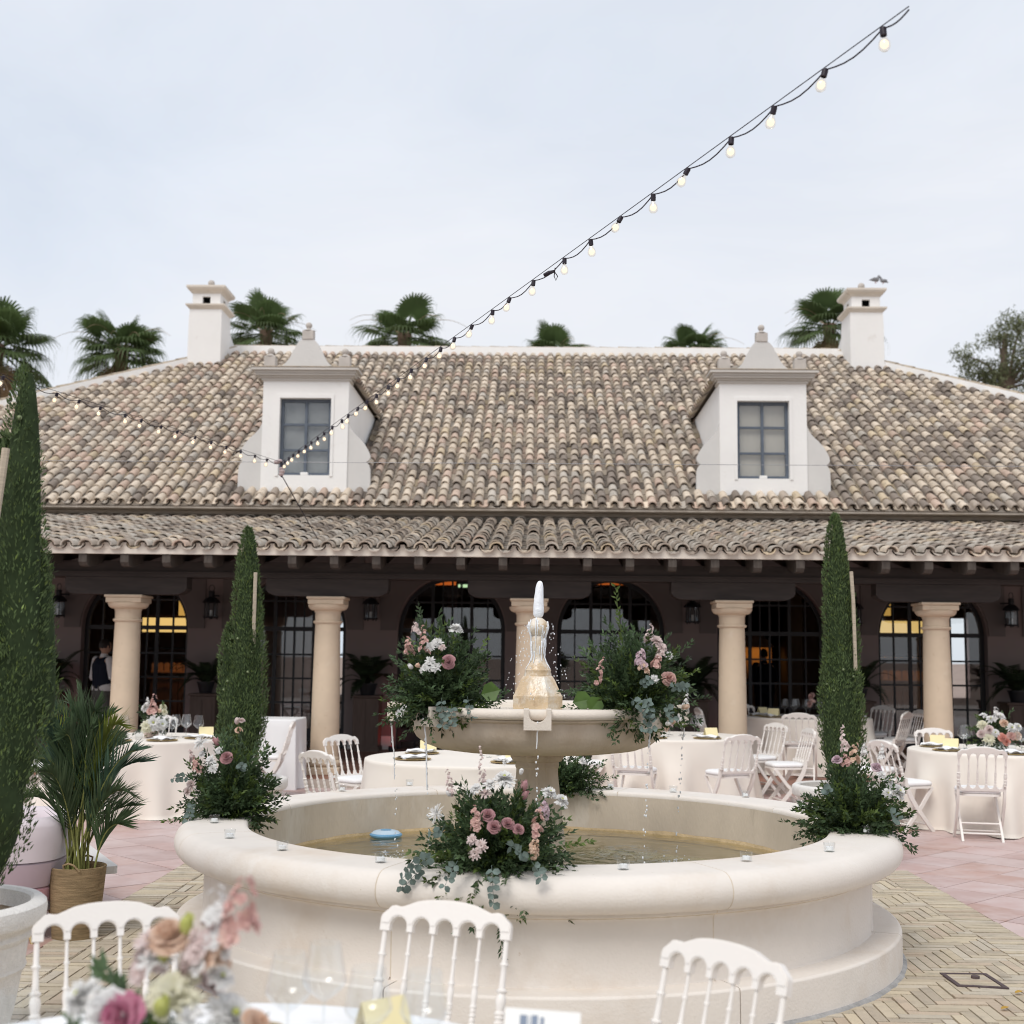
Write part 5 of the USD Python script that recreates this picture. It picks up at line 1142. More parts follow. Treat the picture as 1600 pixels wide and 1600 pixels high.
centrepiece('pastel flower centrepiece on the right table with two coral roses', (TT[0] - 0.05, TT[1]), [('rose', 'coral', 1566, 1152, .05), ('rose', 'coral', 1573, 1159, .045), ('mum', 'white', 1548, 1124, .05), ('mum', 'white', 1562, 1120, .06), ('mum', 'cream', 1535, 1133, .06), ('rose', 'blush', 1545, 1140, .055), ('rose', 'blush', 1533, 1146, .05), ('mum', 'white', 1580, 1138, .06), ('rose', 'peach', 1569, 1130, .05), ('mum', 'cream', 1545, 1155, .07), ('mum', 'white', 1590, 1136, .05), ('stock', 'white', 1558, 1122, .12, None, .03), ('daisy', 'white', 1536, 1118, .04), ('rose', 'pink', 1580, 1150, .05), ('rose', 'peach', 1590, 1150, .05), ('mum', 'white', 1555, 1145, .05)], (0.36, 0.25, 0.30), 110, 32)
centrepiece('small centrepiece with pink roses on the shaded porch table', (TP[0] + 0.25, TP[1]), [('rose', 'pink', 1268, 1088, .06), ('rose', 'pink', 1265, 1100, .05), ('bud', 'pink', 1272, 1096, .04)], (0.16, 0.14, 0.30), 26, 33, 0.1)
centrepiece('low centrepiece with peach and white flowers on the table right of the fountain', (TR[0] - 0.35, TR[1] - 0.25), [('rose', 'peach', 1040, 1138, .05), ('mum', 'white', 1030, 1130, .05), ('rose', 'blush', 1048, 1132, .045)], (0.2, 0.16, 0.18), 40, 34)
FC = (-0.72, 2.52)
centrepiece('large blurred centrepiece in the foreground with peach rose, cream dahlia and tall stocks', FC, [('rose', 'peach', 264, 1465, .046, (0, -.5, .9)), ('bud', 'lime', 290, 1454, .018), ('bud', 'lime', 255, 1498, .016), ('mum', 'cream', 272, 1556, .058, (0, -.7, .7)), ('mum', 'white', 358, 1592, .058), ('mum', 'white', 345, 1530, .030), ('stock', 'white', 330, 1500, .14, (.05, -.05, 1), .026), ('stock', 'pink', 372, 1455, .105, (.12, -.05, 1), .027), ('stock', 'blush', 318, 1510, .09, (0, -.1, 1), .028), ('stock', 'peach', 334, 1515, .06, (.1, -.2, 1), .026), ('mum', 'white', 132, 1560, .046, (-.6, -.5, .6)), ('rose', 'rose', 190, 1590, .05, (-.3, -.8, .3)), ('rose', 'white', 168, 1582, .05, (-.5, -.8, .3)), ('mum', 'blush', 310, 1530, .028), ('mum', 'blush', 335, 1545, .024), ('daisy', 'white', 240, 1500, .036), ('bud', 'lime', 252, 1580, .02), ('daisy', 'white', 295, 1590, .03), ('daisy', 'blush', 240, 1470, .034), ('stock', 'blush', 232, 1520, .06, (-.1, -.1, 1), .026), ('rose', 'peach', 400, 1602, .034)], (0.20, 0.19, 0.20), 46, 35, leaf=0.05)
# ---------------------------------------------------------------- cypresses in stone pots
M_cyp = LEAF('cypress_foliage', (0.098, 0.145, 0.056), 0.35, 0.2, 0.6, 30, tint=True)
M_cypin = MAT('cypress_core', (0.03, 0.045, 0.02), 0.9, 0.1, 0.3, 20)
M_bark = MAT('cypress_bark', (0.16, 0.12, 0.09), 0.9, 0.1, 0.3, 20, 0.6, 50, stretch=(4, 4, 0.6))
M_potst = MAT('pot_stone', (0.72, 0.69, 0.65), 0.9, 0.1, 0.08, 40, 0.6, 120, stain=[((0.36, 0.32, 0.28), 60, 0.66, 0.72), ((0.45, 0.37, 0.28), 3, 0.6, 0.85)])
M_soil = MAT('dry_soil', (0.26, 0.20, 0.14), 0.95, 0.05, 0.3, 14, 0.6, 60)
M_cone = MAT('cypress_cone', (0.20, 0.24, 0.13), 0.7, 0.2, 0.2, 30)
def pot(loc, label, R=0.44):
    t = thing('stone_planter', label, 'planter', loc)
    k = R / 0.44
    prof = [(0.0, 0.0), (0.27, 0.0), (0.28, 0.02), (0.33, 0.22), (0.352, 0.36), (0.362, 0.372), (0.368, 0.385), (0.362, 0.40), (0.372, 0.49), (0.384, 0.50), (0.392, 0.515), (0.386, 0.53), (0.395, 0.545), (0.425, 0.56), (0.436, 0.575), (0.44, 0.61), (0.436, 0.635), (0.42, 0.648), (0.385, 0.65), (0.372, 0.64), (0.362, 0.54)]
    B().lathe([(a * k, b) for a, b in prof], 64).out(t, 'pot', M_potst, 40)
    g_ = np.random.default_rng(4); th = np.linspace(0, 2 * PI, 48, endpoint=False); V = [(0, 0, 0.575)]
    for q in (0.33, 0.66, 1.0):
        for a in th: V.append((q * 0.366 * k * math.cos(a), q * 0.366 * k * math.sin(a), 0.57 + g_.normal(0, 0.006)))
    F = [[0, 1 + i, 1 + (i + 1) % 48] for i in range(48)] + [x for r_ in range(2) for i in range(48) for x in ([1 + r_ * 48 + i, 1 + (r_ + 1) * 48 + i, 1 + (r_ + 1) * 48 + (i + 1) % 48], [1 + r_ * 48 + i, 1 + (r_ + 1) * 48 + (i + 1) % 48, 1 + r_ * 48 + (i + 1) % 48])]
    B().raw(V, F).out(t, 'soil', M_soil, True)
def cypress(loc, label, H, leaders, seed, n=15000, size=0.034, stake=None):
    """leaders: (dx, dy, z0, z1, radius) upright plumes that together make the crown"""
    r = np.random.default_rng(seed); t = thing('cypress_tree', label, 'tree', loc)
    B().tube([(0, 0, 0), (0.01, 0, 0.4), (0, 0.01, 0.9), (0, 0, H * 0.6)], [0.035, 0.03, 0.024, 0.01], 10).out(t, 'trunk', M_bark, 50)
    tot = sum((l[3] - l[2]) * l[4] for l in leaders); core = B(); P, D, N_, L, W, C = [], [], [], [], [], []
    for li, (dx, dy, z0, z1, R) in enumerate(leaders):
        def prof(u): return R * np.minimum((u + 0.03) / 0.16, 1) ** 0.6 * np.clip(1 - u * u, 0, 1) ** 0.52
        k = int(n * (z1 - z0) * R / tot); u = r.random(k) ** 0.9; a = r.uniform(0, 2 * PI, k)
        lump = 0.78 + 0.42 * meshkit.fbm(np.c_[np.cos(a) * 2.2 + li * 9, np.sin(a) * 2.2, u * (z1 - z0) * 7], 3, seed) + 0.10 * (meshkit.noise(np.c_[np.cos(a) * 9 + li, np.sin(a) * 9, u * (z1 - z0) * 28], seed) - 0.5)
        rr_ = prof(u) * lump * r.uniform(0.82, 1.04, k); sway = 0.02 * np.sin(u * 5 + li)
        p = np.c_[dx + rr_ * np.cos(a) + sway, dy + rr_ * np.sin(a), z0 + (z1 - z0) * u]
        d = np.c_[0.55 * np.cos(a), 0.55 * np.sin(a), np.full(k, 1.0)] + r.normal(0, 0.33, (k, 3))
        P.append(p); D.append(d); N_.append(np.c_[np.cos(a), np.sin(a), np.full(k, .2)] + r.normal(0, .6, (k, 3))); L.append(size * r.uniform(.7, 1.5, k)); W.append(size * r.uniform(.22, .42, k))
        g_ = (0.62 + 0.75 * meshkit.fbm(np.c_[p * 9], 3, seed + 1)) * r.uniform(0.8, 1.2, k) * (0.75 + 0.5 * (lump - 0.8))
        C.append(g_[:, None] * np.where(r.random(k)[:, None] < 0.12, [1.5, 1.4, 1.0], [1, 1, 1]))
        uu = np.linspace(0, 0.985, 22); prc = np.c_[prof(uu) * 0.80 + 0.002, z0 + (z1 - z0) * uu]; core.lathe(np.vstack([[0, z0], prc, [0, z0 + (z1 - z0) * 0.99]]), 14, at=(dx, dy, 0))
    v, f, k = leaf_arrays(np.vstack(P), np.vstack(D), np.vstack(N_), np.concatenate(L), np.concatenate(W), 'lance', 0.15)
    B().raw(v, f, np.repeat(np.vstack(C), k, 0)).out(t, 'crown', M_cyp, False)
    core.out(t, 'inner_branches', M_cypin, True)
    for i in range(9):
        l = leaders[r.integers(len(leaders))]; u = r.uniform(0.3, 0.9); a = r.uniform(PI, 2 * PI); R_ = l[4] * (1 - u * u) ** .52 * .97
        B().ball((l[0] + R_ * math.cos(a), l[1] + R_ * math.sin(a), l[2] + (l[3] - l[2]) * u), 0.011, 1).out(t, 'cone', M_cone, True)
    if stake is not None:
        B().tube(stake, 0.016, 7).out(t, 'stake', MAT(f'cane_stake_{seed}', (0.42, 0.36, 0.28), 0.8, 0.1, 0.25, 12, stretch=(1, 1, 8)), 40)
pot((-2.42, 5.25, 0), 'big pale stone planter at the lower left corner of the picture', 0.43)
pot((-2.44, 10.6, 0), 'pale stone planter mostly hidden behind the left rim bouquet', 0.40)
pot((2.47, 10.6, 0), 'pale stone planter hidden behind the right rim bouquet', 0.40)
cypress((-2.30, 5.3, 0.57), 'tall cypress cut by the left edge of the picture, tied to a cane', 2.3, [(0.14, -0.04, 0.42, 2.27, 0.13), (0.02, 0.02, 0.12, 2.0, 0.20), (0.17, 0.05, 0.75, 1.55, 0.14), (-0.06, 0.06, 0.3, 1.8, 0.2), (0.10, -0.08, 0.30, 1.25, 0.15), (0.0, -0.1, 0.35, 1.5, 0.16)], 41, 24000, 0.022, stake=[(0.0, -0.26, 0.55), (0.10, -0.235, 1.4), (0.13, -0.2, 1.9)])
cypress((-2.44, 10.6, 0.57), 'slim twin-stemmed cypress left of centre, in front of the second arch', 2.1, [(0.03, 0, 0.15, 2.12, 0.16), (-0.12, 0.02, 0.35, 1.32, 0.085), (0.09, -0.03, 0.3, 1.5, 0.10), (-0.04, -0.06, 0.2, 1.0, 0.12)], 42, 15000, 0.030, stake=[(0.12, 0.1, 0.2), (0.105, -0.10, 1.35), (0.10, -0.08, 1.75)])
cypress((2.47, 10.6, 0.57), 'single slim cypress at the right, in front of the fourth and fifth columns', 2.3, [(0.0, 0, 0.05, 2.27, 0.165), (0.07, -0.02, 0.3, 1.7, 0.10), (-0.06, -0.03, 0.2, 1.35, 0.115)], 43, 15000, 0.030, stake=[(0.10, -0.11, 1.0), (0.09, -0.12, 1.55), (0.08, -0.11, 1.8)])

# ---------------------------------------------------------------- areca palm in a basket
M_areca = LEAF('areca_leaf', (0.075, 0.115, 0.055), 0.35, 0.3, 0.4, 10, tint=True)
M_cane = MAT('areca_stem', (0.22, 0.23, 0.07), 0.5, 0.3, 0.25, 12)
def frond(r, base, top, n, leaflet, droop, cross, parts=None):
    """a feather leaf: an arching stem with leaflets in two rows; returns (leaf arrays, stem points)"""
    base, top = np.asarray(base, float), np.asarray(top, float); s = np.linspace(0, 1, 16); d = top - base
    q = base + np.outer(s, d); q[:, 2] += droop * (4 * s * (1 - s)) * 0.5 + 0.0 ; return q
arp = (-2.68, 7.62)
ar = thing('areca_palm', 'areca palm with arching feathery fronds in the basket at the left', 'plant', (arp[0], arp[1], 0.0))
r = np.random.default_rng(51)
tips = [(45, 1125, 0.1), (62, 1120, -0.2), (95, 1112, 0.15), (130, 1118, 0.1), (150, 1112, -.1), (168, 1120, -0.1), (190, 1133, -0.1), (215, 1172, -.2), (222, 1190, 0.0), (60, 1150, -.2), (55, 1185, -.15), (40, 1245, -.2), (205, 1240, -.2), (212, 1258, -.1), (110, 1100, .2), (120, 1125, -.1), (140, 1140, -.2), (85, 1135, .1), (160, 1150, .2), (178, 1165, .1), (100, 1150, -.2), (70, 1205, -.3), (195, 1290, -.2), (125, 1090, 0.2), (185, 1150, .3)]
for i, (px, py, dy) in enumerate(tips):
    tip = ony(px, py, arp[1] + dy) - [arp[0], arp[1], 0]; b = np.array([r.normal(0, .045), r.normal(0, .045), 0.36])
    s = np.linspace(0, 1, 26); mid = b * .35 + tip * .65; mid[2] = max(tip[2] * .95, 0.60) + r.uniform(.0, .15); mid[:2] = tip[:2] * r.uniform(.2, .5)
    q = np.outer((1 - s) ** 2, b) + np.outer(2 * s * (1 - s), mid) + np.outer(s ** 2, tip)
    g_ = thing('frond', None, None, parent=ar)
    B().tube(q[::2], np.linspace(.0065, .0015, 13), 6).out(g_, 'stalk', M_cane, True)
    tn = np.gradient(q, axis=0); tn /= np.linalg.norm(tn, axis=1, keepdims=True); P, D, N_, L, W, C = [], [], [], [], [], []
    col = np.array([1, 1, 1.0]) * r.uniform(.7, 1.25) * (np.array([1.9, 1.5, .6]) if i in (6, 17) else np.array([.9, 1, 1.35]) if i in (0, 1, 7, 8) else 1)
    lateral = np.cross(tn[15], rdir(r, 1, 1.2)[0]); lateral /= max(np.linalg.norm(lateral), 1e-6); nrm = np.cross(lateral, tn[15])
    for k in np.linspace(6, 24.9, 38):
        i0 = int(k); p = q[i0] + (q[min(i0 + 1, 25)] - q[i0]) * (k - i0); u = (k - 6) / 19
        for sg_ in (-1, 1):
            d = tn[i0] * (1.15 + .7 * u) + sg_ * lateral * .62 + nrm * .25 + r.normal(0, .07, 3); P.append(p); D.append(d); N_.append(nrm + sg_ * lateral * .5 + r.normal(0, .15, 3)); L.append((.20 + .12 * math.sin(PI * min(1, u * 1.1 + .15))) * r.uniform(.85, 1.1) * (1 - .45 * u)); W.append(.0105 * r.uniform(.8, 1.2)); C.append(col * r.uniform(.85, 1.15))
    v, f, k = leaf_arrays(P, D, N_, L, W, 'blade'); B().raw(v, f, np.repeat(np.array(C), k, 0)).out(g_, 'leaflets', M_areca, False)
M_basket = MAT('seagrass', (0.29, 0.21, 0.12), 0.85, 0.1, 0.4, 9, 0.6, 120, stretch=(1, 1, 9), obj=False)
bk = thing('seagrass_basket', 'woven seagrass basket that holds the areca palm', 'basket', (arp[0], arp[1], 0))
m = B(); z = np.linspace(0, 0.41, 83); rad_ = 0.125 + 0.035 * (z / .41) ** .9 + 0.0022 * np.abs(np.sin(z * PI / 0.0125)); m.lathe(np.vstack([[0, 0], np.c_[rad_, z], [.157, .412], [.150, .40], [.146, .33], [0, .33]]), 72); m.out(bk, 'body', M_basket, 50)
for s_ in (-1, 1): B().tube([(s_ * .02 - .045, s_ * -.155, .40), (-.03, s_ * -.158, .435), (.0, s_ * -.158, .445), (.03, s_ * -.158, .435), (.045 + s_ * .02, s_ * -.155, .40)], .006, 8).out(bk, 'handle', M_basket, 50)

# ---------------------------------------------------------------- pink sofa and low table at the left edge
M_velvet = MAT('pale_pink_velvet', (0.66, 0.585, 0.61), 0.85, 0.1, 0.05, 5, 0.1, 80, sheen=0.35); M_velvet2 = MAT('mid_pink_velvet', (0.47, 0.37, 0.41), 0.85, 0.1, 0.06, 5, 0.1, 80, sheen=0.35); M_velvet3 = MAT('deep_pink_velvet', (0.58, 0.32, 0.37), 0.85, 0.1, 0.06, 5, 0.1, 80, sheen=0.35)
sf = thing('tub_sofa', 'curved pink velvet tub sofa in three tones, cut by the left edge', 'sofa', (-3.44, 7.62, 0), math.radians(8))
def shell(z0, z1, o0, o1, mat, nm, th=0.10, roundtop=False):
    a = np.linspace(-0.28 * PI, 1.28 * PI, 49) - PI / 2 - 0.35; m = B(); rows = []
    def ring(rx_, ry_, z): return np.c_[np.sign(np.cos(a)) * np.abs(np.cos(a)) ** .62 * rx_, np.sign(np.sin(a)) * np.abs(np.sin(a)) ** .62 * ry_, np.full(49, z)]
    sec = [(o0, z0), (o0 + (o1 - o0) * .5 + .004, (z0 + z1) / 2), (o1, z1 - .012), (o1 - .008, z1 - .002)]
    if roundtop: sec = [(o0, z0), ((o0 + o1) / 2 + .004, (z0 + z1) / 2), (o1, z1 - .05), (o1 - .012, z1 - .02), (o1 - .04, z1), (o1 - .07, z1), (o1 - .10, z1 - .02), (o1 - .115, z1 - .06), (o1 - .125, z0)]
    rows = [ring(0.62 + o, 0.36 + o, z_) for o, z_ in sec]
    V = np.vstack(rows); F = [[q * 49 + i, q * 49 + i + 1, (q + 1) * 49 + i + 1, (q + 1) * 49 + i] for q in range(len(sec) - 1) for i in range(48)]
    m.raw(V, F); m.out(sf, nm, mat, 50)
shell(0.46, 0.70, .045, .065, M_velvet, 'upper_back', roundtop=True); shell(0.31, 0.458, .005, .040, M_velvet2, 'middle_back'); shell(0.14, 0.308, -0.04, .003, M_velvet3, 'lower_back')
m = B(); a = np.linspace(0, 2 * PI, 49)[:-1]; sh = np.c_[np.sign(np.cos(a)) * np.abs(np.cos(a)) ** .6 * .60, np.sign(np.sin(a)) * np.abs(np.sin(a)) ** .6 * .35]
rows = [np.c_[sh * k_, np.full(48, z_)] for k_, z_ in ((.0, .145), (.97, .145), (1, .16), (1, .40), (.98, .43), (.92, .445), (0.02, .45))]; V = np.vstack(rows); m.raw(V, [[q * 48 + i, q * 48 + (i + 1) % 48, (q + 1) * 48 + (i + 1) % 48, (q + 1) * 48 + i] for q in range(6) for i in range(48)]); m.out(sf, 'seat', M_velvet, 50)
for x, y in ((.5, .25), (.5, -.25), (-.5, .25), (-.5, -.25)): B().tube([(x, y, .15), (x * 1.12, y * 1.15, 0)], [.016, .009], 8).out(sf, 'leg', M_brass, 50)
lt = thing('low_table', 'low pale slab table with thin brass legs behind the basket', 'table', (0, 0, 0))
c1 = onz(185, 1353, .35); c2 = onz(137, 1318, .35); e1 = (c2 - c1)[:2]; e1 = e1 / np.linalg.norm(e1); e2 = np.array([-0.94, -0.34]); e2 = np.array([e1[1] * -1, e1[0]]); 
if e2[0] > 0: e2 = -e2
qd = [c1[:2] + e1 * 0.0, c1[:2] + e1 * 1.1, c1[:2] + e1 * 1.1 + e2 * .5, c1[:2] + e2 * .5]
pl_t = sg.Polygon(qd).buffer(-.03).buffer(.03)
B().prism(pl_t, .045, (0, 0, .305), X=(1, 0, 0), Y=(0, 1, 0), Z=(0, 0, 1)).out(lt, 'slab', M_potst2 if False else MAT('pale_slab', (0.62, 0.60, 0.575), 0.6, 0.3, 0.05, 5), 40)
for q in (c1[:2] + e1 * .08 + e2 * .10, c1[:2] + e1 * 1.0 + e2 * .1, c1[:2] + e1 * 1.0 + e2 * .42, c1[:2] + e1 * .08 + e2 * .42):
    for o in (-.014, .014): B().tube([(q[0] + o, q[1], .306), (q[0], q[1] + o * .3, 0)], .0055, 7).out(lt, 'leg', M_brass, 50)
# ---------------------------------------------------------------- wall lanterns, ferns on pedestals and uplights under the porch
M_lampglass = GLASS('lantern_glass', (0.85, 0.9, 0.92), 0.05)
ln = proto('wall_lantern')
def hexring(r, z0, z1, t=0.012):
    m = B()
    for k in range(6):
        a = PI / 6 + k * PI / 3; m.box((-t / 2, -t / 2, z0), (t / 2, t / 2, z1), R=rotz(a), at=(r * math.cos(a), r * math.sin(a), 0))
    return m
hexring(0.105, 0.06, 0.30).out(ln, 'uprights', M_iron, 20)
B().lathe([(0, 0.04), (0.115, 0.04), (0.125, 0.05), (0.125, 0.065), (0, 0.065)], 6, a0=PI / 6, a1=2 * PI + PI / 6).out(ln, 'base', M_iron, 15)
B().lathe([(0.145, 0.292), (0.150, 0.30), (0.125, 0.335), (0.085, 0.375), (0.05, 0.392), (0.048, 0.47), (0.055, 0.475), (0.055, 0.485), (0.0, 0.495)], 6, a0=PI / 6, a1=2 * PI + PI / 6).out(ln, 'roof', M_iron, 15)
B().lathe([(0.098, 0.066), (0.098, 0.292)], 6, a0=PI / 6, a1=2 * PI + PI / 6).out(ln, 'glass', M_lampglass, 15)
B().tube([(0.055 * math.cos(a), 0, 0.535 + 0.055 * math.sin(a)) for a in np.linspace(0, 2 * PI, 17)], 0.006, 6).out(ln, 'ring', M_iron, True)
B().lathe([(0.0, 0.07), (0.022, 0.07), (0.022, 0.17), (0.0, 0.17)], 12).out(ln, 'candle_tube', M_wax, 40)
for k in range(4): B().ball((0.1 * math.cos(PI / 4 + k * PI / 2), 0.1 * math.sin(PI / 4 + k * PI / 2), 0.03), 0.014, 1).out(ln, 'foot', M_iron, True)
B().box((-0.012, 0.05, 0.40), (0.012, 0.20, 0.425)).out(ln, 'bracket', M_iron, 20)
M_fern = LEAF('fern_leaf', (0.030, 0.048, 0.022), 0.35, 0.25, 0.6, 12)
M_pedwood = MAT('pedestal_wood', (0.115, 0.08, 0.065), 0.6, 0.3, 0.2, 8, stretch=(3, 3, 0.5))
fn = proto('fern_plant'); r = np.random.default_rng(61)
for i in range(26):
    a = r.uniform(0, 2 * PI); ln_ = r.uniform(0.5, 0.85); up_ = r.uniform(0.35, 1.25); s = np.linspace(0, 1, 14)
    q = np.c_[np.cos(a) * ln_ * s * .75, np.sin(a) * ln_ * s * .75, up_ * ln_ * s * 1.1 - 0.55 * ln_ * s ** 2.4 * (1.6 - up_ * .6)]
    tn = np.gradient(q, axis=0); tn /= np.linalg.norm(tn, axis=1, keepdims=True); lat = np.array([-math.sin(a), math.cos(a), 0]); P, D, N_, L = [], [], [], []
    for k in np.linspace(1.5, 12.9, 24):
        i0 = int(k); p = q[i0] + (q[i0 + 1] - q[i0]) * (k - i0); u = k / 13
        for sg_ in (-1, 1): P.append(p); D.append(lat * sg_ + tn[i0] * .35); N_.append(np.cross(lat, tn[i0]) + r.normal(0, .1, 3)); L.append(0.12 * math.sin(PI * min(1, .18 + u * .82)) ** .8)
    v, f, _ = leaf_arrays(P, D, N_, np.array(L), 0.022, 'blade'); m = B(); m.raw(v, f); m.tube(q, 0.003, 4); m.out(fn, 'frond', M_fern, False)
B().lathe([(0, -.16), (.10, -.16), (.14, .0), (.15, .0), (.15, .02), (.13, .02), (0, -.02)], 24).out(fn, 'pot', M_iron, 30)
pd = proto('plant_pedestal')
B().box((-0.21, -0.21, 0.0), (0.21, 0.21, 0.86), bevel=0.008).out(pd, 'body', M_pedwood, 20)
B().box((-0.24, -0.24, 0.862), (0.24, 0.24, 0.90), bevel=0.008).out(pd, 'top', M_pedwood, 20)
B().box((-0.225, -0.225, 0.0), (0.225, 0.225, 0.07)).out(pd, 'foot', M_pedwood, 20)
for s_ in (-1, 1): B().box((-0.16 if s_ < 0 else 0.01, -0.218, 0.12), (-0.01 if s_ < 0 else 0.16, -0.211, 0.80)).out(pd, 'panel', M_pedwood, 20)
WHERE = {-3: ('beside the tall left cypress', 'far left'), -2: ('between the first and second columns', 'left'), -1: ('between the second column and the left bowl bouquet', 'middle left'), 1: ('between the right bowl bouquet and the fourth column', 'middle right'), 2: ('behind the right cypress', 'right'), 3: ('at the right edge of the porch', 'far right')}
M_bulb = {'red': EMIT('red_lamp', (1.0, 0.04, 0.03), 4.0), 'amber': EMIT('amber_lamp', (0.9, 0.75, 0.12), 1.2), 'dim red': EMIT('dim_red_lamp', (1.0, 0.10, 0.09), 1.6)}
for k, (wh, sd) in WHERE.items():
    x = CX + PITCH_COL * k
    if k in (-3, 3): x += (0.10 if k < 0 else -0.1)
    copy_of(ln, 'wall_lantern', f'black iron wall lantern under the porch {wh}', 'lantern', (x, WALL_Y - 0.20, 2.20), 0.2 * k, 'lanterns on the porch wall')
    copy_of(pd, 'plant_pedestal', f'dark wooden plant pedestal against the porch wall {wh}', 'pedestal', (x, WALL_Y - 0.32, 0.10), 0)
    copy_of(fn, 'fern', f'big dark fern on a pedestal by the porch wall {wh}', 'fern', (x, WALL_Y - 0.36, 1.17), k * 1.3, sc=1.0 + 0.08 * (k % 2))
    col = 'amber' if k == 3 else ('dim red' if k in (1, -2) else 'red')
    ux = x + (0.42 if k in (-3, -1, 1) else -0.42)
    up = thing('floor_uplight', f'small {col} uplight on the porch floor {wh}', 'uplight', (ux, WALL_Y - 0.40, 0.10))
    B().lathe([(0, 0), (0.05, 0), (0.055, 0.01), (0.055, 0.085), (0.048, 0.085), (0.048, 0.07)], 20).out(up, 'housing', M_iron, 30)
    B().lathe([(0, 0.078), (0.047, 0.078)], 20).out(up, 'lens', M_bulb[col], False)
    L_ = UsdLux.DiskLight.Define(stage, str(up.GetPath()) + '/lamp'); L_.CreateRadiusAttr(0.045); L_.CreateIntensityAttr({'red': 26.0, 'dim red': 5.0, 'amber': 6.0}[col] * 1.0)
    L_.CreateColorAttr(Gf.Vec3f(*{'red': (1, 0.05, 0.04), 'dim red': (1, 0.13, 0.11), 'amber': (0.85, 0.80, 0.15)}[col])); L_.AddTranslateOp().Set(Gf.Vec3d(0, 0, 0.09)); L_.AddRotateXYZOp().Set(Gf.Vec3f(168, 0, 0))

# ---------------------------------------------------------------- inside the arches: lit bar canopies, carved bar counters, strip lamps
M_barwood = MAT('carved_bar_wood', (0.17, 0.085, 0.045), 0.55, 0.3, 0.25, 6, stretch=(3, 3, 0.6))
M_shell = MAT('lit_shell_wood', (0.45, 0.27, 0.15), 0.6, 0.2, 0.15, 10)
def bar(x0, x1, y, label):
    t = thing('carved_bar', label, 'bar', ((x0 + x1) / 2, y, 0.10)); w = (x1 - x0) / 2
    B().box((-w, 0, 0), (w, 0.5, 1.02)).out(t, 'counter', M_barwood, 20)
    B().box((-w - .05, -.06, 1.02), (w + .05, .55, 1.07)).out(t, 'counter_top', M_barwood, 20)
    n = max(2, int(2 * w / 0.42))
    for i in range(n):
        cx_ = -w + (i + .5) * 2 * w / n; hw = w / n * .72
        ar_ = sg.Polygon([(cx_ - hw, .08), (cx_ + hw, .08)] + [(cx_ + hw * math.cos(a), .62 + hw * 1.1 * math.sin(a)) for a in np.linspace(0, PI, 11)])
        B().prism(sg.box(cx_ - w / n + .01, .05, cx_ + w / n - .01, .98).difference(ar_), .03, (0, -.03, 0)).out(t, 'arched_panel', M_barwood, 20)
    k = int(2 * w / 0.125)
    for i in range(k):
        cx_ = -w + (i + .5) * 2 * w / k; sh_ = sg.Point(cx_, 1.30).buffer(.058).union(sg.box(cx_ - .056, 1.18, cx_ + .056, 1.30)); B().prism(sh_, .03, (0, .02, 0)).out(t, 'scallop', M_shell, 30)
    B().box((-w, .0, 1.15), (w, .08, 1.18)).out(t, 'scallop_shelf', M_shell, 20)
    lamp = UsdLux.RectLight.Define(stage, str(t.GetPath()) + '/counter_lamp'); lamp.CreateWidthAttr(2 * w); lamp.CreateHeightAttr(.08); lamp.CreateIntensityAttr(5.5); lamp.CreateColorAttr(Gf.Vec3f(1, .42, .13)); lamp.AddTranslateOp().Set(Gf.Vec3d(0, -.28, 1.62)); lamp.AddRotateXYZOp().Set(Gf.Vec3f(-22, 0, 0))
    B().box((-w, -.34, 1.63), (w, -.24, 1.66)).out(t, 'lamp_housing', M_iron, 20)
a_, b_ = ony(236, 1040, 26.5), ony(306, 1040, 26.5); bar(a_[0], b_[0] + 0.25, 26.5, 'carved wooden bar with a lit scalloped top, seen through the left arch')
a_, b_ = ony(1368, 1040, 26.5), ony(1450, 1040, 26.5); bar(a_[0], b_[0], 26.5, 'carved wooden bar with a lit scalloped top, seen through the right arch')
def canopy(px0, px1, py0, py1, y, label):
    a, b = ony(px0, py0, y), ony(px1, py1, y); t = thing('lit_canopy', label, 'lamp', (0, 0, 0))
    B().box((a[0], y, b[2]), (b[0], y + .35, a[2])).out(t, 'glowing_panel', M_lampglow, 20)
    B().box((a[0] - .04, y - .01, a[2]), (b[0] + .04, y + .4, a[2] + .05)).out(t, 'top_board', M_barwood, 20)
    B().box((a[0] - .03, y + .0, b[2] - .03), (b[0] + .03, y + .38, b[2] - .001)).out(t, 'bottom_board', M_barwood, 20)
canopy(223, 306, 965, 988, 25.8, 'wide glowing yellow bar canopy seen through the left arch beside the first column')
canopy(1366, 1446, 970, 995, 25.8, 'wide glowing yellow bar canopy seen through the right arch beside the fifth column')
M_gold_wall = MAT('gold_wall', (0.55, 0.36, 0.12), 0.7, 0.2, 0.1, 3)
for px0, px1, s in ((281, 302, 'left'), (1365, 1392, 'right'), (40, 62, 'far left')):
    a, b = ony(px0, 908, 25.2), ony(px1, 962, 25.2); t = thing('lit_wall_panel', f'narrow amber lit panel above the bar seen through the {s} arch', 'lamp', (0, 0, 0))
    B().box((a[0], 25.2, b[2] if s != 'far left' else b[2] - .5), (b[0], 25.26, a[2])).out(t, 'panel', EMIT(f'amber_panel_{s.replace(" ", "_")}', (1.0, 0.56, 0.13), 0.40 if s != 'far left' else 0.16), 20)  # no lamp: yellow lamplight on the wall behind, put in as emission
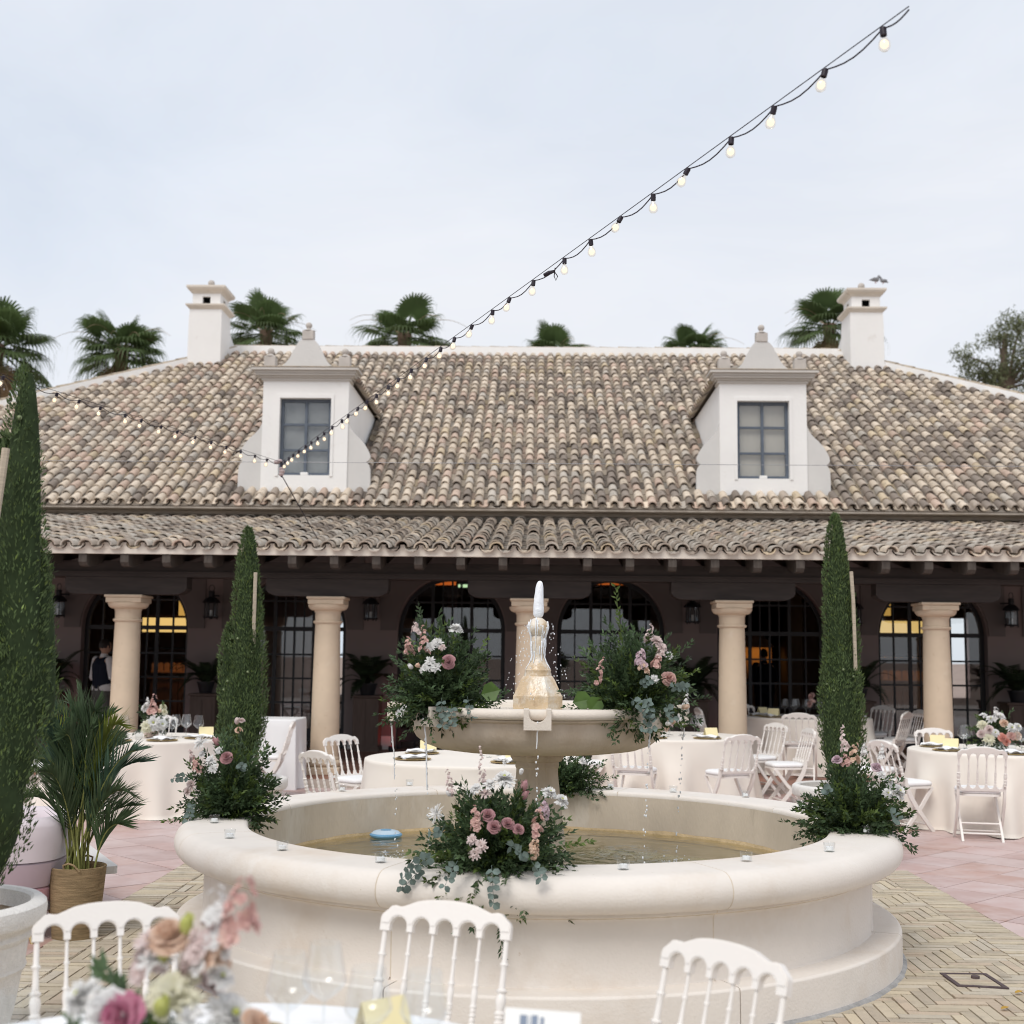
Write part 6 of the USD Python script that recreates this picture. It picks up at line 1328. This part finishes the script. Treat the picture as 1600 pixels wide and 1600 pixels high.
for px0, px1, s in ((419, 441, 'second'), (648, 712, 'third'), (926, 1008, 'fourth'), (1214, 1248, 'fifth')):
    a, b = ony(px0, 906, 23.2), ony(px1, 914, 23.2); t = thing('strip_lamp', f'orange glowing strip lamp at the top of the {s} arch', 'lamp', (0, 0, 0))
    B().box((a[0], 23.2, b[2]), (b[0], 23.28, a[2] + .04)).out(t, 'tube', M_heat, 20)
    B().box((a[0] - .03, 23.282, b[2] - .03), (b[0] + .03, 23.34, a[2] + .07)).out(t, 'reflector', M_iron, 20)
a, b = ony(716, 913, 23.0), ony(742, 918, 23.0); t = thing('exit_lamp', 'small pale green emergency lamp in the third arch', 'lamp', (0, 0, 0))
for u0, u1 in ((0.0, .12), (.2, .55), (.62, 1.0)): B().box((a[0] + (b[0] - a[0]) * u0, 23.0, b[2]), (a[0] + (b[0] - a[0]) * u1, 23.02, a[2])).out(t, 'lens', M_green_lamp, 20)
B().box((a[0] - .02, 23.021, b[2] - .02), (b[0] + .02, 23.08, a[2] + .02)).out(t, 'housing', M_iron, 20)
# fireplace bar at the back seen through the fifth arch
y = 27.5; a = ony(1172, 1000, y); b = ony(1206, 1048, y); t = thing('back_bar', 'warm lit back bar under a wooden hood, seen right of the fourth column', 'bar', (0, 0, 0))
hood = [(ony(1160, 1000, y)[0], ony(0, 999, y)[2]), (ony(1212, 1000, y)[0], ony(0, 999, y)[2]), (ony(1186, 978, y)[0], ony(0, 976, y)[2]), (ony(1172, 978, y)[0], ony(0, 976, y)[2])]
B().prism(hood, .6, (0, y, 0)).out(t, 'hood', M_barwood, 20)
B().box((ony(1160, 1000, y)[0], y + .5, .1), (ony(1212, 1000, y)[0], y + .6, ony(0, 999, y)[2])).out(t, 'back_panel', MAT('bar_back', (0.42, 0.24, 0.10), 0.6, 0.2, 0.2, 5), 20)
B().box((ony(1160, 1048, y)[0], y - .1, .1), (ony(1214, 1048, y)[0], y + .4, ony(0, 1047, y)[2])).out(t, 'counter', M_barwood, 20)
for i in range(7):
    bx = a[0] + i * .065; B().lathe([(0, 0), (.022, 0), (.024, .12), (.008, .16), (.008, .2), (0, .2)], 10, at=(bx, y + .42, ony(0, 1047, y)[2] + .1)).out(t, 'bottle', M_shell, 40)
lamp = UsdLux.RectLight.Define(stage, str(t.GetPath()) + '/bar_lamp'); lamp.CreateWidthAttr(.6); lamp.CreateHeightAttr(.1); lamp.CreateIntensityAttr(5.0); lamp.CreateColorAttr(Gf.Vec3f(1, .52, .15)); lamp.AddTranslateOp().Set(Gf.Vec3d((a[0] + b[0]) / 2, y + .25, ony(0, 1001, y)[2])); lamp.AddRotateXYZOp().Set(Gf.Vec3f(25, 0, 0))

# ---------------------------------------------------------------- people
import manifold3d as mf
M_skin = MAT('skin', (0.40, 0.24, 0.17), 0.5, 0.3, 0.08, 20); M_hair = MAT('dark_hair', (0.02, 0.015, 0.012), 0.6, 0.3, 0.3, 60)
M_vest = MAT('navy_vest', (0.012, 0.015, 0.026), 0.8, 0.1, 0.15, 20); M_shirt = MAT('white_shirt', (0.62, 0.60, 0.59), 0.85, 0.1, 0.05, 12, 0.2, 60); M_trous = MAT('grey_trousers', (0.10, 0.095, 0.085), 0.85, 0.1, 0.15, 15, 0.2, 60); M_shoe = MAT('black_shoe', (0.015, 0.014, 0.014), 0.4, 0.4)
def bones(chain, seg=18, smooth=6, edge=0.025):
    """limbs as hulls of spheres, melted into one smooth surface"""
    parts = []
    for (p, rp), (q, rq) in chain:
        parts.append(mf.Manifold.batch_hull([mf.Manifold.sphere(rp, seg).translate(p), mf.Manifold.sphere(rq, seg).translate(q)]))
    m = mf.Manifold.batch_boolean(parts, mf.OpType.Add).refine_to_length(edge); g = m.to_mesh(); t = trimesh.Trimesh(g.vert_properties[:, :3], g.tri_verts)
    trimesh.smoothing.filter_taubin(t, iterations=smooth); return t
def person(label, loc, rz, cols, H=1.76):
    vest, shirt, trous = cols; t = thing('person', label, 'person', loc, rz)
    J = {'hipL': (-.095, 0, .90), 'hipR': (.095, 0, .90), 'knL': (-.10, .02, .49), 'knR': (.11, .035, .49), 'anL': (-.105, -.02, .08), 'anR': (.12, .01, .08), 'waist': (0, 0, 1.02), 'chest': (0, -.005, 1.30), 'shL': (-.185, -.01, 1.42), 'shR': (.185, -.01, 1.42), 'neck': (0, .0, 1.47), 'elL': (-.255, -.02, 1.15), 'wrL': (-.20, .20, 1.06), 'elR': (.265, -.01, 1.16), 'wrR': (.235, .23, 1.13)}
    j = lambda k, r_: (J[k], r_)
    body = bones([(j('waist', .115), j('chest', .135)), (((-.06, 0, 1.0), .10), ((-.09, 0, 1.32), .115)), (((.06, 0, 1.0), .10), ((.09, 0, 1.32), .115)), (j('chest', .13), j('neck', .062)), (j('shL', .068), j('chest', .11)), (j('shR', .068), j('chest', .11)), (j('neck', .056), ((0, .015, 1.56), .052)),
                  (j('hipL', .105), j('hipR', .105)), (j('hipL', .10), j('waist', .11)), (j('hipR', .10), j('waist', .11)), (j('hipL', .092), j('knL', .062)), (j('hipR', .092), j('knR', .062)), (j('knL', .058), j('anL', .04)), (j('knR', .058), j('anR', .04)),
                  (j('shL', .058), j('elL', .043)), (j('shR', .058), j('elR', .043)), (j('elL', .041), j('wrL', .028)), (j('elR', .041), j('wrR', .028)), (j('anL', .04), ((-.115, .10, .04), .035)), (j('anR', .04), ((.135, .13, .04), .035))])
    B().tm(body).out(t, 'body', M_skin, True)
    def grow(chain, mat, nm): B().tm(bones(chain, edge=.03)).out(t, nm, mat, True)
    grow([(j('hipL', .120), j('hipR', .120)), (j('hipL', .112), ((-.05, 0, 1.0), .122)), (j('hipR', .112), ((.05, 0, 1.0), .122)), (j('hipL', .108), j('knL', .080)), (j('hipR', .108), j('knR', .080)), (j('knL', .078), ((-.105, -.02, .09), .066)), (j('knR', .078), ((.12, .01, .09), .066))], trous, 'trousers')
    grow([(j('shL', .074), j('elL', .057)), (j('elL', .056), ((-.205, .175, 1.068), .042)), (j('shR', .074), j('elR', .057)), (j('elR', .056), ((.238, .195, 1.132), .042)), (((0, 0, 1.47), .068), ((0, .004, 1.49), .066)), (((-.1, 0, .985), .118), ((.1, 0, .985), .118))], shirt, 'shirt')
    grow([(((-.075, 0, 1.02), .118), ((-.095, 0, 1.33), .130)), (((.075, 0, 1.02), .118), ((.095, 0, 1.33), .130)), (((0, 0, 1.02), .13), ((0, -.005, 1.33), .148)), (((-.13, -.01, 1.41), .070), ((0, 0, 1.36), .12)), (((.13, -.01, 1.41), .070), ((0, 0, 1.36), .12))], vest, 'vest')
    hd = trimesh.creation.icosphere(3, 1); v = np.array(hd.vertices) * [.077, .098, .118]; v[:, 0] *= 1 - .18 * np.clip(-v[:, 2] / .118, 0, 1); v[:, 1] += .012 * np.clip(-v[:, 2] / .118, 0, 1)
    h = B(); h.raw(v + [0, .02, 1.645], hd.faces); h.ball((0, .122, 1.63), .015, 1, (.8, 1.1, 1.4))
    for s_ in (-1, 1): h.ball((s_ * .077, .015, 1.64), .024, 1, (.4, .8, 1.3))
    h.box((-.022, .103, 1.588), (.022, .112, 1.594)); h.out(t, 'head', M_skin, 60)
    for s_ in (-1, 1): B().ball((s_ * .03, .108, 1.66), .010, 1).out(t, 'eye', M_iron, True)
    hv = np.array(hd.vertices) * [.083, .105, .123]; keep = (hd.vertices[:, 1] < .45) & (hd.vertices[:, 2] > -.35) | (hd.vertices[:, 2] > .55); fk = hd.faces[keep[hd.faces].all(1)]; B().raw(hv + [0, .014, 1.652], fk).out(t, 'hair', M_hair, True)
    for s_, wr in ((-1, J['wrL']), (1, J['wrR'])):
        wr = np.array(wr); d = np.array([-.1 * s_, 1, -.05]); d /= np.linalg.norm(d); ch = [((*wr,), .026), ((*(wr + d * .075),), .030)]; segs = [(ch[0], ch[1])]
        for q in range(4): o = np.array([(q - 1.5) * .019, 0, 0]); b0 = wr + d * .08 + o; b1 = b0 + d * (.038 - .004 * abs(q - 1.5)); b2 = b1 + d * .02 + [0, 0, -.025]; segs += [((tuple(b0), .0092), (tuple(b1), .0088)), ((tuple(b1), .0088), (tuple(b2), .0078))]
        segs.append(((tuple(wr + d * .025 + [-s_ * .026, 0, 0]), .0105), (tuple(wr + d * .065 + [-s_ * .045, 0, .0]), .009)))
        B().tm(bones(segs, 10, 3, .012)).out(t, 'hand', M_skin, True)
    for s_, an in ((-1, J['anL']), (1, J['anR'])): B().tm(bones([(((an[0], an[1] - .02, .045), .042), ((an[0] + s_ * .012, an[1] + .13, .036), .036))], 14, 2)).out(t, 'shoe', M_shoe, True)
    return t
p = ony(160, 1080, 20.6)
person('waiter in dark vest and white shirt standing with his back turned beside the first column', (p[0], 20.6, 0.10), math.radians(-38), (M_vest, M_shirt, M_trous))
p = ony(1194, 1040, 26.6)
person('dark figure standing at the lit back bar, seen right of the fourth column', (p[0], 26.6, 0.10), math.radians(10), (M_vest, M_vest, M_vest))
tr_ = thing('serving_tray', 'dark round object held by the waiter beside the first column', 'tray', (0, 0, 0)); q = ony(176, 1066, 20.9); B().lathe([(0, 0), (.13, 0), (.14, .02), (.0, .01)], 24, at=(q[0], 20.84, 1.22)).out(tr_, 'dish', M_iron, 30)

# ---------------------------------------------------------------- ashtray stand, drain cover, fallen leaves
M_steel = MAT('brushed_steel', (0.55, 0.54, 0.53), 0.28, 0.5, 0.1, 30, metallic=1.0, stretch=(1, 1, 12))
q = onz(483, 1213, 0.0); t = thing('ashtray_stand', 'stainless steel standing ashtray beside the second column', 'ashtray', (q[0], 16.4, 0))
B().lathe([(0, 0), (.15, 0), (.155, .008), (.14, .022), (.03, .035), (0, .035)], 40).out(t, 'base', M_steel, 40); B().lathe([(.028, .03), (.026, .58)], 20).out(t, 'stem', M_steel, 40)
B().lathe([(.0, .578), (.10, .58), (.105, .59), (.115, .70), (.118, .705), (.112, .705), (.10, .62), (0, .62)], 40).out(t, 'bowl', M_steel, 40)
M_rust = MAT('rusty_frame', (0.10, 0.075, 0.075), 0.8, 0.2, 0.3, 30, 0.4, 80)
t = thing('drain_cover', 'square brick filled drain cover with a rusty metal frame in the herringbone paving', 'drain cover', (0, 0, 0)); cs = [onz(px, py, 0.008)[:2] for px, py in ((1468, 1521), (1496, 1541), (1577, 1545), (1541, 1522))]
po = sg.Polygon(cs); B().prism(po.difference(po.buffer(-.022)), .008, (0, 0, 0.005), X=(1, 0, 0), Y=(0, 1, 0), Z=(0, 0, 1)).out(t, 'frame', M_rust, 20)
inn = po.buffer(-.026); x0_, y0_, x1_, y1_ = inn.bounds
for i in range(9):
    bb = sg.box(x0_, y0_ + i * .033, x1_, y0_ + i * .033 + .028).intersection(inn)
    if not bb.is_empty and bb.area > 5e-4: m = B(); m.prism(bb, .006, (0, 0, .0045), X=(1, 0, 0), Y=(0, 1, 0), Z=(0, 0, 1)); v, f = m.arrays(); B().raw(v, f, np.array(BC[i % 6])).out(t, 'brick', M_brick, False)
q = onz(1524, 1528, .012); B().lathe([(0, 0), (.022, 0), (.022, .012), (.0, .016)], 16, at=(q[0], q[1], .011)).out(t, 'knob', M_rust, 30)
M_yl = LEAF('yellow_leaf', (0.50, 0.30, 0.05), 0.2, 0.2)
for (px, py), s in (((1564, 1578), 'larger yellow fallen leaf on the paving below the drain cover'), ((1586, 1553), 'smaller yellow fallen leaf on the paving by the drain cover corner'), ((1462, 1486), None)):
    if s is None: continue
    q = onz(px, py, .012); v, f, _ = leaf_arrays([(0, 0, .004)], [(1, .3, .2)], [(0, 0, 1)], .045, .032, 'round'); t = B().raw(v, f).out(None, 'fallen_leaf', M_yl, False, s, 'leaf'); UsdGeom.Xformable(t).AddTranslateOp().Set(Gf.Vec3d(*q))
# ---------------------------------------------------------------- string lights
M_cable = MAT('black_cable', (0.022, 0.017, 0.026), 0.5, 0.3, 0.1, 20)
M_steelw = MAT('steel_wire', (0.30, 0.30, 0.31), 0.4, 0.5, 0.05, 20, metallic=0.6)
M_fil = EMIT('warm_filament', (1.0, 0.72, 0.42), 6.0)
M_bulbglow = EMIT('bulb_glow', (1.0, 0.80, 0.58), 1.25)
M_bulbglass = GLASS('bulb_glass', (1.0, 0.96, 0.90), 0.02, 0.5)
M_ins = MAT('pink_grey_porcelain', (0.40, 0.32, 0.31), 0.4, 0.4, 0.15, 20)
ZL = 3.80
J = ony(440, 722, 14.0); ZL = J[2]
S1 = [(1384, 47), (1298, 117), (1220, 177), (1156, 232), (1090, 281), (1035, 322), (987, 360), (939, 396), (900, 428), (852, 463), (815, 490), (790, 512), (757, 533), (729, 553), (713, 577), (685, 584), (660, 599), (640, 614), (624, 626), (603, 635), (591, 648), (574, 655), (557, 663), (548, 674), (529, 677), (517, 688), (506, 694), (494, 698), (486, 705), (473, 709), (463, 713), (454, 716), (446, 719)]
S2 = [(4, 594), (49, 608), (87, 622), (122, 633), (155, 643), (193, 655), (219, 663), (250, 674), (276, 679), (304, 688), (328, 696), (352, 703), (374, 709), (397, 714), (417, 718)]
def line_points(pix, A, Bp):
    """points along the straight span A-B nearest to what the photograph shows"""
    out = []
    for px, py in pix:
        d = ray(px, py); d /= np.linalg.norm(d); o = np.array([0, 0, CAM_H]); u = Bp - A; L = np.linalg.norm(u); u = u / L; w = A - o
        b = u @ d; s = (b * (d @ w) - u @ w) / (1 - b * b); out.append(A + u * s)
    return out
A1 = ony(1420, 10, 4.3); A2 = ony(-30, 574, 9.6)
def bulb_at(parent, p, lean, k):
    b = thing('bulb', None, None, parent=parent); UsdGeom.Xformable(b).ClearXformOpOrder(); X = UsdGeom.Xformable(b)
    X.AddTranslateOp(opSuffix='at').Set(Gf.Vec3d(*map(float, p))); X.AddRotateXYZOp(opSuffix='lean').Set(Gf.Vec3f(*lean))
    B().lathe([(0, -.002), (.011, -.002), (.0125, -.008), (.0125, -.034), (.009, -.036)], 12).out(b, 'socket', M_cable, 40)
    B().lathe([(.009, -.036), (.010, -.042), (.019, -.058), (.0225, -.072), (.021, -.084), (.013, -.094), (0, -.097)], 14).out(b, 'glass', M_bulbglass, 40)
    B().ball((0, 0, -.069), .0155, 1, (1, 1, 1.1)).out(b, 'glow', M_bulbglow, True)
for pix, A, label, sd in ((S1, A1, 'long festoon string of warm bulbs rising from the left dormer to the top right corner', 5), (S2, A2, 'short festoon string of warm bulbs from the left cypress to the left dormer', 6)):
    t = thing('string_lights', label, 'string lights', (0, 0, 0)); g_ = np.random.default_rng(sd); pts = line_points(pix, A, J)
    P = [A] + pts + [J]
    B().tube([A, J] if A is A1 else [A, J], 0.0022, 5).out(t, 'carrier_wire', M_cable, True)
    cab = B(); C = []
    for i in range(len(P) - 1):
        a, b = P[i], P[i + 1]
        for s in np.linspace(0, 1, 7)[:-1]: q = a + (b - a) * s; C.append(q + [0, 0, -0.012 - 0.030 * math.sin(PI * s) * min(1.0, np.linalg.norm(b - a) / .3)])
    C.append(J); cab.tube(C, 0.0032, 5); cab.out(t, 'cable', M_cable, True)
    for k, p in enumerate(pts): bulb_at(t, p + [0, 0, -.008], (g_.normal(0, 10), g_.normal(12, 10), 0), k)
t = thing('cable_plug', 'black plug and tied cable end on the long light string', 'plug', ony(881, 455, 8.15) + 0)
q = line_points([(876, 446)], A1, J)[0]; UsdGeom.Xformable(t).ClearXformOpOrder(); UsdGeom.Xformable(t).AddTranslateOp(opSuffix='at').Set(Gf.Vec3d(*map(float, q)))
B().tube([(-.03, 0, -.045), (.0, 0, -.03), (.03, 0, -.02)], [.010, .013, .008], 8).out(t, 'plug', M_cable, True); B().tube([(.03, 0, -.02), (.05, .0, -.05), (.04, 0, -.075), (.03, 0, -.05), (.035, 0, .0)], .003, 5).out(t, 'loop', M_cable, True)
L0, R0 = ony(-30, 719, 14.0), ony(1640, 729, 14.0)
w = thing('steel_wire', 'thin horizontal steel wire across the front of the roof', 'wire', (0, 0, 0)); B().tube([L0, J, R0], 0.0032, 5).out(w, 'wire', M_steelw, True)
c = thing('cable_drop', 'black cord running down from the lamp junction to the porch roof', 'cord', (0, 0, 0)); e = ony(497, 843, 16.25); m_ = (J + e) / 2 + [0, 0, -.04]
B().tube([J + [0, 0, -.14], m_ + [.0, 0, -.03], e], 0.006, 6).out(c, 'cord', M_cable, True)
jn = thing('cable_junction', 'pinkish grey porcelain insulators where the light strings meet', 'insulator', J)
for dx, dz_, r_ in ((-.055, -.0, .030), (-.02, .012, .028), (.0, -.075, .026), (.008, -.105, .033), (.0, -.135, .030)): B().ball((dx, 0, dz_), r_, 2, (1, 1, .8)).out(jn, 'insulator', M_ins, True)
B().tube([(0, 0, -.0), (.004, 0, -.07), (.006, 0, -.17)], .012, 8).out(jn, 'tie', M_cable, True)

# ---------------------------------------------------------------- palms and tree behind the house
M_palm = LEAF('palm_leaf', (0.085, 0.125, 0.045), 0.3, 0.35, 0.5, 0.8)
M_palm_dry = LEAF('dry_palm_leaf', (0.42, 0.32, 0.20), 0.25, 0.3, 0.7, 1.5)
M_ptrunk = MAT('palm_trunk', (0.17, 0.12, 0.085), 0.9, 0.1, 0.3, 3, 0.6, 20, stretch=(1, 1, 5))
def fan_leaf(parent, r, base, d, R, name, mat, droop, n=30):
    d = np.asarray(d, float); d /= np.linalg.norm(d); a, b, _ = frame(d); side = np.cross(d, [0, 0, 1.0]); side /= max(np.linalg.norm(side), 1e-6); nrm = np.cross(side, d)
    pl = R * r.uniform(.75, 1.1); s = np.linspace(0, 1, 6); st_ = np.outer(s * pl, d) + np.outer(s ** 2, [0, 0, -.16 * pl * droop]) + base; m = B(); m.tube(st_, np.linspace(.035, .018, 6), 5); hub = st_[-1]; d2 = st_[-1] - st_[-2]; d2 /= np.linalg.norm(d2)
    P = []
    ang = np.linspace(-2.2, 2.2, n); V, F = [], []
    for i, t in enumerate(ang):
        u = math.cos(t) * d2 + math.sin(t) * side; ln = R * (1.0 - .22 * abs(t) / 2.2) * r.uniform(.92, 1.05); nn = nrm * .10 * (1 if i % 2 else -1) - np.array([0, 0, 1.0]) * 0; w = ln * .045
        sd = np.cross(u, nrm)
        q0 = hub; q1 = hub + u * ln * .55 + nrm * .03 * R; q2 = hub + u * ln * .85 - np.array([0, 0, .10 * ln * droop]); q3 = hub + u * ln * 1.05 - np.array([0, 0, (.34 + .25 * r.random()) * ln * droop])
        k = len(V); V += [q0, q1 - sd * w * 1.3 + nn * .1 * R, q1 + sd * w * 1.3 + nn * .1 * R, q2 - sd * w * .5, q2 + sd * w * .5, q3]; F += [[k, k + 1, k + 2], [k + 1, k + 3, k + 2], [k + 2, k + 3, k + 4], [k + 3, k + 5, k + 4]]
        if r.random() < .5: k = len(V); q4 = q3 - np.array([0, 0, R * r.uniform(.2, .55)]) + r.normal(0, .04 * R, 3); V += [q3 - sd * .006, q3 + sd * .006, q4]; F += [[k, k + 1, k + 2]]
    m.raw(V, F); m.out(parent, name, mat, False)
def palm_kind(seed, n, nd):
    c = proto('fan_palm'); r = np.random.default_rng(seed)
    for i in range(n):
        el = math.asin(np.clip(-.35 + 1.33 * ((i + .5) / n), -1, 1)); a = 2.4 * i + r.normal(0, .25); fan_leaf(c, r, np.array([0, 0, 0.0]), (math.cos(a) * math.cos(el), math.sin(a) * math.cos(el), math.sin(el)), r.uniform(.72, .92), 'fan_leaf', M_palm, 1.0 - .5 * math.sin(el))
    for i in range(nd):
        a = r.uniform(0, 6.28); fan_leaf(c, r, np.array([0, 0, -.12]), (math.cos(a) * .6, math.sin(a) * .6, -.75), r.uniform(.55, .75), 'dry_leaf', M_palm_dry, .8, 18)
    for i in range(7):
        a = r.uniform(0, 6.28); l_ = r.uniform(1.2, 2.0); s = np.linspace(0, 1, 9); q = np.c_[np.cos(a) * l_ * s, np.sin(a) * l_ * s, l_ * (.9 * s - .75 * s ** 2.2)]; B().tube(q, np.linspace(.014, .004, 9), 4).out(c, 'flower_stalk', M_palm_dry, True)
    z = np.linspace(-13, 0.1, 40); B().lathe(np.c_[.15 + .02 * (np.arange(40) % 2) + .05 * np.exp((z) / 1.2), z], 14).out(c, 'trunk', M_ptrunk, 30)
    return c
PK = [palm_kind(71, 24, 5), palm_kind(72, 20, 9), palm_kind(73, 17, 3)]
for (px, py, y, k, sc_, rz_), s in (((-8, 545, 44, 0, 1.55, 0.3), 'cut by the left edge of the picture'), ((190, 552, 47, 0, 1.30, 1.2), 'left of the left chimney'), ((416, 522, 45, 1, 1.08, 2.0), 'between the left chimney and the left dormer, with dry flower stalks'), ((632, 528, 45, 2, 1.25, 0.6), 'right of the left dormer, tallest and clearest'),
        ((866, 560, 46, 2, 1.0, 3.1), 'only its tip showing over the middle of the ridge'), ((1083, 552, 46, 0, 0.95, 4.0), 'left of the right dormer, half hidden by the ridge'), ((1296, 512, 46, 1, 1.15, 5.2), 'behind the right chimney')):
    p = ony(px, py, y); copy_of(PK[k], 'fan_palm', 'fan palm behind the roof ' + s, 'palm tree', p, rz_, 'fan palms behind the house', sc=sc_)
M_euct = LEAF('olive_tree_leaf', (0.15, 0.165, 0.085), 0.4, 0.35, 0.6, 0.8, tint=True)
p = ony(1572, 560, 50); r = np.random.default_rng(81); tr = thing('broadleaf_tree', 'loose olive green tree behind the roof at the right edge', 'tree', (p[0], 50, 0)); zc_ = p[2]
B().tube([(0, 0, 0), (.2, 0, 5), (-.1, .2, zc_ - 1), (0, 0, zc_ + 1)], [.3, .26, .18, .08], 10).out(tr, 'trunk', M_bark, 50)
P, D, N_, L, W, C = [], [], [], [], [], []
cl = [(-1.5, 0, .1, .75), (-1.0, 0, -.6, .9), (-.2, .2, .9, .9), (.6, 0, 1.4, 1.0), (.9, 0, .3, 1.1), (0, 0, -.5, 1.1), (1.8, 0, 1.0, 1.2), (1.8, 0, -.6, 1.3), (-.4, 0, -1.5, 1.3), (1.2, 0, -1.9, 1.5), (-1.7, .2, -1.2, .8)]
for cx_, cy_, cz_, R_ in cl:
    B().tube([(0, 0, zc_ - 1.2), (cx_ * .5, cy_, zc_ + cz_ * .4 - .3), (cx_, cy_, zc_ + cz_)], [.09, .05, .02], 6).out(tr, 'limb', M_bark, 50)
    k = int(1500 * R_ * R_); d = rdir(r, k); q = d * (R_ * r.random(k)[:, None] ** .5) * [1, 1, .8] + [cx_, cy_, zc_ + cz_]; q = q[meshkit.fbm(q * 1.6, 3, 3) > .44]; k = len(q)
    P.append(q); D.append(rdir(r, k) + [0, 0, -.7]); N_.append(rdir(r, k)); L.append(r.uniform(.12, .22, k)); W.append(r.uniform(.03, .055, k)); C.append(r.uniform(.6, 1.3, k)[:, None] * np.ones(3))
v, f, k = leaf_arrays(np.vstack(P), np.vstack(D), np.vstack(N_), np.concatenate(L), np.concatenate(W)); B().raw(v, f, np.repeat(np.vstack(C), k, 0)).out(tr, 'crown', M_euct, False)

# ---------------------------------------------------------------- two pigeons on the right chimney
M_pig = MAT('pigeon_grey', (0.24, 0.24, 0.25), 0.7, 0.2, 0.25, 30)
def pigeon(px, py, rz_, pitch, label, sc_):
    q = ony(px, py, CY + 0.15); t = thing('pigeon', label, 'bird', q, rz_, sc=sc_)
    c = np.array([0, 0, .10]); chain = [(((-.09, 0, .09), .035), ((.04, 0, .11), .062)), (((.04, 0, .11), .060), ((.085, 0, .17), .034)), (((.085, 0, .17), .034), ((.105, 0, .215), .030)), (((-.09, 0, .09), .030), ((-.19, 0, .075), .012))]
    B().tm(bones([((tuple(a[0]), a[1]), (tuple(b[0]), b[1])) for a, b in chain], 14, 4, .012)).out(t, 'body', M_pig, True)
    B().lathe([(.009, 0), (.005, .02), (0, .03)], 8, at=(.13, 0, .212), R=roty(PI / 2)).out(t, 'beak', M_iron, 40)
    for s_ in (-1, 1):
        B().ball((-.03, s_ * .052, .115), .05, 2, (1.9, .22, .75)).out(t, 'wing', M_pig, True); B().ball((.115, s_ * .026, .222), .005, 1).out(t, 'eye', M_iron, True); B().tube([(.0, s_ * .02, .06), (.01, s_ * .022, 0.0)], .006, 6).out(t, 'leg', MAT(f'bird_leg_{px}_{s_ + 1}', (0.4, 0.15, 0.12), 0.6), True)
pigeon(1368, 443, math.radians(20), 0, 'grey pigeon on the right chimney cap, nearer the ball finial, head raised', 0.85)
pigeon(1380, 444, math.radians(200), 0, 'smaller grey pigeon at the outer corner of the right chimney cap', 0.72)
